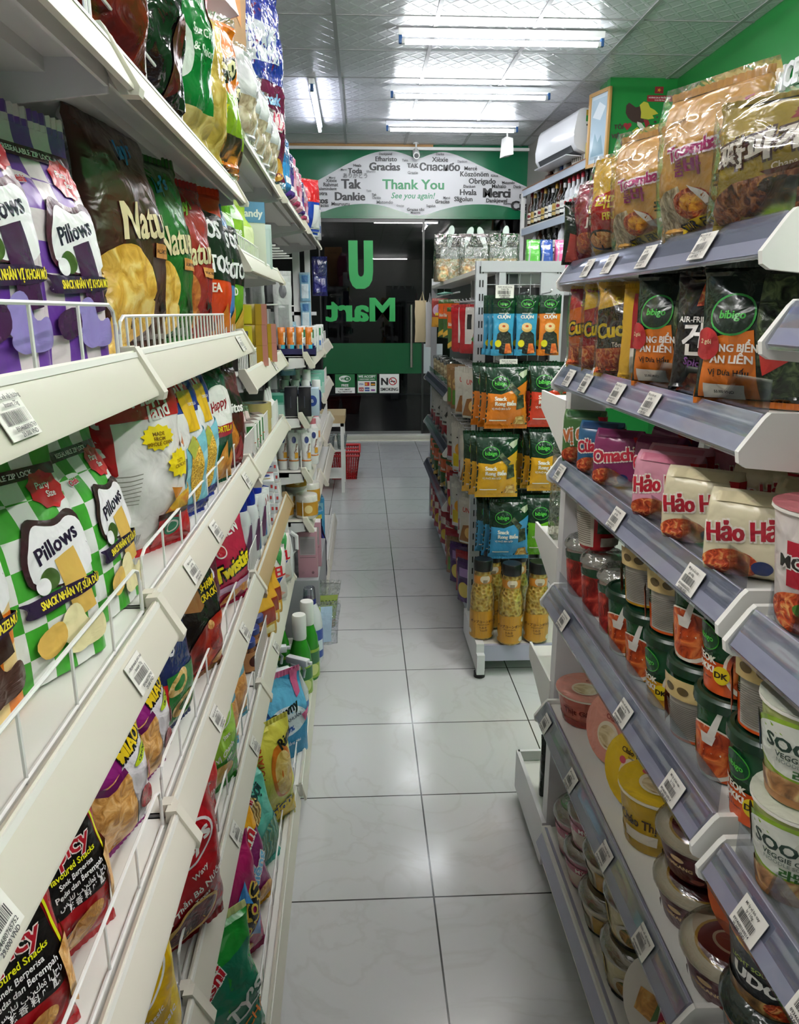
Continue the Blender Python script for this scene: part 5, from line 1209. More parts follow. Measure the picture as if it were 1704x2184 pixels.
# S3 fifth (wood-coloured rail): blue-capped bottles and toothpaste boxes
def talc():
    def ex(r):
        m = M(); m.lathe([(.0305, .035), (.0305, .12)], S('#d9dade', .3), 18, cap0=False, cap1=False); m.art(lathF([(.0309, .02), (.0309, .13)], 180), .096, .11, [('p', [(.2, .1), (.5, .9), (.7, .9), (.45, .1)], S('#5a2a52', .3)), ('p', [(.5, .1), (.7, .9), (.8, .9), (.62, .1)], S('#2f6aa8', .3))]); m.build('label', r)
    return lathe_thing('lotion_bottle', [(.028, 0), (.03, .008), (.03, .13), (.026, .15), (.02, .158)], S('#d4d6da', .25), [(.021, .157), (.022, .165), (.021, .185), (.017, .195), (.012, .198)], S('#12289a', .3), extra=ex)
TB_ = talc()
for i in range(4): TB_.put((-.33 + .012 * (i % 2), 1.925 + .068 * i, .698), 70, f'white bottle with a dark blue cap, {ORD[i]} from the near end of the tan-railed shelf', 'bottle', 'blue-capped bottles')
TPB = box_thing('toothpaste_box', .055, .13, .036, S('#dcdde0', .35), [('r', .05, .1, .95, .9, S('#d0d4dc', .35)), ('p', [(.3, .3), (.7, .5), (.3, .7)], S('#23409a', .35)), ('r', .78, .35, .9, .65, S('#c03a3a', .35))], tops=[('e', .5, .6, .3, .12, S('#23409a', .35)), ('p', [(.2, .2), (.8, .3), (.8, .2)], S('#d8b84a', .35)), ('r', 0, .9, 1, 1, S('#b03a3a', .35))], sops=[('r', 0, 0, 1, .1, S('#b03a3a', .35))])
n = 0
for j, y in enumerate((2.26, 2.40, 2.54)):
    for k in range((3, 4, 5)[j]):
        TPB.put((-.325 + .004 * (k % 2), y, .698 + .0362 * k), 0 if False else 8, f'white toothpaste box, {ORD[k]} from the bottom of the {("nearest", "middle", "farthest")[j]} stack on the tan-railed shelf', 'box', 'toothpaste boxes')
RT = box_thing('razor_box', .05, .02, .15, S('#d8d9dc', .35), [('e', .5, .78, .36, .14, S('#8c1a2a', .35)), ('e', .5, .78, .28, .1, S('#d8d9dc', .35)), ('t', 'MEN', .5, .45, .09, S('#23305a', .35), {'rot': 90, 'b': .03}), ('r', .3, .1, .7, .2, S('#23305a', .35))])
for i in range(3): RT.put((-.308, 2.12 + .045 * i, .698), 62, f'slim white box with dark red circle, {ORD[i]} along the tan-railed shelf', 'box', 'slim upright boxes')
# S3 sixth: detergent bags and jars
AR = pouch('detergent_bag', .16, .20, .09, 'pillow', T('#dcd4d2'), [('t', 'ARIEL', .5, .62, .17, T('#c01a2a'), {'b': .06, 'maxw': .85}), ('p', [(.2, .5), (.8, .52), (.6, .38), (.3, .36)], T('#1a2f8a')), ('p', [(.1, .25), (.5, .35), (.9, .2), (.5, .1)], T('#d89a90')), ('p', [(.6, .2), (.7, .28), (.75, .18)], T('#c02a2a')), ('p', [(.6, .97), (.9, .97), (.75, .7)], T('#2f7a3a'))], back=T('#d8c8c6'), seals=(T('#dcd4d2'),) * 2, seed=83)
for i in range(2): AR.put((-.33, 2.36 + .17 * i, .41), 40, f'white detergent bag with red lettering, {("nearer", "further")[i]} one above the green bottles', 'detergent bag')
def ex_b(r):
    m = M(); m.tube([(.03, 0, .17), (.055, 0, .15), (.055, 0, .1), (.03, 0, .075)], .008, S('#dcdce0', .3), 8); m.build('handle', r)
lathe_thing('bleach_bottle', [(.032, 0), (.036, .01), (.036, .1), (.03, .15), (.02, .18)], S('#dcdce0', .3), [(.021, .18), (.023, .185), (.022, .22), (.018, .225)], S('#e2e2e4', .3), extra=ex_b).put((-.30, 2.64, .41), 30, 'white bottle with a handle and white cap behind the white detergent bags', 'bottle')
JR = lathe_thing('sauce_jar', [(.028, 0), (.03, .006), (.03, .06), (.026, .072)], food('#3a2416', '#8a5230', '#c88a50', 60), [(.029, .072), (.029, .088), (.027, .09)], S('#2a3c80', .3), ops=[('r', 0, 0, 1, 1, S('#c88a58')), ('e', .5, .5, .2, .3, S('#4a1c14'))], opv=(.006, .06))
for i in range(3): JR.put((-.33, 1.90 + .085 * i, .41), 60, f'small jar with blue cap and orange label, {ORD[i]} along its shelf', 'jar', 'small orange-label jars')
JY = pouch('snack_pouch', .09, .15, .05, 'gusset', T('#c8942a'), [('r', .1, .3, .9, .6, T('#8a2a1a')), ('r', .2, .1, .8, .25, T('#e0d0a0'))], seals=(None, T('#c8942a')), seed=84)
for i in range(3): JY.put((-.315, 2.12 + .085 * i, .41), 58, f'amber refill pouch between the jars and the detergent bags, {ORD[i]} one', 'pouch', 'amber refill pouches')
# base of the household bay: softener pouch, sprays, green bottles
pouch('softener_pouch', .17, .26, .09, 'gusset', T('#2a88b8', .2), [('p', [(.0, .75), (.5, .95), (1, .8), (1, .5), (0, .5)], T('#5aa8d0', .2)), ('e', .5, .47, .44, .17, T('#cfdce6', .2)), ('t', 'Downy', .5, .60, .095, T('#101420', .2), {'rot': 12, 'b': .05, 'sl': .15, 'maxw': .8}), ('t', 'CHỐNG KHUẨN', .5, .48, .04, T('#1a3050', .2), {'rot': 10, 'maxw': .7}), ('t', '99%', .55, .37, .06, T('#1f4fa0', .2), {'b': .05, 'rot': 8}), ('r', .15, .32, .4, .36, T('#c9ced4', .2)), ('t', 'Hương Nắng Mai', .5, .2, .035, T('#d4e4ec', .2), {'rot': 8}), ('p', [(.78, .98), (.95, .98), (.9, .72), (.8, .68)], T('#c85a8a', .2)), ('p', [(.82, .5), (.98, .56), (.9, .4)], T('#c85a8a', .2))], seals=(None, T('#c85a8a', .2)), seed=86, wr=.003).put((-.262, 1.97, .10), 40, 'blue fabric softener pouch at the foot of the household bay', 'pouch')
pouch('softener_pouch', .17, .25, .08, 'gusset', T('#1a2a60', .2), [('e', .5, .5, .4, .2, T('#3a6ab0', .2))], seals=(None, T('#1a2a60')), seed=87).put((-.33, 1.87, .10), 60, 'navy softener pouch behind the blue one', 'pouch')
def spray(body, name):
    def ex(r):
        m = M(); tr = S('#cfd2d6', .25); m.lathe([(.012, .15), (.016, .16), (.016, .185)], tr, 14); m.box(-.012, -.05, .182, .012, .03, .205, tr, .004); m.box(-.006, -.062, .19, .006, -.05, .2, tr, .002); m.tube([(0, -.02, .185), (0, -.035, .165), (0, -.03, .14)], .005, tr, 6); m.build('trigger', r)
    return lathe_thing('spray_bottle', [(.034, 0), (.037, .01), (.037, .09), (.02, .13), (.013, .155)], body, None, None, extra=ex, ops=[('r', .1, .1, .9, .9, S('#d0d8dc', .3)), ('r', .25, .3, .75, .6, S('#2f6ab0', .3))], opv=(.01, .09))
SPK = spray(S('#16307a', .25), 'spray'); SPK2 = spray(S('#c4c8cc', .2), 'spray')
SPK.put((-.28, 2.10, .10), 120, 'dark blue spray bottle with a pale trigger behind the blue pouch', 'spray bottle'); SPK2.put((-.225, 2.19, .10), 60, 'clear-headed spray bottle beside the green bottles', 'spray bottle'); SPK2.put((-.31, 2.27, .10), 100, 'pale spray bottle standing behind the dark blue one', 'spray bottle')
GRB = lathe_thing('cleaner_bottle', [(.034, 0), (.038, .012), (.038, .12), (.034, .16), (.02, .21)], S('#2c8a22', .15), [(.0225, .205), (.0235, .21), (.0235, .285), (.0215, .29)], S('#dfe0de', .35), ops=[('r', 0, 0, 1, 1, S('#8fae3a', .3)), ('r', .1, .5, .9, .9, S('#2a6a3a', .3)), ('e', .5, .3, .2, .2, S('#d0d88a', .3))], opv=(.012, .12))
for i, (x, y) in enumerate(((-.222, 2.33), (-.205, 2.45), (-.30, 2.40))): GRB.put((x, y, .10), 30, ('bright green cleaner bottle with a white cap, nearest one', 'bright green cleaner bottle directly before the white bottle with blue ring', 'bright green cleaner bottle further inside the shelf')[i], 'bottle')
def ex_c(r):
    m = M(); m.lathe([(.0245, .23), (.0245, .25)], S('#1a2480', .3), 18, cap0=False, cap1=False); m.build('ring', r)
lathe_thing('softener_bottle', [(.04, 0), (.045, .012), (.045, .15), (.04, .19), (.024, .23)], S('#d8dade', .25), [(.024, .25), (.021, .29), (.019, .292)], clear('#dfe3ee', 0, .2, .1), extra=ex_c, ops=[('r', .2, .1, .8, .9, S('#2a4a9a', .3)), ('r', .3, .3, .7, .6, S('#d0d8e4', .3))], opv=(.012, .15)).put((-.205, 2.58, .10), 40, 'large white bottle with a dark blue ring under its cap', 'bottle')
lathe_thing('lotion_bottle', [(.02, 0), (.024, .008), (.024, .09), (.012, .11)], S('#d4d4d6', .3), [(.013, .108), (.013, .135)], S('#e0e0e0', .3)).put((-.275, 1.79, .10), 40, 'small white bottle with a round cap behind the yellow onion bag', 'bottle', ry=18)
# clear zip bags sticking out of the base of the next bay
ZB = pouch('clear_zip_bag', .13, .20, .05, 'doy', clear('#f2f4f2', 1.0, .16, .08), [('r', .05, .2, .95, .7, T('#8fa048')), ('t', 'STUVWX', .5, .55, .1, T('#4a5a2a')), ('t', 'YZAB', .5, .4, .1, T('#4a5a2a')), ('r', .05, .05, .95, .2, T('#7a5a3c'))], seals=(None, CL), seed=88)
ZB.put((-.185, 2.82, .13), 20, 'clear bag with a green printed card poking out over the aisle', 'zip bag', ry=8)
pouch('clear_zip_bag', .12, .17, .05, 'doy', clear('#f2f4fa', 1.0, .18, .08), [('r', .0, .1, .3, .9, T('#a0b070')), ('r', .3, .1, .7, .9, T('#a8bcd8'))], seals=(None, CL), seed=89).put((-.165, 2.66, .13), 24, 'clear bag with pale blue contents below the green card bag', 'zip bag', ry=6)
# S4: seen end on
OT = pouch('cream_tube', .028, .088, .03, 'tube', T('#d07018'), [('r', 0, .0, 1, .30, T('#2f9ab0')), ('r', 0, 0, .35, .32, T('#c89a80')), ('r', .75, .4, .95, .8, T('#e0d8c8'))], seals=(None, None), seed=91, nu=10, nv=10)
for i in range(4): OT.put((-.292 + .033 * i, 2.80, 1.218), 12, f'pointed orange tube in a navy tray, {ORD[i]} from the shelf back', 'tube', 'orange tubes in a tray')
m = M(); NV = S('#14124a', .35); m.box(-.07, -.03, 0, .07, -.027, .026, NV); m.box(-.07, .027, 0, .07, .03, .035, NV); m.box(-.07, -.03, 0, .07, .03, .006, NV); m.box(-.073, -.03, 0, -.07, .03, .03, NV); m.box(.07, -.03, 0, .073, .03, .03, NV)
tag(m.build('display_tray', None, (-.242, 2.80, 1.2055)), 'navy card tray holding four orange tubes', 'tray')
MK = box_thing('medicine_box', .03, .04, .1, S('#d8d9da', .4), [('r', .1, .6, .9, .9, S('#2a7a4a', .4)), ('r', .1, .2, .9, .4, S('#3a6ab0', .4))])
for i, (x, y) in enumerate(((-.27, 2.89), (-.23, 2.89), (-.19, 2.90), (-.2, 2.98), (-.24, 2.98), (-.19, 3.08), (-.23, 3.12), (-.19, 3.22), (-.19, 3.34), (-.19, 3.46))): MK.put((x, y, 1.206), (8, 20, -6)[i % 3], f'small white medicine box with green and blue blocks, {ORD[i]} in behind the orange tubes', 'box', 'medicine boxes behind the orange tubes')
MINT = box_thing('mint_box', .10, .14, .085, S('#6fae9c', .4), [('r', 0, 0, 1, .5, S('#a8c8c0', .4)), ('r', .1, .6, .5, .9, S('#2f8a70', .4))], tops=[('r', 0, .3, 1, .6, S('#9ac8bc', .4))])
MINT.put((-.295, 2.83, .99), 4, 'mint green box on the shelf with the white-capped bottles', 'box')
BKB = box_thing('black_box', .045, .05, .105, S('#10121a', .3), [('r', .45, .3, .5, .7, S('#3a3c50', .3))], top=S('#9a9ca2', .4))
for i in range(2): BKB.put((-.262 + .05 * i, 2.78, .99), 0, f'slim black box, {("inner", "outer")[i]} one of two standing on the shelf end', 'box')
box_thing('blue_oval_box', .045, .06, .1, S('#a8bccc', .4), [('e', .5, .55, .36, .2, S('#1f3f8a', .4)), ('t', 'B', .5, .55, .12, S('#d0d8e0', .4))]).put((-.215 + .03, 2.80, .99), 0, 'pale blue box with a dark oval beside the two black boxes', 'box')
NVB = lathe_thing('tonic_bottle', [(.017, 0), (.019, .006), (.019, .06), (.014, .07)], S('#1a2450', .25), [(.0165, .07), (.0165, .10), (.0155, .102)], S('#dedfe0', .4))
for i in range(7): NVB.put((-.30 + .04 * (i % 4), 2.93 + .05 * (i // 4) , .99 if i < 4 else 1.0 + .0), 0, f'small dark bottle with a square white cap, {("front", "rear")[i // 4]} row, {ORD[i % 4]} from the shelf back', 'bottle', 'white-capped bottles', sc=(1, 1, 1.15 if i < 4 else 1.4))
for i in range(6): MINT.put((-.245 + .02 * (i % 2), 3.12 + .1 * i, .99), 6, f'mint box further along the white-capped bottle shelf, {ORD[i]} one', 'box', 'mint boxes further along', sc=(.8, .6, 1.0 + .2 * (i % 2)))
WT2 = pouch('cream_tube', .042, .105, .04, 'tube', T('#d8d8d8'), [('e', .55, .75, .2, .12, T('#1f2f6a')), ('t', 'Derma', .7, .45, .09, T('#7a3a2a'), {'rot': 80}), ('r', 0, .0, 1, .04, T('#c8702a')), ('r', .6, .1, .9, .3, T('#c8902a'))], seals=(None, None), seed=92, nu=12, nv=10)
def tubewithcap(K, cap):
    m = M(); m.lathe([(.017, -.034), (.0185, -.03), (.0185, -.001)], cap, 18); m.build('cap', K.o); return K
tubewithcap(WT2, S('#dcdcdc', .4))
for i, (x, y) in enumerate(((-.305, 2.80), (-.262, 2.79), (-.215, 2.79), (-.285, 2.86), (-.235, 2.86), (-.195, 2.9))): WT2.put((x, y, .820), 6, f'white pointed tube with an orange band, {("front", "front", "front", "rear", "rear", "rear")[i]} row, {ORD[i % 3]} from the shelf back', 'tube', 'white tubes')
PKB = lathe_thing('shampoo_bottle', [(.026, 0), (.028, .01), (.028, .11), (.02, .13)], S('#c9c4c6', .3), [(.02, .13), (.02, .15)], S('#b86a74', .3), ops=[('r', .1, .1, .9, .9, S('#d8d4d0', .3)), ('r', .3, .3, .7, .6, S('#c88a5a', .3))], opv=(.01, .11))
for i in range(5): PKB.put((-.235 + .02 * (i % 2), 2.98 + .11 * i, .786), 20, f'pale shampoo bottle with a dusty pink cap, {ORD[i]} behind the white tubes', 'bottle', 'shampoo bottles')
GCN = lathe_thing('paper_roll', [(.04, 0), (.043, .005), (.043, .085), (.04, .09)], T('#cfccc6', .25), None, None, ops=[('r', .1, .1, .9, .75, S('#b8862a', .35)), ('e', .5, .42, .12, .2, S('#d8c48a', .35))], opv=(.005, .085))
for i, (x, y, z) in enumerate(((-.315, 2.81, .596), (-.222, 2.81, .596), (-.27, 2.92, .596), (-.225, 3.02, .596), (-.27, 2.90, .688))): GCN.put((x, y, z), 14, ('wrapped white roll with a gold label, inner one on the shelf end', 'wrapped white roll with a gold label, outer one on the shelf end', 'wrapped white roll with a gold label behind the two front ones', 'wrapped white roll with a gold label, rearmost by the fence', 'wrapped white roll with a gold label stacked on top')[i], 'paper roll')
PBX = box_thing('pink_box', .075, .06, .185, S('#b88a98', .4), [('r', .1, .5, .9, .9, S('#a9a0a6', .4))] + [('r', .15, .53 + .03 * i, .85, .54 + .03 * i, S('#7a747a', .4)) for i in range(11)] + [('r', .1, .45, .9, .46, S('#5a4a50', .4)), ('e', .25, .12, .07, .03, S('#9a7480', .4)), ('e', .75, .12, .07, .03, S('#7a5a64', .4))], top=S('#cfc9cb', .4))
PBX.put((-.222, 2.80, .36), 2, 'tall pink box with a grey text panel standing above the clear bags', 'box')
PBX.put((-.215, 2.93, .36), 2, 'second pink box with a white lid behind the tall pink box', 'box', sc=(1, 1, 1.0))
box_thing('grey_carton', .10, .12, .2, S('#9b9ca0', .5), [('r', .02, .02, .98, .98, S('#a2a3a8', .5))], top=S('#d0d0d0', .5)).put((-.325, 2.80, .36), 4, 'plain grey carton with open white flaps beside the tall pink box', 'carton')
m = M(); m.box(-.13, -.06, 0, .07, .5, .24, S('#8a8c90', .5), .004); tag(m.build('storage_crate', None, (-.25, 2.80, .12)), 'grey crate under the pink box', 'crate')
DKP = pouch('refill_pouch', .11, .24, .06, 'gusset', T('#15142e', .2), [('e', .5, .6, .35, .2, T('#2a2a6a', .2)), ('p', [(.3, .4), (.7, .5), (.5, .2)], T('#a04a5a', .2)), ('r', .35, .75, .65, .85, T('#c4c8d4', .2))], seals=(None, T('#c9b84a')), seed=93)
for i in range(5): DKP.put((-.238, 3.02 + .105 * i, .36 if False else .122), 50, f'dark navy refill pouch at the foot of the tube bay, {ORD[i]} along', 'pouch', 'navy refill pouches', sc=(1, 1, 1.25))
LBP = box_thing('blue_pack', .07, .10, .22, T('#3a8ab0', .2), [('r', .1, .5, .9, .9, T('#8ac8d0', .2)), ('r', .1, .1, .9, .3, T('#1f4f8a', .2))])
for i in range(4): LBP.put((-.262, 3.62 + .14 * i, .122), 10, f'light blue pack at the foot of the last cream bay, {ORD[i]} from the near end', 'pack', 'light blue packs', sc=(1, 1, 1 + .15 * (i % 2)))
# hanging goods in the peg area and at the end upright
HP = pouch('hanging_pack', .06, .20, .02, 'doy', T('#b9b9bc', .25), [('r', .2, .1, .8, .5, T('#8a8a8e')), ('e', .5, .7, .2, .1, T('#5a5a60'))], seals=(None, T('#cfcfd2')), seed=94)
HB = pouch('hanging_pack', .06, .16, .02, 'doy', T('#7aa8c4', .25), [('r', .15, .1, .85, .6, T('#c4d4dc')), ('r', .2, .65, .8, .9, T('#3a6a9a'))], seals=(None, T('#a8c4d4')), seed=95)
HD = pouch('hanging_pack', .05, .12, .02, 'doy', T('#3a3c40', .25), [('r', .2, .2, .8, .8, T('#8a8c90'))], seals=(None, T('#5a5c60')), seed=96)
q = 0
for (K, x, y, z, rz, sc, lab) in ((HP, -.285, 2.82, 1.50, 20, 1.15, 'long white hanging packet at the front of the peg-hung goods'), (HB, -.285, 2.92, 1.345, 30, 1.1, 'pale blue hanging packet below the long white one'),
    (HD, -.33, 2.86, 1.57, 10, 1, 'dark hanging packet highest under the top shelf'), (HD, -.32, 2.96, 1.56, 10, 1, 'dark hanging packet second under the top shelf'), (HD, -.31, 3.06, 1.55, 10, 1, 'dark hanging packet third under the top shelf'), (HB, -.30, 3.2, 1.36, 24, 1, 'pale blue packet deep among the peg-hung goods'),
    (HP, -.34, 3.1, 1.38, 16, 1, 'white packet deep among the peg-hung goods'), (HD, -.36, 2.80, 1.40, 10, 1.2, 'dark packet hanging low beside the pale blue one'), (HP, -.40, 2.80, 1.30, 10, 1.1, 'white packet hanging low by the gold boxes'), (HD, -.42, 2.78, 1.46, 12, 1.3, 'dark packet hanging behind the gold boxes'), (HP, -.37, 2.78, 1.55, 12, .9, 'white packet hanging above the gold boxes'), (HD, -.33, 2.79, 1.28, 12, 1.1, 'dark packet hanging lowest above the orange tubes')):
    K.put((x, y, z - .2 * sc), rz, lab, 'packet', sc=sc)
m = M()
for i in range(6): m.tube([(-.58, 2.8 + .13 * i, 1.58), (-.30, 2.8 + .13 * i, 1.585)], .003, WIRE)
for i in range(6): m.tube([(-.58, 2.8 + .13 * i, 1.38), (-.30, 2.8 + .13 * i, 1.385)], .003, WIRE)
tag(m.build('peg_hook_set'), 'rows of white peg hooks carrying the hanging packets', 'hook rack')
m = M(); m.box(-.40, 4.60, .02, -.36, 4.63, 1.72, PLATE); m.box(-.33, 4.60, .02, -.30, 4.63, 1.72, PLATE); m.box(-.42, 4.60, 1.34, -.27, 4.635, 1.36, PLATE)
tag(m.build('end_upright'), 'white end upright with a gap at the far end of the cream shelving', 'upright')
for i, (z, x) in enumerate(((1.60, -.33), (1.44, -.33))):
    HB.put((x, 4.58, z - .18), 0, f'blue packet clipped on the white end upright, {("upper", "lower")[i]} one', 'packet')
pouch('hanging_pack', .09, .22, .03, 'doy', T('#15144a', .25), [('r', .1, .1, .9, .5, T('#1f2068'))], seals=(None, T('#15144a')), seed=97).put((-.245, 4.62, 1.45), 10, 'dark blue packet hanging outside the white end upright', 'packet')
# ---------------------------------------------------------------- right run: instant noodles
NOOD = food('#8a4a1c', '#c8823c', '#e0b878', 90, 'N')
NOODR = food('#7a1a0c', '#b8441c', '#d89a5a', 90, 'N')
CLB = clear('#ffffff', .45, .07, .1, 11)
def overwrap(K, w, h, d, seedv, name='clear_wrap'):
    """a loose clear outer bag as a part"""
    P = pouchP(w * 1.10, h * 1.04, d * 1.15, 'pillow', seedv, .012); m = M(); n = 13
    ss = [-math.cos(PI * i / n) for i in range(n + 1)]
    m.ring([[P(s_, i / 12, -1) for s_ in ss] + [P(s_, i / 12, 1) for s_ in reversed(ss[1:-1])] for i in range(13)], CLB, False, False)
    m.build(name, K.o); return K
GOLD = T('#c09048', .25)
def tomba(seedv):
    ops = [('p', [(.0, .0), (.0, .3), (.35, .36), (.45, .2), (.3, .0)], food('#7a6a50', '#b0a080', '#d8ccb0', 90, 'N', stretch=(1, 1, .5))), ('e', .48, .24, .2, .1, NOODR), ('e', .5, .25, .14, .06, food('#8a4a0c', '#c8801c', '#e0a83a', 60)), ('p', [(.45, .36), (.62, .3), (.72, .2), (.6, .22)], T('#d8d4cc')),
           ('t', 'Toomba', .50, .585, .085, T('#a8246c'), {'b': .06, 'ol': T('#ead8e0'), 'ob': .12, 'rot': 6, 'maxw': .66}), ('t', '툼바', .46, .47, .085, T('#8c2460'), {'b': .05}), ('t', 'NONGSHIM', .26, .78, .02, T('#3a1a14'), {'b': .02}),
           ('r', .80, .32, .97, .60, T('#b0181c')), ('t', 'SHIN', .855, .47, .05, T('#e0c83a'), {'rot': 90, 'b': .05}), ('t', 'RAMYUN', .925, .47, .03, T('#e0c83a'), {'rot': 90, 'b': .03}), ('t', 'TOOMBA', .89, .70, .045, T('#a8246c'), {'rot': 84, 'b': .04}), ('t', '辛', .80, .35, .09, T(Bk), {'b': .05}), ('e', .88, .22, .06, .035, T('#b02030')),
           ('p', [(.3, .06), (.66, .13), (.7, .2), (.34, .12)], T('#d8b81c')), ('t', 'STIR FRY', .5, .125, .05, T(Bk), {'rot': 12, 'b': .05, 'maxw': .4})]
    K = pouch('noodle_multipack', .19, .255, .11, 'pillow', GOLD, ops, back=GOLD, seals=(GOLD, GOLD), seed=seedv, wr=.008)
    return overwrap(K, .19, .255, .11, seedv)
TOM = tomba(101)
TOM.put((.445, .995, 1.449), -64, 'tall golden noodle multipack in clear wrap, beside the olive gold one', 'noodle pack', rx=3, sc=(.80, .8, .71))
TOM.put((.452, 1.205, 1.449), -62, 'golden noodle multipack in clear wrap beside the red and yellow one', 'noodle pack', rx=3, sc=(.80, .8, .68))
OLV = T('#8f7a24', .22)
CH_ = pouch('noodle_multipack', .235, .24, .12, 'pillow', OLV, [('r', .52, .76, .80, .97, T('#7a1020')), ('t', '짜파게티', .48, .60, .17, T('#d6d0c4'), {'b': .05, 'ol': T('#3a2016'), 'ob': .1, 'rot': 10, 'maxw': .85, 'sl': .15}), ('t', 'Chapagetti', .62, .45, .05, T('#e0d4b8'), {'rot': 8, 'sl': .2, 'b': .02}),
      ('p', [(.05, .04), (.0, .2), (.2, .34), (.6, .40), (1, .38), (1, .04)], food('#3a1a0c', '#7a4020', '#b0764a', 80, 'N', stretch=(1, 1, .45))), ('e', .52, .30, .14, .06, food('#140c08', '#3a2010', '#c8882a', 40)), ('p', [(.4, .40), (1, .50), (1, .46), (.45, .37)], T('#4a2010')), ('p', [(.75, .08), (.9, .36), (1, .3), (1, .06)], T('#c9c4b8'))],
      back=OLV, seals=(OLV, OLV), seed=103, wr=.008)
overwrap(CH_, .235, .24, .12, 103)
CH_.put((.455, .835, 1.449), -52, 'large olive gold noodle multipack with a brown noodle print beside the white bracket', 'noodle pack', rx=2, sc=(.70, .7, .55))
RY = pouch('noodle_multipack', .17, .23, .10, 'pillow', T('#c8a01c', .2), [('p', [(0, .2), (.9, .3), (.95, .7), (.2, .62)], T('#a0141c', .2)), ('t', '라면', .45, .55, .10, T('#e0c83a'), {'b': .05, 'maxw': .4}), ('t', 'FIRE', .5, .42, .07, T('#e0c83a'), {'b': .04}), ('e', .3, .2, .26, .1, T('#1a1412')), ('e', .3, .2, .22, .08, NOOD)], back=T('#a0141c'), seals=(T('#c8a01c'), T('#c8a01c')), seed=105, wr=.008)
overwrap(RY, .17, .23, .10, 105)
RY.put((.455, 1.345, 1.449), -60, 'red and yellow noodle multipack in clear wrap beside the golden ones', 'noodle pack', rx=3, sc=(.85, .85, .72))
RY2 = pouch('noodle_multipack', .15, .2, .09, 'pillow', T('#7a1430', .2), [('t', '진', .5, .7, .14, T('#e0c83a'), {'b': .06}), ('t', 'Jin', .5, .52, .1, T('#d8d0c8'), {'b': .04}), ('e', .4, .25, .3, .14, NOODR)], back=T('#7a1430'), seals=(T('#7a1430'),) * 2, seed=106, wr=.008)
overwrap(RY2, .15, .2, .09, 106); RY2.put((.46, 1.47, 1.449), -58, 'maroon noodle multipack next to the dark seaweed packs', 'noodle pack', rx=4, sc=(.9, .9, .72))
SW = pouch('seaweed_pack', .075, .17, .022, 'pillow', T('#10221a', .2), [('p', [(.1, .05), (.2, .5), (.5, .45), (.55, .05)], T('#9a3a34')), ('e', .6, .5, .2, .12, T('#a8404a')), ('p', [(.5, .05), (.7, .35), (.9, .05)], T('#b05a50'))], back=T('#10221a'), seals=(T('#0c1a14'),) * 2, seed=107)
for i in range(5): SW.put((.425 + .028 * i, 1.525 - .004 * i, 1.449), -22, f'dark green seaweed pack on the top noodle shelf, {ORD[i]} in from the aisle', 'seaweed pack', 'seaweed packs at the shelf end', sc=(.9, 1, .68 + .05 * i))
# second shelf
def cuckay(c1, c2, seedv):
    return overwrap(pouch('snack_noodle_bag', .145, .19, .075, 'pillow', T(c1), [('p', [(0, .3), (1, .36), (1, .04), (0, .04)], NOODR), ('p', [(0, .7), (1, .85), (1, .97), (0, .97)], T(c2)), ('t', 'Cuckay', .5, .53, .16, T('#d8b81c'), {'b': .05, 'ol': T('#1a1412'), 'ob': .1, 'rot': 8, 'maxw': .9}), ('t', '5+1 GÓI', .6, .8, .08, T('#e0c83a'), {'b': .04}), ('t', 'Tôm chua', .55, .36, .05, T('#e4d4c4'), {'b': .02})], back=T('#b8902a'), seals=(T('#b8902a'), T('#b8902a')), seed=seedv, wr=.008), .145, .19, .075, seedv)
cuckay('#c8601c', '#a8202a', 111).put((.450, 1.475, 1.252), -52, 'orange instant noodle bag at the far end of the second noodle shelf', 'noodle pack', sc=.82)
cuckay('#8c1420', '#c09a24', 112).put((.448, 1.365, 1.252), -50, 'dark red instant noodle bag between the orange and black ones', 'noodle pack', sc=.82)
cuckay('#171412', '#b8902a', 113).put((.445, 1.265, 1.252), -46, 'black instant noodle bag with yellow lettering and a gold side', 'noodle pack', sc=.82)
pouch('noodle_bag', .05, .15, .02, 'pillow', T('#b8902a', .18), [('r', .45, .1, .95, .9, T('#8c1420')), ('r', .45, .1, .95, .35, T('#c9c4b8'))], seals=(T('#b8902a'),) * 2, seed=114).put((.43, 1.195, 1.252), -50, 'gold and red noodle bag seen edge on beside the black one', 'noodle pack')
def seaweedbag(seedv):
    sea = food('#10160e', '#2a3a22', '#5a6a44', 60); OR = T('#c86a1c')
    return pouch('seaweed_bag', .15, .20, .085, 'pillow', T('#16241a', .2), [('p', [(.05, .06), (.1, .48), (.55, .54), (.62, .06)], OR), ('p', [(.55, .9), (.98, .9), (.98, .1), (.62, .06), (.58, .5)], sea), ('e', .34, .64, .22, .14, T('#2f8a3a')), ('e', .34, .64, .2, .125, T('#16241a')), ('t', 'bibigo', .34, .64, .055, T('#3a9a3a'), {'b': .04, 'maxw': .34}), ('t', 'RONG BIỂN', .36, .42, .055, T('#e4ddd2'), {'b': .04, 'maxw': .48}), ('t', 'ĂN LIỀN', .36, .34, .055, T('#e4ddd2'), {'b': .04, 'maxw': .44}), ('t', 'Vị Dưa Hấu', .34, .25, .04, T('#2a1410'), {'b': .02}), ('p', [(.62, .38), (.86, .34), (.66, .24)], T('#b0302a')), ('e', .12, .44, .13, .11, T('#a8242a')), ('t', '2 gói', .12, .46, .03, T('#e0c8a0')), ('r', .12, .07, .5, .17, T('#d0cbbd')), ('t', '55.000 VND', .31, .12, .02, T('#2a2a28'))],
                 back=OR, seals=(T('#c86a1c'), T('#16241a')), seed=seedv, wr=.007)
SWB = seaweedbag(115)
SWB.put((.452, .865, 1.252), -42, 'orange and dark green seaweed bag, front one beside the white bracket', 'seaweed bag', sc=(.84, .84, .82))
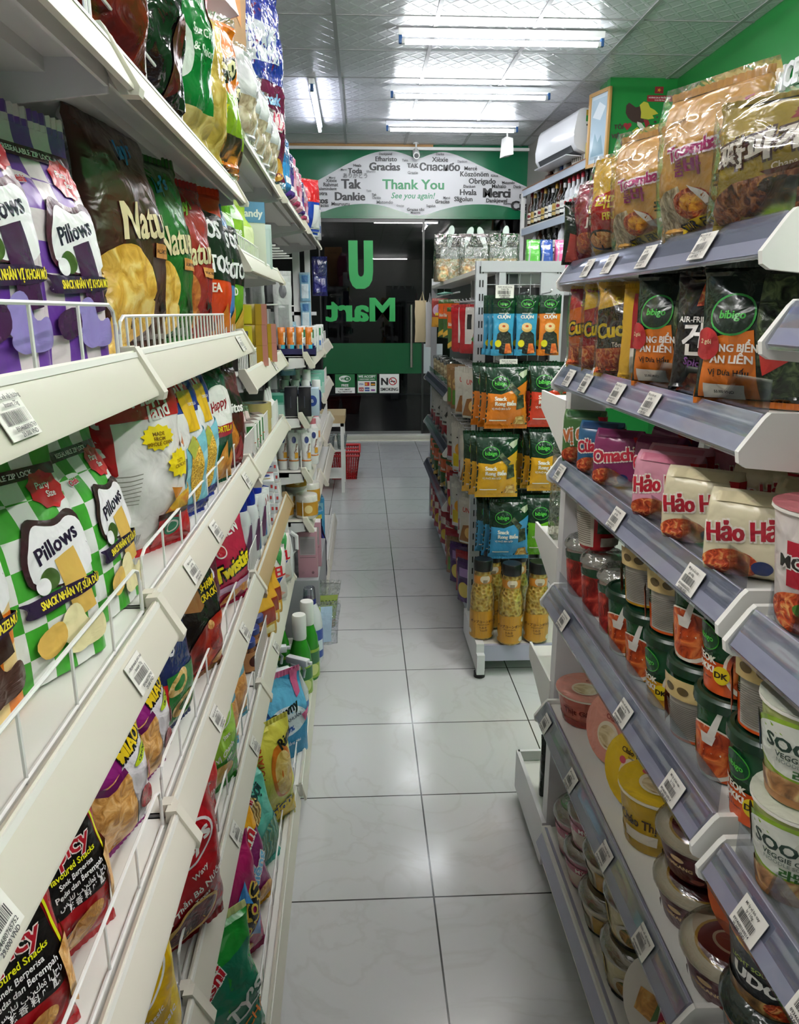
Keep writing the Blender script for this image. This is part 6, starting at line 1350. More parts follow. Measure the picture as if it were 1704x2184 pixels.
SWB.put((.450, 1.085, 1.252), -46, 'orange and dark green seaweed bag between the two black noodle bags', 'seaweed bag', sc=(.84, .84, .84))
def blackram(seedv):
    return pouch('noodle_bag', .13, .185, .07, 'pillow', T('#131213', .2), [('p', [(.3, .72), (.6, .74), (.55, .9), (.36, .9)], NOODR), ('t', 'KOREAN', .7, .70, .05, T('#c8701c'), {'b': .03}), ('t', 'AIR-FRIED RAMYUN', .5, .62, .045, T('#dad8d4'), {'b': .03, 'maxw': .92}), ('t', '건 면', .5, .46, .2, T('#dad8d4'), {'b': .04, 'maxw': .92, 'wx': .8}), ('t', 'Spicy Chicken', .55, .26, .06, T('#7a4a8c'), {'rot': -10, 'b': .03}), ('p', [(.1, .05), (.3, .2), (.9, .18), (.95, .05)], NOODR)], back=T('#131213'), seals=(T('#131213'),) * 2, seed=seedv, wr=.007)
BRK = blackram(117)
BRK.put((.458, .975, 1.252), -44, 'black ramyun bag with white lettering between the two seaweed bags', 'noodle pack', sc=(.86, .86, .86))
BRK.put((.465, 1.155, 1.252), -56, 'black ramyun bag showing its edge beside the gold and red pack', 'noodle pack', sc=(.86, .86, .8))
for i, (K, y, lab) in enumerate(((RY, 1.38, 'red and yellow multipack deep in the second noodle shelf behind the orange bag'), (RY, 1.14, 'red and yellow multipack deep in the second noodle shelf behind the black bag'), (CH_, .92, 'olive gold multipack deep in the second noodle shelf behind the ramyun bag'))):
    K.put((.58, y, 1.252), -50, lab, 'noodle pack', sc=.72)
# third shelf: noodle bricks
def brick(c, lettering, top, seedv, w=.105, h=.115, d=.055, out='#a8142a'):
    K = pouch('noodle_block', w, h, d, 'brick', T(c), [('t', lettering, .5, .60, .22, T(out), {'b': .05, 'ol': T('#e6ded4'), 'ob': .09, 'rot': 10, 'maxw': .9, 'sl': .1}), ('e', .35, .2, .32, .16, NOODR), ('e', .7, .2, .12, .08, T('#1a2a5a')), ('r', .1, .88, .9, .97, T(top)), ('p', [(.85, .9), (1, .9), (1, .7)], T('#b01a24'))], back=T(c), seed=seedv, wr=.004, nv=16)
    return K
WBK = brick('#d6cdae', 'Hảo Hảo', '#cfc4a0', 121); PBK = brick('#cf8fa4', 'Hảo Hảo', '#b86a80', 122); PUR = brick('#7a2a58', 'Omachi', '#5a1a40', 123, .09, .115, .05, '#b8243a'); BLU = brick('#2a5a80', 'Cửa Sông', '#1a3a60', 124, .09, .115, .05, '#b8243a'); GRE = brick('#3f6a34', 'Vị Chay', '#24502a', 125, .09, .125, .045, '#b86a3a')
lst3 = [(WBK, .452, .80, 1.057, -38, 0, 'cream noodle block with red lettering, front one beside the white cup'), (WBK, .452, .93, 1.057, -40, 0, 'cream noodle block with red lettering beside the pink ones'), (PBK, .452, 1.045, 1.057, -42, 0, 'pink noodle block with red lettering, front one'), (PBK, .49, 1.10, 1.057, -44, 0, 'pink noodle block with red lettering tucked behind'),
        (PUR, .452, 1.27, 1.057, -38, 0, 'purple noodle block with red lettering on the third noodle shelf'), (PUR, .50, 1.20, 1.057, -50, 0, 'purple noodle block edge behind the purple and pink blocks'), (BLU, .452, 1.37, 1.057, -36, 0, 'blue noodle block between the green and purple blocks'), (GRE, .448, 1.47, 1.057, -32, 0, 'green noodle block at the far end of the third noodle shelf'),
        (WBK, .56, .85, 1.057, -50, 0, 'cream noodle block deep in the third noodle shelf behind the front one'), (WBK, .57, .98, 1.057, -60, 0, 'cream noodle block deep in the third noodle shelf behind the second'), (PBK, .585, 1.10, 1.057, -60, 0, 'pink noodle block deep in the third noodle shelf'), (PUR, .575, 1.33, 1.057, -70, 0, 'purple noodle block deep in the third noodle shelf')]
for K, x, y, z, rz, rx, lab in lst3: K.put((x, y + .02, z), rz, lab, 'noodle pack', rx=rx, sc=(.95, 1, .9))
for i, (K, x, y, z, rz) in enumerate(((WBK, .55, .80, 1.175, -60), (WBK, .565, .93, 1.175, -40), (PBK, .585, 1.07, 1.176, -60), (NOODR and PBK, .56, 1.17, 1.176, -30))):
    K.put((x, y, z + .028), rz, f'{("cream", "cream", "pink", "pink")[i]} noodle block lying flat on the stacked blocks, {ORD[i]} from the near end', 'noodle pack', rx=-84)
# cups
LIDG = S('#0d2c1c', .25)
def cup(r0, r1, h, base, ops, lid, lid_kind, name='noodle_cup', rimmat=None, lidops=None, ang=200):
    r = root(name); m = M()
    pr = [(r0, 0), (r0 + (r1 - r0) * .06, .004), (r1, h)]
    m.lathe([(r0 - .002, 0)] + pr[1:], base, 28, cap1=True)
    m.art(lathF([(r0 + .0004, .003), (r1 + .0004, h - .004)], ang), (r0 + r1) / 2 * R(ang), h - .007, ops, edge=.08)
    m.build('cup_body', r)
    m = M(); m.lathe([(r1, h - .003), (r1 + .003, h - .001), (r1 + .003, h + .002), (r1, h + .003)], rimmat or S('#dedad2', .4), 28); m.build('rim', r)
    m = M()
    if lid_kind == 'cap': m.lathe([(r1 + .0042, h - .008), (r1 + .0042, h + .004), (r1 + .001, h + .008), (r1 - .004, h + .009), (r1 - .006, h + .0065), (.001, h + .0065)], lid, 28, cap0=False)
    elif lid_kind == 'foil': m.lathe([(r1 + .003, h + .003), (r1 + .003, h + .0038), (.001, h + .0042)], lid, 28, cap0=False)
    elif lid_kind == 'dome': m.lathe([(r1 + .004, h - .001), (r1 + .004, h + .006), (r1 - .004, h + .018), (r1 - .012, h + .022), (r1 - .018, h + .018), (.001, h + .018)], lid, 28, cap0=False)
    if lidops:
        zt = {'cap': h + .0069, 'foil': h + .0045, 'dome': h + .0186}[lid_kind]; q = r1 * 1.5
        m.art(lambda u, v: ((u - .5) * q, (v - .5) * q, zt), q, q, lidops, edge=3)
    m.build('lid', r)
    return Kind(r)
TTEOK = food('#7a1c08', '#b8481a', '#d87a3a', 46)
GRD = T('#0f4424', .25)
def bibigo(c2, ang0=0, kind='print'):
    C2 = T(c2, .25)
    if kind == 'print': ops = [('r', 0, 0, 1, .42, C2), ('e', .28, .70, .15, .17, T('#3f9a34')), ('e', .28, .70, .14, .155, GRD), ('t', 'bibigo', .28, .70, .075, T('#4aa83c'), {'b': .04, 'maxw': .24}), ('t', 'TTEOK', .26, .44, .09, T('#e4ddd0'), {'b': .06}), ('t', 'BOKKI', .26, .32, .09, T('#e4ddd0'), {'b': .06}), ('t', 'Spicy & Sweet', .27, .2, .035, T('#5a1c0c')), ('e', .72, .38, .24, .36, T('#d8d2c4')), ('e', .72, .40, .21, .32, TTEOK), ('p', [(.68, .52), (.72, .82), (.745, .82), (.74, .52)], T('#d4d2cc')), ('e', .47, .28, .075, .12, T('#d8c01c')), ('t', 'DK', .47, .28, .08, T('#2a1c0c'), {'b': .04})]
    elif kind == 'food': ops = [('r', 0, 0, 1, .42, C2), ('e', .42, .36, .36, .38, T('#d8d2c4')), ('e', .42, .38, .32, .34, TTEOK), ('p', [(.40, .55), (.50, .95), (.54, .95), (.48, .55)], T('#d4d2cc')), ('p', [(.34, .62), (.50, .62), (.47, .48), (.36, .48)], T('#d4d2cc')), ('e', .14, .26, .08, .12, T('#d8c01c')), ('t', 'DK', .14, .26, .08, T('#2a1c0c'), {'b': .04}), ('r', .80, .1, 1, .9, T('#b9b4a8'))]
    else: ops = [('r', 0, 0, 1, .38, C2), ('r', .22, .04, .68, .62, T('#a8a399'))] + [('r', .25, .07 + .03 * i, .65, .082 + .03 * i, T('#6a665e')) for i in range(17)] + [('r', .22, .64, .68, .93, T('#c8b078')), ('e', .32, .78, .05, .06, T('#5a4a2c')), ('e', .45, .78, .05, .06, T('#5a4a2c')), ('r', .55, .72, .64, .84, T('#5a4a2c')), ('p', [(0, .1), (0, .6), (.16, .5), (.16, .1)], TTEOK)]
    return cup(.034, .0455, .112, GRD, ops, LIDG, 'cap', lidops=[('e', .5, .5, .32, .22, S('#14402a', .3)), ('e', .5, .5, .29, .19, LIDG)])
BB = {k: bibigo(c, 0, kd) for k, (c, kd) in {'op': ('#c8501c', 'print'), 'of': ('#c8501c', 'food'), 'ob': ('#c8501c', 'back'), 'yp': ('#c8901c', 'print'), 'yf': ('#b8781c', 'food'), 'yb': ('#b8861c', 'back')}.items()}
ds = {'op': 'dark green and orange cup with lettering', 'of': 'dark green cup with rice cake print', 'ob': 'green and orange cup showing its text panel', 'yp': 'dark green and yellow cup with lettering', 'yf': 'dark green cup with yellowish print', 'yb': 'green and yellow cup showing its text panel'}
low = [('yf', 1.215, -40), ('yf', 1.122, -50), ('yp', 1.03, -40), ('ob', .938, -44), ('of', .848, -50), ('op', .757, -40)]
for i, (k, y, rz) in enumerate(low): BB[k].put((.472, y, .773), rz, f'{ds[k]}, bottom row, {ORD[len(low) - 1 - i]} from the near end', 'noodle cup', 'tteok cups in the bottom row' if False else None)
upp = [('yb', 1.145, -34), ('ob', 1.035, -30), ('of', .94, -50), ('op', .848, -44), ('ob', .757, -36)]
for i, (k, y, rz) in enumerate(upp): BB[k].put((.468, y, .894), rz, f'{ds[k]}, upper row, {ORD[len(upp) - 1 - i]} from the near end', 'noodle cup')
KIM = food('#5a0c0c', '#9a2420', '#c04a3a', 40)
KC = cup(.034, .044, .108, T('#a8948c', .2), [('r', 0, 0, 1, .92, T('#b0a49c')), ('e', .5, .42, .4, .42, KIM), ('p', [(0, .9), (.5, .98), (1, .9), (1, .8), (0, .8)], T('#1a3a28'))], clear('#d8dad8', 1.0, .2, .06), 'dome')
for i, (x, y) in enumerate(((.472, 1.50), (.475, 1.395), (.48, 1.30))): KC.put((x, y, .773), -40, f'red cup in crinkled clear wrap at the cup shelf far end, {("outermost", "middle", "inner")[i]} one', 'noodle cup')
RC = cup(.036, .046, .10, T('#a8141c', .25), [('r', .05, .06, .5, .94, T('#c4bcae'))] + [('r', .09, .12 + .05 * i, .46, .135 + .05 * i, T('#6a625a')) for i in range(15)] + [('r', .6, .1, .9, .3, T('#c4bcae')), ('r', .55, .4, .98, .8, T('#1a3a24'))], S('#2a2826', .3), 'foil')
RC.put((.475, 1.445, .896), -30, 'red cup with a cream text panel on top of the clear-covered cups', 'noodle cup')
SOONF = food('#5a3a1c', '#a8784a', '#c8b07a', 40)
def soon():
    return cup(.034, .049, .108, T('#b9c47a', .25), [('r', 0, 0, 1, .24, T('#9a6a3a')), ('p', [(0, .22), (.5, .36), (1, .30), (1, .1), (0, .08)], SOONF), ('e', .5, .65, .42, .34, T('#7fa02a')), ('e', .5, .64, .38, .30, T('#cfd2c8')), ('t', 'SOON', .47, .70, .15, T('#223a30'), {'b': .04}), ('t', 'VEGGIE CUP', .5, .575, .06, T('#3a4a40'), {'b': .02}), ('t', 'NOODLE SOUP', .5, .51, .045, T('#8a948c')), ('t', '라면', .55, .40, .10, T('#2a5a24'), {'b': .06}), ('e', .1, .6, .08, .25, T('#2a3a60')), ('r', .85, .8, 1, .9, T('#5a3a70'))], T('#c4c8b8', .25), 'foil',
               lidops=[('p', [(.1, .4), (.9, .3), (.9, .7), (.2, .8)], S('#d4d6cc')), ('t', 'SOON', .5, .6, .16, S('#223a30'), {'b': .03}), ('e', .4, .3, .3, .14, S('#8aa03a'))])
SN = soon()
SN.put((.456, .660, .758), -44, 'pale green veggie cup, lower one of the near pair', 'noodle cup'); SN.put((.454, .664, .8705), -40, 'pale green veggie cup, stacked on top of the near pair', 'noodle cup')
SN.put((.465, .555, .758), -46, 'pale green veggie cup cut by the picture edge', 'noodle cup')
MOD = cup(.040, .054, .125, T('#d8cfcc', .3), [('r', .3, .40, .95, .80, T('#a0142a')), ('t', 'MODERN', .48, .62, .11, T('#1a1a1c'), {'b': .05, 'ol': T('#d8cfcc'), 'ob': .1}), ('t', 'LẨU THÁI', .6, .46, .08, T('#e4dcd4'), {'b': .04}), ('e', .5, .18, .34, .2, NOODR), ('e', .5, .22, .14, .08, T('#4a7a2a'))], T('#b86a70', .3), 'foil', lidops=[('e', .5, .5, .3, .3, S('#c8a890'))])
MOD.put((.462, .690, 1.048), -38, 'white and red noodle cup with a pink lid on the nearest third shelf', 'noodle cup')
pouch('noodle_block', .10, .115, .05, 'brick', T('#c9c4a8'), [('r', .2, .2, .8, .8, T('#8a8a80'))], seed=131).put((.57, .70, 1.048), -50, 'pale noodle pack behind the white and red cup', 'noodle pack')
# bowls
def bowl(c, ops, lid, kind, lidops, r0=.046, r1=.064, h=.066, name='noodle_bowl'):
    return cup(r0, r1, h, T(c, .28), ops, lid, kind, name=name, lidops=lidops, rimmat=S('#cfc8b4', .35))
porr = food('#8a6a3a', '#c8b890', '#e0d8c4', 30)
CHY = bowl('#b8961c', [('r', 0, 0, 1, .25, T('#a08014')), ('t', 'Cháo Thịt Gà', .5, .62, .2, T('#3a2410'), {'b': .03, 'maxw': .5}), ('r', .3, .2, .6, .42, T('#cfc8b4'))], T('#c8a824', .3), 'foil',
           [('e', .5, .40, .32, .32, S('#cfc6b0')), ('e', .5, .36, .26, .24, porr), ('t', 'Cháo Thịt Gà', .5, .80, .1, S('#3a2410'), {'b': .03, 'maxw': .7}), ('t', 'Instant Porridge', .5, .70, .04, S('#5a3c1c')), ('r', .43, .88, .57, .98, S('#a8346a')), ('e', .22, .6, .07, .07, S('#b84a5a'))], .05, .066, .072)
CHP = bowl('#b05a48', [('r', 0, 0, 1, .25, T('#8a2a20')), ('t', 'Thịt Gà', .5, .6, .2, T('#6a1810'), {'b': .03})], T('#c88878', .3), 'foil', [('e', .5, .36, .3, .28, S('#cfc6b0')), ('e', .5, .34, .25, .22, porr), ('t', 'Cháo', .5, .74, .1, S('#8a2a24'), {'b': .03})], .05, .066, .072)
CHP.put((.485, 1.47, .488), -40, 'pink porridge bowl standing upright at the far end of the bowl shelf', 'noodle bowl')
CHP.put((.545, 1.32, .552), -68, 'pink porridge bowl tipped on its side with its lid facing out', 'noodle bowl', rx=78)
CHY.put((.540, 1.185, .552), -62, 'yellow porridge bowl tipped on its side with its lid facing out', 'noodle bowl', rx=78)
CHP.put((.60, 1.38, .488), -40, 'orange red porridge bowl deep behind the tipped pink one', 'noodle bowl')
CHY.put((.490, 1.075, .488), -40, 'yellow porridge bowl standing upright between the tipped bowls and the maroon ones', 'noodle bowl', sc=(1, 1, 1.45))
DOME = clear('#e2e0da', .15, .10, .16, 30)
KMR = T('#4a0f1a', .28)
KMK = bowl('#4a0f1a', [('t', 'KIMKANG', .45, .5, .13, T('#c9a878'), {'b': .03}), ('e', .45, .76, .05, .1, T('#c9a878')), ('r', .68, .3, .685, .7, T('#c9a878')), ('r', .72, .35, .85, .38, T('#8a6a50')), ('r', .72, .48, .85, .51, T('#8a6a50')), ('e', .2, .2, .05, .08, T('#8a3a30')), ('e', .6, .2, .05, .08, T('#8a3a30'))], DOME, 'dome', [], .046, .064, .06)
m = M(); m.lathe([(.057, .061), (.056, .0615), (.001, .062)], T('#7a7670'), 28); m.art(lambda u, v: ((u - .5) * .1, (v - .5) * .1, .0625), .1, .1, [('e', .5, .5, .48, .48, S('#b08a2a')), ('e', .5, .5, .44, .44, S('#5a0f16')), ('e', .46, .54, .24, .2, S('#b8a890')), ('e', .46, .54, .2, .16, S('#7a2a1a')), ('r', .75, .2, .8, .3, S('#c8c0b0'))], edge=3); m.build('inner_seal', KMK.o)
for i, (x, y, z, lab) in enumerate(((.488, .905, .488, 'maroon noodle bowl with a clear lid, lower one of the middle stack'), (.486, .91, .5705, 'maroon noodle bowl with a clear lid, on top of the middle stack'), (.55, 1.00, .488, 'maroon noodle bowl, lower one behind the yellow bowl'), (.54, 1.0, .5705, 'maroon noodle bowl, upper one behind the yellow bowl'), (.478, .785, .488, 'maroon noodle bowl with a clear lid, nearest one by the black udon cups'))):
    KMK.put((x, y, z), -48, lab, 'noodle bowl')
CHP2 = bowl('#a8502a', [], T('#a04a24', .3), 'foil', [('e', .5, .5, .45, .45, S('#8a3a1c')), ('e', .5, .5, .28, .28, S('#c8c0a8')), ('e', .5, .5, .22, .22, NOOD)])
CHP2.put((.56, .83, .60), -55, 'brown bowl tipped on its side between the maroon bowls and the black udon cup', 'noodle bowl', rx=80)
def udon():
    return cup(.042, .058, .105, T('#3a3c3e', .25), [('p', [(0, .9), (.3, .98), (.75, .6), (1, .7), (1, 1), (0, 1)], T('#b8aaa8')), ('p', [(.2, .98), (.6, .98), (.7, .72), (.45, .8)], food('#5a1a14', '#b0603a', '#c8b04a', 40)), ('t', 'UDON', .5, .47, .17, T('#d8d6d2'), {'b': .06, 'rot': -6, 'wx': 1.1}), ('t', 'LIGHT SOUP', .4, .66, .06, T('#8a9a4a'), {'b': .03}), ('r', 0, 0, 1, .26, food('#2a2018', '#7a5a34', '#b89a5a', 30)), ('e', .7, .2, .2, .14, NOODR)], T('#1a2420', .2), 'dome')
UD = udon()
UD.put((.468, .680, .5905), -42, 'dark grey udon cup with white lettering, upper one at the picture edge', 'noodle cup')
UD.put((.470, .672, .476), -38, 'dark grey udon cup, lower one at the foot of the stack', 'noodle cup')
UD.put((.48, .555, .476), -50, 'dark grey udon cup cut by the picture corner', 'noodle cup')
# base row
WHB = bowl('#c9bfa4', [('r', .45, .1, .8, .8, T('#b8924a')), ('p', [(0, .1), (.4, .1), (.4, .6), (0, .7)], food('#3a4a2a', '#8a8a6a', '#c4bca0', 30)), ('r', 0, 0, 1, .1, T('#2a2620'))], clear('#d8d4c8', .2, .2, .1), 'dome', [], .045, .062, .072)
m = M(); m.lathe([(.055, .0725), (.001, .073)], T('#4a4236'), 24); m.art(lambda u, v: ((u - .5) * .1, (v - .5) * .1, .0735), .1, .1, [('p', [(.2, .2), (.8, .3), (.7, .8)], S('#8a7a2a'))], edge=3); m.build('inner_seal', WHB.o)
PKW = bowl('#b8808a', [('e', .5, .4, .3, .3, T('#c8b8a8')), ('r', .1, .6, .9, .85, T('#a0485a')), ('t', 'Mỳ', .5, .72, .16, T('#d8ccc4'))], clear('#d8d4d0', .2, .2, .1), 'dome', [], .045, .06, .085)
m = M(); m.lathe([(.05, .0855), (.001, .086)], S('#7a1020', .3), 24); m.build('inner_seal', PKW.o)
PKW.put((.488, 1.46, .152), -40, 'pink bowl with a clear lid at the far end of the bottom shelf', 'noodle bowl', sc=(1, 1, 1.15))
PKW.put((.482, 1.365, .152), -40, 'pink bowl, lower one of the stack beside the cream bowls', 'noodle bowl', sc=.92); PKW.put((.484, 1.36, .252), -44, 'pink bowl, upper one of the stack beside the cream bowls', 'noodle bowl', sc=.92)
for i in range(3): WHB.put((.488 + .004 * (i % 2), 1.24 + .006 * i, .152 + .0945 * i), -46 - 4 * i, f'cream bowl with a clear lid, {("lowest", "middle", "topmost")[i]} of the stack on the bottom shelf', 'noodle bowl')
SOUP = bowl('#c4b88a', [('e', .66, .4, .26, .4, T('#cfc8b8')), ('e', .66, .4, .22, .32, food('#5a3a1a', '#b8863c', '#4a5a2a', 30)), ('r', .1, .3, .3, .9, T('#b89a3a')), ('r', 0, 0, 1, .12, T('#2a2a28'))], clear('#d8d4c8', .2, .2, .1), 'dome', [], .05, .066, .085)
m = M(); m.lathe([(.058, .0855), (.001, .086)], S('#4a2a1a', .3), 24); m.build('inner_seal', SOUP.o)
for i in range(2): SOUP.put((.492, 1.10 + .006 * i, .152 + .108 * i), -46, f'large soup bowl with a clear lid, {("lower", "upper")[i]} of the stack beside the tilted white bowl', 'noodle bowl')
PHOB = bowl('#cfc9c4', [], S('#d0c9bf', .35), 'foil', [('r', .5, .1, .8, .7, S('#8a1430')), ('p', [(.1, .2), (.4, .2), (.45, .6), (.1, .55)], food('#8a5a2a', '#c8924a', '#d8c08a', 30)), ('e', .35, .78, .18, .12, S('#dcd6cc')), ('p', [(.4, .2), (.5, .3), (.45, .7)], S('#4a6a3a')), ('t', 'PHỞ', .66, .4, .12, S('#d8b84a'), {'rot': 60, 'b': .03})], .055, .075, .075)
PHOB.put((.545, 1.0, .222), -60, 'white bowl tilted on its side with a printed lid at the bottom of the picture', 'noodle bowl', rx=70)
WHB.put((.485, .875, .152), -46, 'cream bowl standing alone on the bottom shelf near the viewer', 'noodle bowl')
# chopstick packs on the end shelves
CHS = pouch('chopstick_pack', .10, .235, .05, 'gusset', clear('#e6e4dc', .9, .22, .08), [('r', .2, .05, .8, .85, T('#8a8474')), ('t', '3000', .6, .4, .06, T('#3a3834'), {'rot': 90}), ('r', .5, .1, .75, .2, T('#4a4842')), ('r', .3, .3, .4, .7, T('#a09a88'))], seals=(None, CL), seed=141)
CHS.put((.492, 1.71, .836), -4, 'clear pack of disposable chopsticks standing on the middle end shelf', 'chopstick pack')
pouch('refill_pouch', .07, .17, .04, 'gusset', T('#1a221e', .2), [('r', .2, .4, .8, .6, T('#4a6a5a'))], seals=(None, T('#10140f')), seed=142).put((.49, 1.72, .121), -10, 'black pouch on the base of the end shelves', 'pouch')

# ---------------------------------------------------------------- hanging seaweed snacks and popcorn jars
def roll(c):
    return pouch('seaweed_roll_pack', .078, .213, .022, 'doy', T(c, .22), [('r', 0, .74, 1, 1, T('#0d2e1c', .22)), ('p', [(0, .74), (.5, .80), (1, .74), (1, .70), (0, .70)], T('#0d2e1c', .22)), ('e', .5, .86, .3, .07, T('#3f9a34', .22)), ('e', .5, .86, .27, .06, T('#0d2e1c', .22)), ('t', 'bibigo', .5, .86, .04, T('#4aa83c', .22), {'b': .04, 'maxw': .45}), ('t', 'CUỘN', .5, .645, .055, T('#e4e2dc', .22), {'b': .06}), ('t', 'RONG BIỂN', .5, .70, .022, T('#e4e2dc', .22)), ('p', [(.1, .06), (.2, .36), (.5, .46), (.85, .36), (.95, .06), (.6, .02)], food('#0c0e0c', '#1c221c', '#3a4034', 60)), ('e', .5, .46, .25, .07, T('#c8a058')), ('e', .5, .49, .24, .055, T('#d8bc84')), ('e', .5, .49, .08, .018, T('#b84a1c')), ('p', [(.55, .04), (.6, .2), (.8, .2), (.9, .04)], food('#a03a14', '#c8642a', '#d88a50', 50)), ('e', .25, .2, .15, .06, T('#c8c01c')), ('r', 0, 0, .3, .1, T(c, .22))], seals=(None, T('#0d2e1c', .22)), seed=151, wr=.002)
RB_, RO_ = roll('#3a90b4'), roll('#c8701c')
for x, n in ((.515, 'left'), (.600, 'right')):
    for k in range(3): RB_.put((x - .012 * k, 2.80 + .035 * k, 1.205), 0, f'blue seaweed roll pack, {("front", "second", "rearmost")[k]} one on the {n} top hook', 'seaweed pack')
for k in range(2): RO_.put((.685 - .012 * k, 2.80 + .035 * k, 1.205), 0, f'orange seaweed roll pack, {("front", "rear")[k]} one on the right-hand top hook', 'seaweed pack')
def seasnack(c):
    C = T(c, .2); sea = food('#12160f', '#2c3424', '#5a6248', 50)
    return pouch('seaweed_snack_bag', .16, .235, .05, 'pillow', T('#0d2e1c', .2), [('p', [(0, .0), (0, .56), (.35, .54), (.7, .62), (1, .76), (1, 0)], C), ('e', .34, .71, .21, .105, T('#3f9a34', .2)), ('e', .34, .71, .195, .095, T('#0d2e1c', .2)), ('t', 'bibigo', .34, .71, .06, T('#4aa83c', .2), {'b': .04, 'maxw': .33}), ('t', 'Snack', .34, .475, .06, T('#e6e0d4', .2), {'b': .06}), ('t', 'Rong Biển', .46, .40, .06, T('#e6e0d4', .2), {'b': .06, 'maxw': .58}), ('t', 'VỊ PHÔ MAI BẮP', .36, .32, .03, T('#e6e0d4', .2), {'b': .02}), ('p', [(.52, .66), (.6, .72), (.82, .58), (.74, .5)], sea), ('p', [(.74, .52), (.9, .54), (.92, .34), (.72, .30)], sea), ('p', [(.75, .84), (.98, .94), (.96, .84), (.86, .78)], T('#8a9478')), ('p', [(.66, .08), (.72, .2), (.9, .22), (.95, .08)], food('#8a5a1c', '#c89a4a', '#e0cc8a', 50)), ('r', .1, .13, .5, .145, T('#e6e0d4', .2))], back=C, seals=(C, T('#0d2e1c', .2)), seed=153, wr=.004)
SO, SR, SY, SBL, SG = seasnack('#c8701c'), seasnack('#b8341c'), seasnack('#c8941c'), seasnack('#3a8ab8'), seasnack('#5a9a1c')
for K, x, z, nm, n in ((SO, .528, .94, 'orange', 3), (SR, .69, .945, 'red', 3), (SY, .492, .69, 'yellow', 3), (SY, .70, .70, 'yellow right-hand', 3), (SBL, .556, .43, 'light blue', 3), (SG, .70, .445, 'light green', 2)):
    for k in range(n): K.put((x - .018 * k, (2.76 if nm != 'yellow' else 2.71) + .048 * k, z), (0, 3, -3)[k], f'{nm} seaweed snack bag hanging on the display, {("front", "second", "rearmost")[k]} of its hook', 'seaweed bag', rx=-2 if k == 0 else 0)
POP = food('#8a6414', '#c8982c', '#e4c86a', 75, 'V', rough=.3, bump=1.2)
def popjar():
    r = root('popcorn_jar'); m = M()
    pr = [(.036, 0), (.044, .006), (.046, .02), (.046, .165), (.040, .20), (.033, .215), (.033, .262)]
    m.lathe([(a * .97, z) for a, z in pr], POP, 26)
    LB = S('#c08a24', .35)
    m.art(lathF([(.0462, .012), (.0462, .115)], 215), .17, .103, [('r', 0, 0, 1, 1, LB)] + [('e', a, b, .07, .09, S('#d8d2c0', .4)) for a, b in ((.1, .2), (.82, .82), (.75, .12), (.9, .45))] + [('t', 'ポップコーンボトル', .47, .62, .085, S('#4a2a10', .4), {'b': .03, 'maxw': .62}), ('t', 'Popcorn bottle', .47, .52, .05, S('#4a2a10', .4)), ('t', 'うみき', .45, .4, .07, S('#5a3a18', .4)), ('t', 'Toast味', .47, .3, .06, S('#5a3a18', .4))], edge=.06)
    m.art(lathF([(.0336, .216), (.0336, .246)], 240), .138, .03, [('r', 0, 0, 1, 1, S('#c8822a', .35)), ('e', .5, .6, .14, .5, S('#cfc0a8', .4)), ('r', .44, .1, .56, .5, S('#8a7a60', .4))], edge=.06)
    m.build('popcorn_filling', r)
    m = M(); m.lathe([(a * 1.025, z) for a, z in pr], clear('#ffffff', 0, .05, .04), 26, cap0=False, cap1=False); m.build('clear_jar', r)
    m = M(); m.lathe([(.036, .262), (.0365, .265), (.0365, .298), (.034, .302)], S('#111111', .3), 26); m.build('lid', r)
    return Kind(r)
PJ = popjar()
for i, (x, y, n) in enumerate(((.450, 2.695, 'front row, closest to the aisle'), (.550, 2.64, 'front row, middle one'), (.655, 2.655, 'front row, partly behind the noodle shelf'), (.505, 2.80, 'rear row, inner gap'), (.605, 2.80, 'rear row, far side'))):
    PJ.put((x, y, .132), (8, -4, 0, 0, 5)[i], f'jar of caramel popcorn with a black lid, {n}', 'popcorn jar', sc=(1, 1, 1.06))

# ---------------------------------------------------------------- middle run: hanging packets along the aisle
def packet(c, ops, seedv, w=.11, h=.18): return pouch('hanging_packet', w, h, .03, 'doy', T(c, .25), ops, seals=(None, T(c, .25)), seed=seedv, wr=.003)
PA = packet('#8a3a34', [('r', 0, .0, 1, .35, T('#b8862a')), ('e', .5, .6, .4, .2, T('#a88aa0')), ('r', .3, .4, .7, .5, T('#c8b03a'))], 161, .10, .15)
PB = packet('#3a5a2a', [('r', 0, .5, 1, .9, T('#c8541c')), ('p', [(0, .1), (1, .4), (1, .2), (0, 0)], T('#c8a03a')), ('t', 'Bánh tráng', .5, .6, .08, T('#e0d8c4'), {'b': .03, 'maxw': .8})], 162, .12, .19)
PC = packet('#9a1a20', [('p', [(.3, .95), (.9, .95), (.6, .2), (.3, .2)], T('#c9c6c0')), ('r', .4, .5, .6, .8, T('#2a2a28')), ('p', [(.6, .3), (.9, .5), (.9, .1)], T('#3a6a2a'))], 163, .12, .20)
PDp = packet('#b4b0a4', [('p', [(.1, .05), (.3, .4), (.9, .45), (.9, .05)], T('#8a5a2c')), ('t', 'UNI', .5, .75, .1, T('#a83a34')), ('e', .6, .25, .2, .12, T('#c8a05a'))], 164, .11, .20)
PE = packet('#b9b6ac', [('r', .1, .1, .9, .4, T('#c8b01c')), ('e', .5, .5, .3, .14, T('#c88a1c')), ('r', .3, .75, .7, .78, T('#3a3834'))], 165, .10, .20)
PF = packet('#7a5a34', [('r', .1, .1, .9, .45, T('#4a7a24')), ('e', .5, .6, .4, .22, food('#3a2414', '#8a6a3c', '#b89a5a', 30))], 166, .13, .19)
PG = packet('#a8a6a0', [('p', [(.3, .6), (.7, .8), (.6, .5)], T('#1a1a18')), ('r', .1, .1, .9, .35, T('#8a1a24')), ('r', .2, .4, .8, .45, T('#3a3834'))], 167, .11, .21)
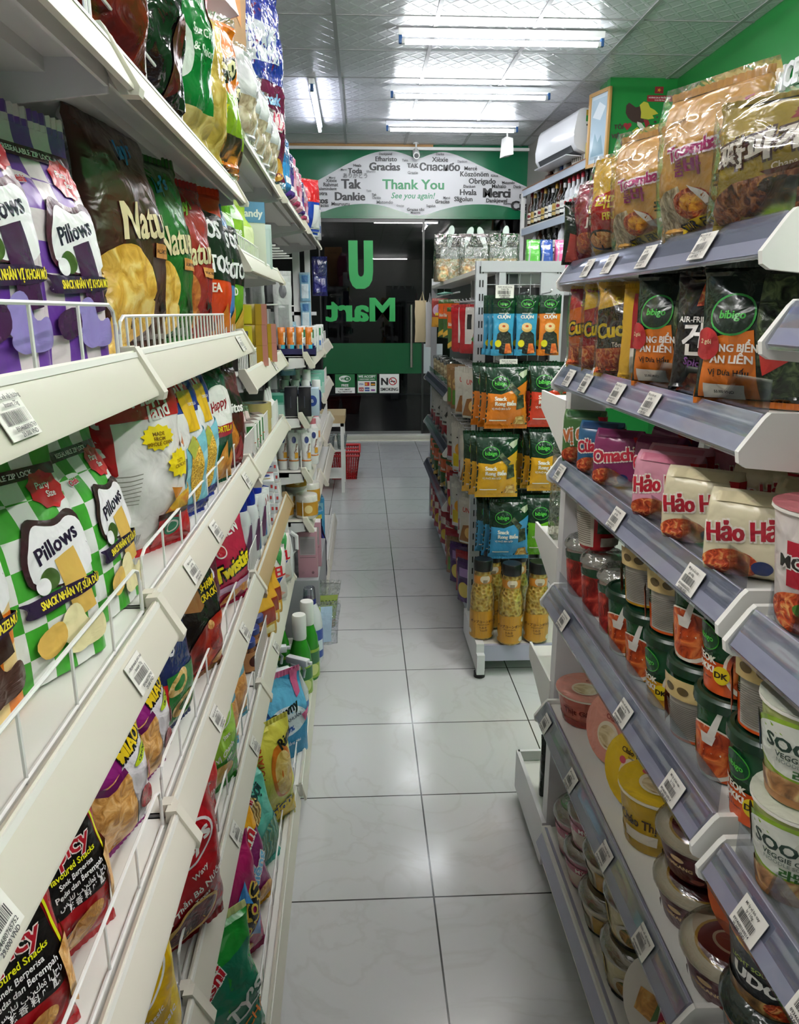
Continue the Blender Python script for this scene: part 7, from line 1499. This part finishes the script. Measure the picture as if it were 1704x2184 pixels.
PHk = packet('#3a1a50', [('e', .5, .3, .35, .18, T('#c8b04a')), ('r', .2, .6, .8, .8, T('#8a6aa0'))], 168, .10, .2)
PI_ = packet('#8a1420', [('e', .5, .3, .35, .16, T('#c8a01c')), ('r', .1, .6, .9, .8, T('#c8b8a8'))], 169, .10, .2)
rows = [(1.19, [(PB, 3.60), (PC, 3.47), (PC, 3.34), (PC, 3.21)], 'top'), (.93, [(PF, 3.55), (PF, 3.42), (PDp, 3.25), (PDp, 3.12)], 'second'), (.66, [(PG, 3.58), (PE, 3.46), (PE, 3.34), (PG, 3.2), (PDp, 3.08)], 'third'), (.40, [(PI_, 3.56), (PG, 3.44), (PE, 3.32), (PG, 3.18), (PDp, 3.06)], 'fourth'), (.115, [(PI_, 3.58), (PF, 3.47), (PHk, 3.35), (PI_, 3.22), (PHk, 3.1)], 'bottom')]
dn = {id(PB): 'green and orange packet', id(PC): 'red and white packet', id(PF): 'brown and green nut packet', id(PDp): 'grey packet with nut print', id(PE): 'pale packet with yellow print', id(PG): 'pale packet with dark red band', id(PI_): 'dark red packet', id(PHk): 'purple packet'}
for z, it, nm in rows:
    for i, (K, y) in enumerate(it):
        for k in range(2 if z > .2 else 1):
            K.put((.445 + .02 * k + (i % 2) * .012, y + .05 * k, z), -52 + (i * 17) % 22, f'{dn[id(K)]} in the {nm} hanging row, {("front", "rear")[k]} of the {ORD[len(it) - 1 - i]} hook', 'packet', rx=3)
m = M()
for z in (1.40, 1.14, .88, .62):
    m.tube([(.50, 2.99, z), (.50, 3.64, z)], .004, STEEL)
    for i in range(6): m.tube([(.52, 3.06 + .11 * i, z), (.43, 3.06 + .11 * i, z + .003), (.425, 3.06 + .11 * i, z + .012)], .0025, STEEL)
tag(m.build('peg_rail_set'), 'steel peg rails holding packets along the aisle side of the middle shelving', 'hook rack')
for i, (K, y, z) in enumerate(((PA, 4.2, 1.28), (PA, 4.28, 1.28), (PB, 4.02, 1.23), (PB, 3.9, 1.23))): K.put((.42 + .01 * i, y, z), (-40, -30, -50, -56)[i], f'{("mauve and yellow packet", "mauve and yellow packet", "green and orange packet", "green and orange packet")[i]} hanging high before the grey end frame, {("nearer", "further")[i % 2]} one', 'packet')
m = M(); m.tube([(.46, 3.66, 1.45), (.46, 4.86, 1.45)], .004, STEEL)
for i in range(5): m.tube([(.46, 3.9 + .1 * i, 1.45), (.41, 3.9 + .1 * i, 1.455)], .0025, S('#6aa89a', .3))
tag(m.build('hook_rail'), 'rail with green tipped hooks below the grey end frame', 'hook rack')
JAR2 = lathe_thing('clear_tub', [(.035, 0), (.042, .01), (.042, .10)], food('#3a3024', '#8a7a5a', '#c4b894', 40, rough=.15), [(.044, .10), (.044, .115), (.04, .117)], clear('#d8dad8', .3, .3, .1))
for i in range(5): JAR2.put((.475, 3.85 + .2 * i, .987), 0, f'clear tub of dried snacks on the far middle bay, {ORD[i]} along', 'tub', 'tubs on the far middle bay')
for z, K, nm in ((.706, PG, 'middle'), (.426, PB, 'lower'), (.112, PI_, 'bottom')):
    for i in range(6): K.put((.452, 3.8 + .17 * i, z), -70 + (i * 13) % 20, f'{dn[id(K)]} on the {nm} far middle bay shelf, {ORD[i]} along', 'packet', 'packets on the %s far shelf' % nm, sc=(1, 1, .95))
# pasta bags, mouse packs and paddles on the top board
PASTA = food('#5a6a3a', '#a8a884', '#b08a5a', 55, 'V', rough=.4, bump=1)
def pasta(w, h, seedv):
    K = pouch('pasta_bag', w, h * .52, .09, 'gusset', PASTA, [], seals=(None, None), seed=seedv, wr=.012)
    K.o.name = 'pasta_bag'
    P = pouchP(w * 1.08, h, .10, 'gusset', seedv + 1, .007); m = M(); n = 13; ss = [-math.cos(PI * i / n) for i in range(n + 1)]
    m.ring([[P(s_, i / 14, -1) for s_ in ss] + [P(s_, i / 14, 1) for s_ in reversed(ss[1:-1])] for i in range(15)], clear('#eef0f0', .9, .16, .08), False, False); m.build('clear_bag', K.o)
    m = M(); m.box(-w * .52, -.004, h * .93, w * .52, .004, h * .99, clear('#e4c8d4', .3, .35, .1)); m.build('zip_strip', K.o)
    return K
PS = pasta(.155, .245, 171)
PS.put((.475, 4.25, 1.518), 4, 'clear zip bag of coloured pasta, outermost on the top board', 'pasta bag'); PS.put((.605, 4.22, 1.518), -4, 'clear zip bag of coloured pasta, middle one on the top board', 'pasta bag'); PS.put((.76, 4.2, 1.518), 3, 'clear zip bag of coloured pasta, innermost on the top board', 'pasta bag')
r = root('paddle_card'); m = M(); PL = S('#b9c8c4', .35); pts = [(.016 * math.cos(PI + PI * i / 8), .02) for i in range(1)]
prof = [(-.01, 0), (.01, 0), (.016, .08)] + [(.018 * math.cos(PI * i / 8), .085 + .035 * math.sin(PI * i / 8)) for i in range(9)] + [(-.016, .08)]
m.prism(prof, -.003, .003, PL); m.build('paddle', r); PD2 = Kind(r)
for i, (x, ry) in enumerate(((.49, 8), (.575, 22), (.70, -22), (.80, 6))): PD2.put((x, 4.42, 1.705), 0, f'pale rounded paddle sticking up behind the pasta bags, {ORD[i]} from the aisle', 'paddle', ry=ry)
m = M(); m.box(.45, 4.36, 1.518, .86, 4.48, 1.705, S('#9aa09e', .5)); tag(m.build('storage_box'), 'grey storage box behind the pasta bags', 'box')
for i, (c, x, nm) in enumerate((('#4a9a3a', .775, 'green'), ('#27458c', .835, 'blue'), ('#c85a8c', .905, 'pink'))):
    K = pouch('sponge_pack', .06, .105, .07, 'gusset', T(c, .15), [('r', .1, .1, .9, .9, T(c, .15)), ('p', [(0, .1), (.2, .9), (.3, .9), (.12, .1)], T('#8a8c90', .2))], seals=(None, None), seed=180 + i)
    K.put((x, 3.55, 1.518), 0, f'{nm} shrink-wrapped pack on the top board of the middle shelving', 'pack', sc=(1, 1, 1.6))
# tote bags
for i, (c, x, w, h, rz, lab) in enumerate((('#c4b694', .375, .075, .26, 8, 'beige cotton bag hanging at the far end of the middle shelving'), ('#c9cacc', .425, .04, .28, 14, 'white cotton bag hanging in front of the beige one'))):
    r = root('tote_bag', (x, 4.96 - .03 * i, 1.17 - .03 * i), rz)
    P = pouchP(w, h, .02, 'doy', 190 + i, .004); m = M(); n = 9; ss = [-math.cos(PI * k / n) for k in range(n + 1)]
    m.ring([[P(s_, k / 8, -1) for s_ in ss] + [P(s_, k / 8, 1) for s_ in reversed(ss[1:-1])] for k in range(9)], S(c, .8)); m.build('bag_body', r)
    m = M(); m.tube([(-w * .1, 0, h - .01), (w * .15, 0, h + .05), (w * .3, 0, h - .01)], .006, S(c, .8)); m.build('strap', r)
    tag(r, lab, 'tote bag')
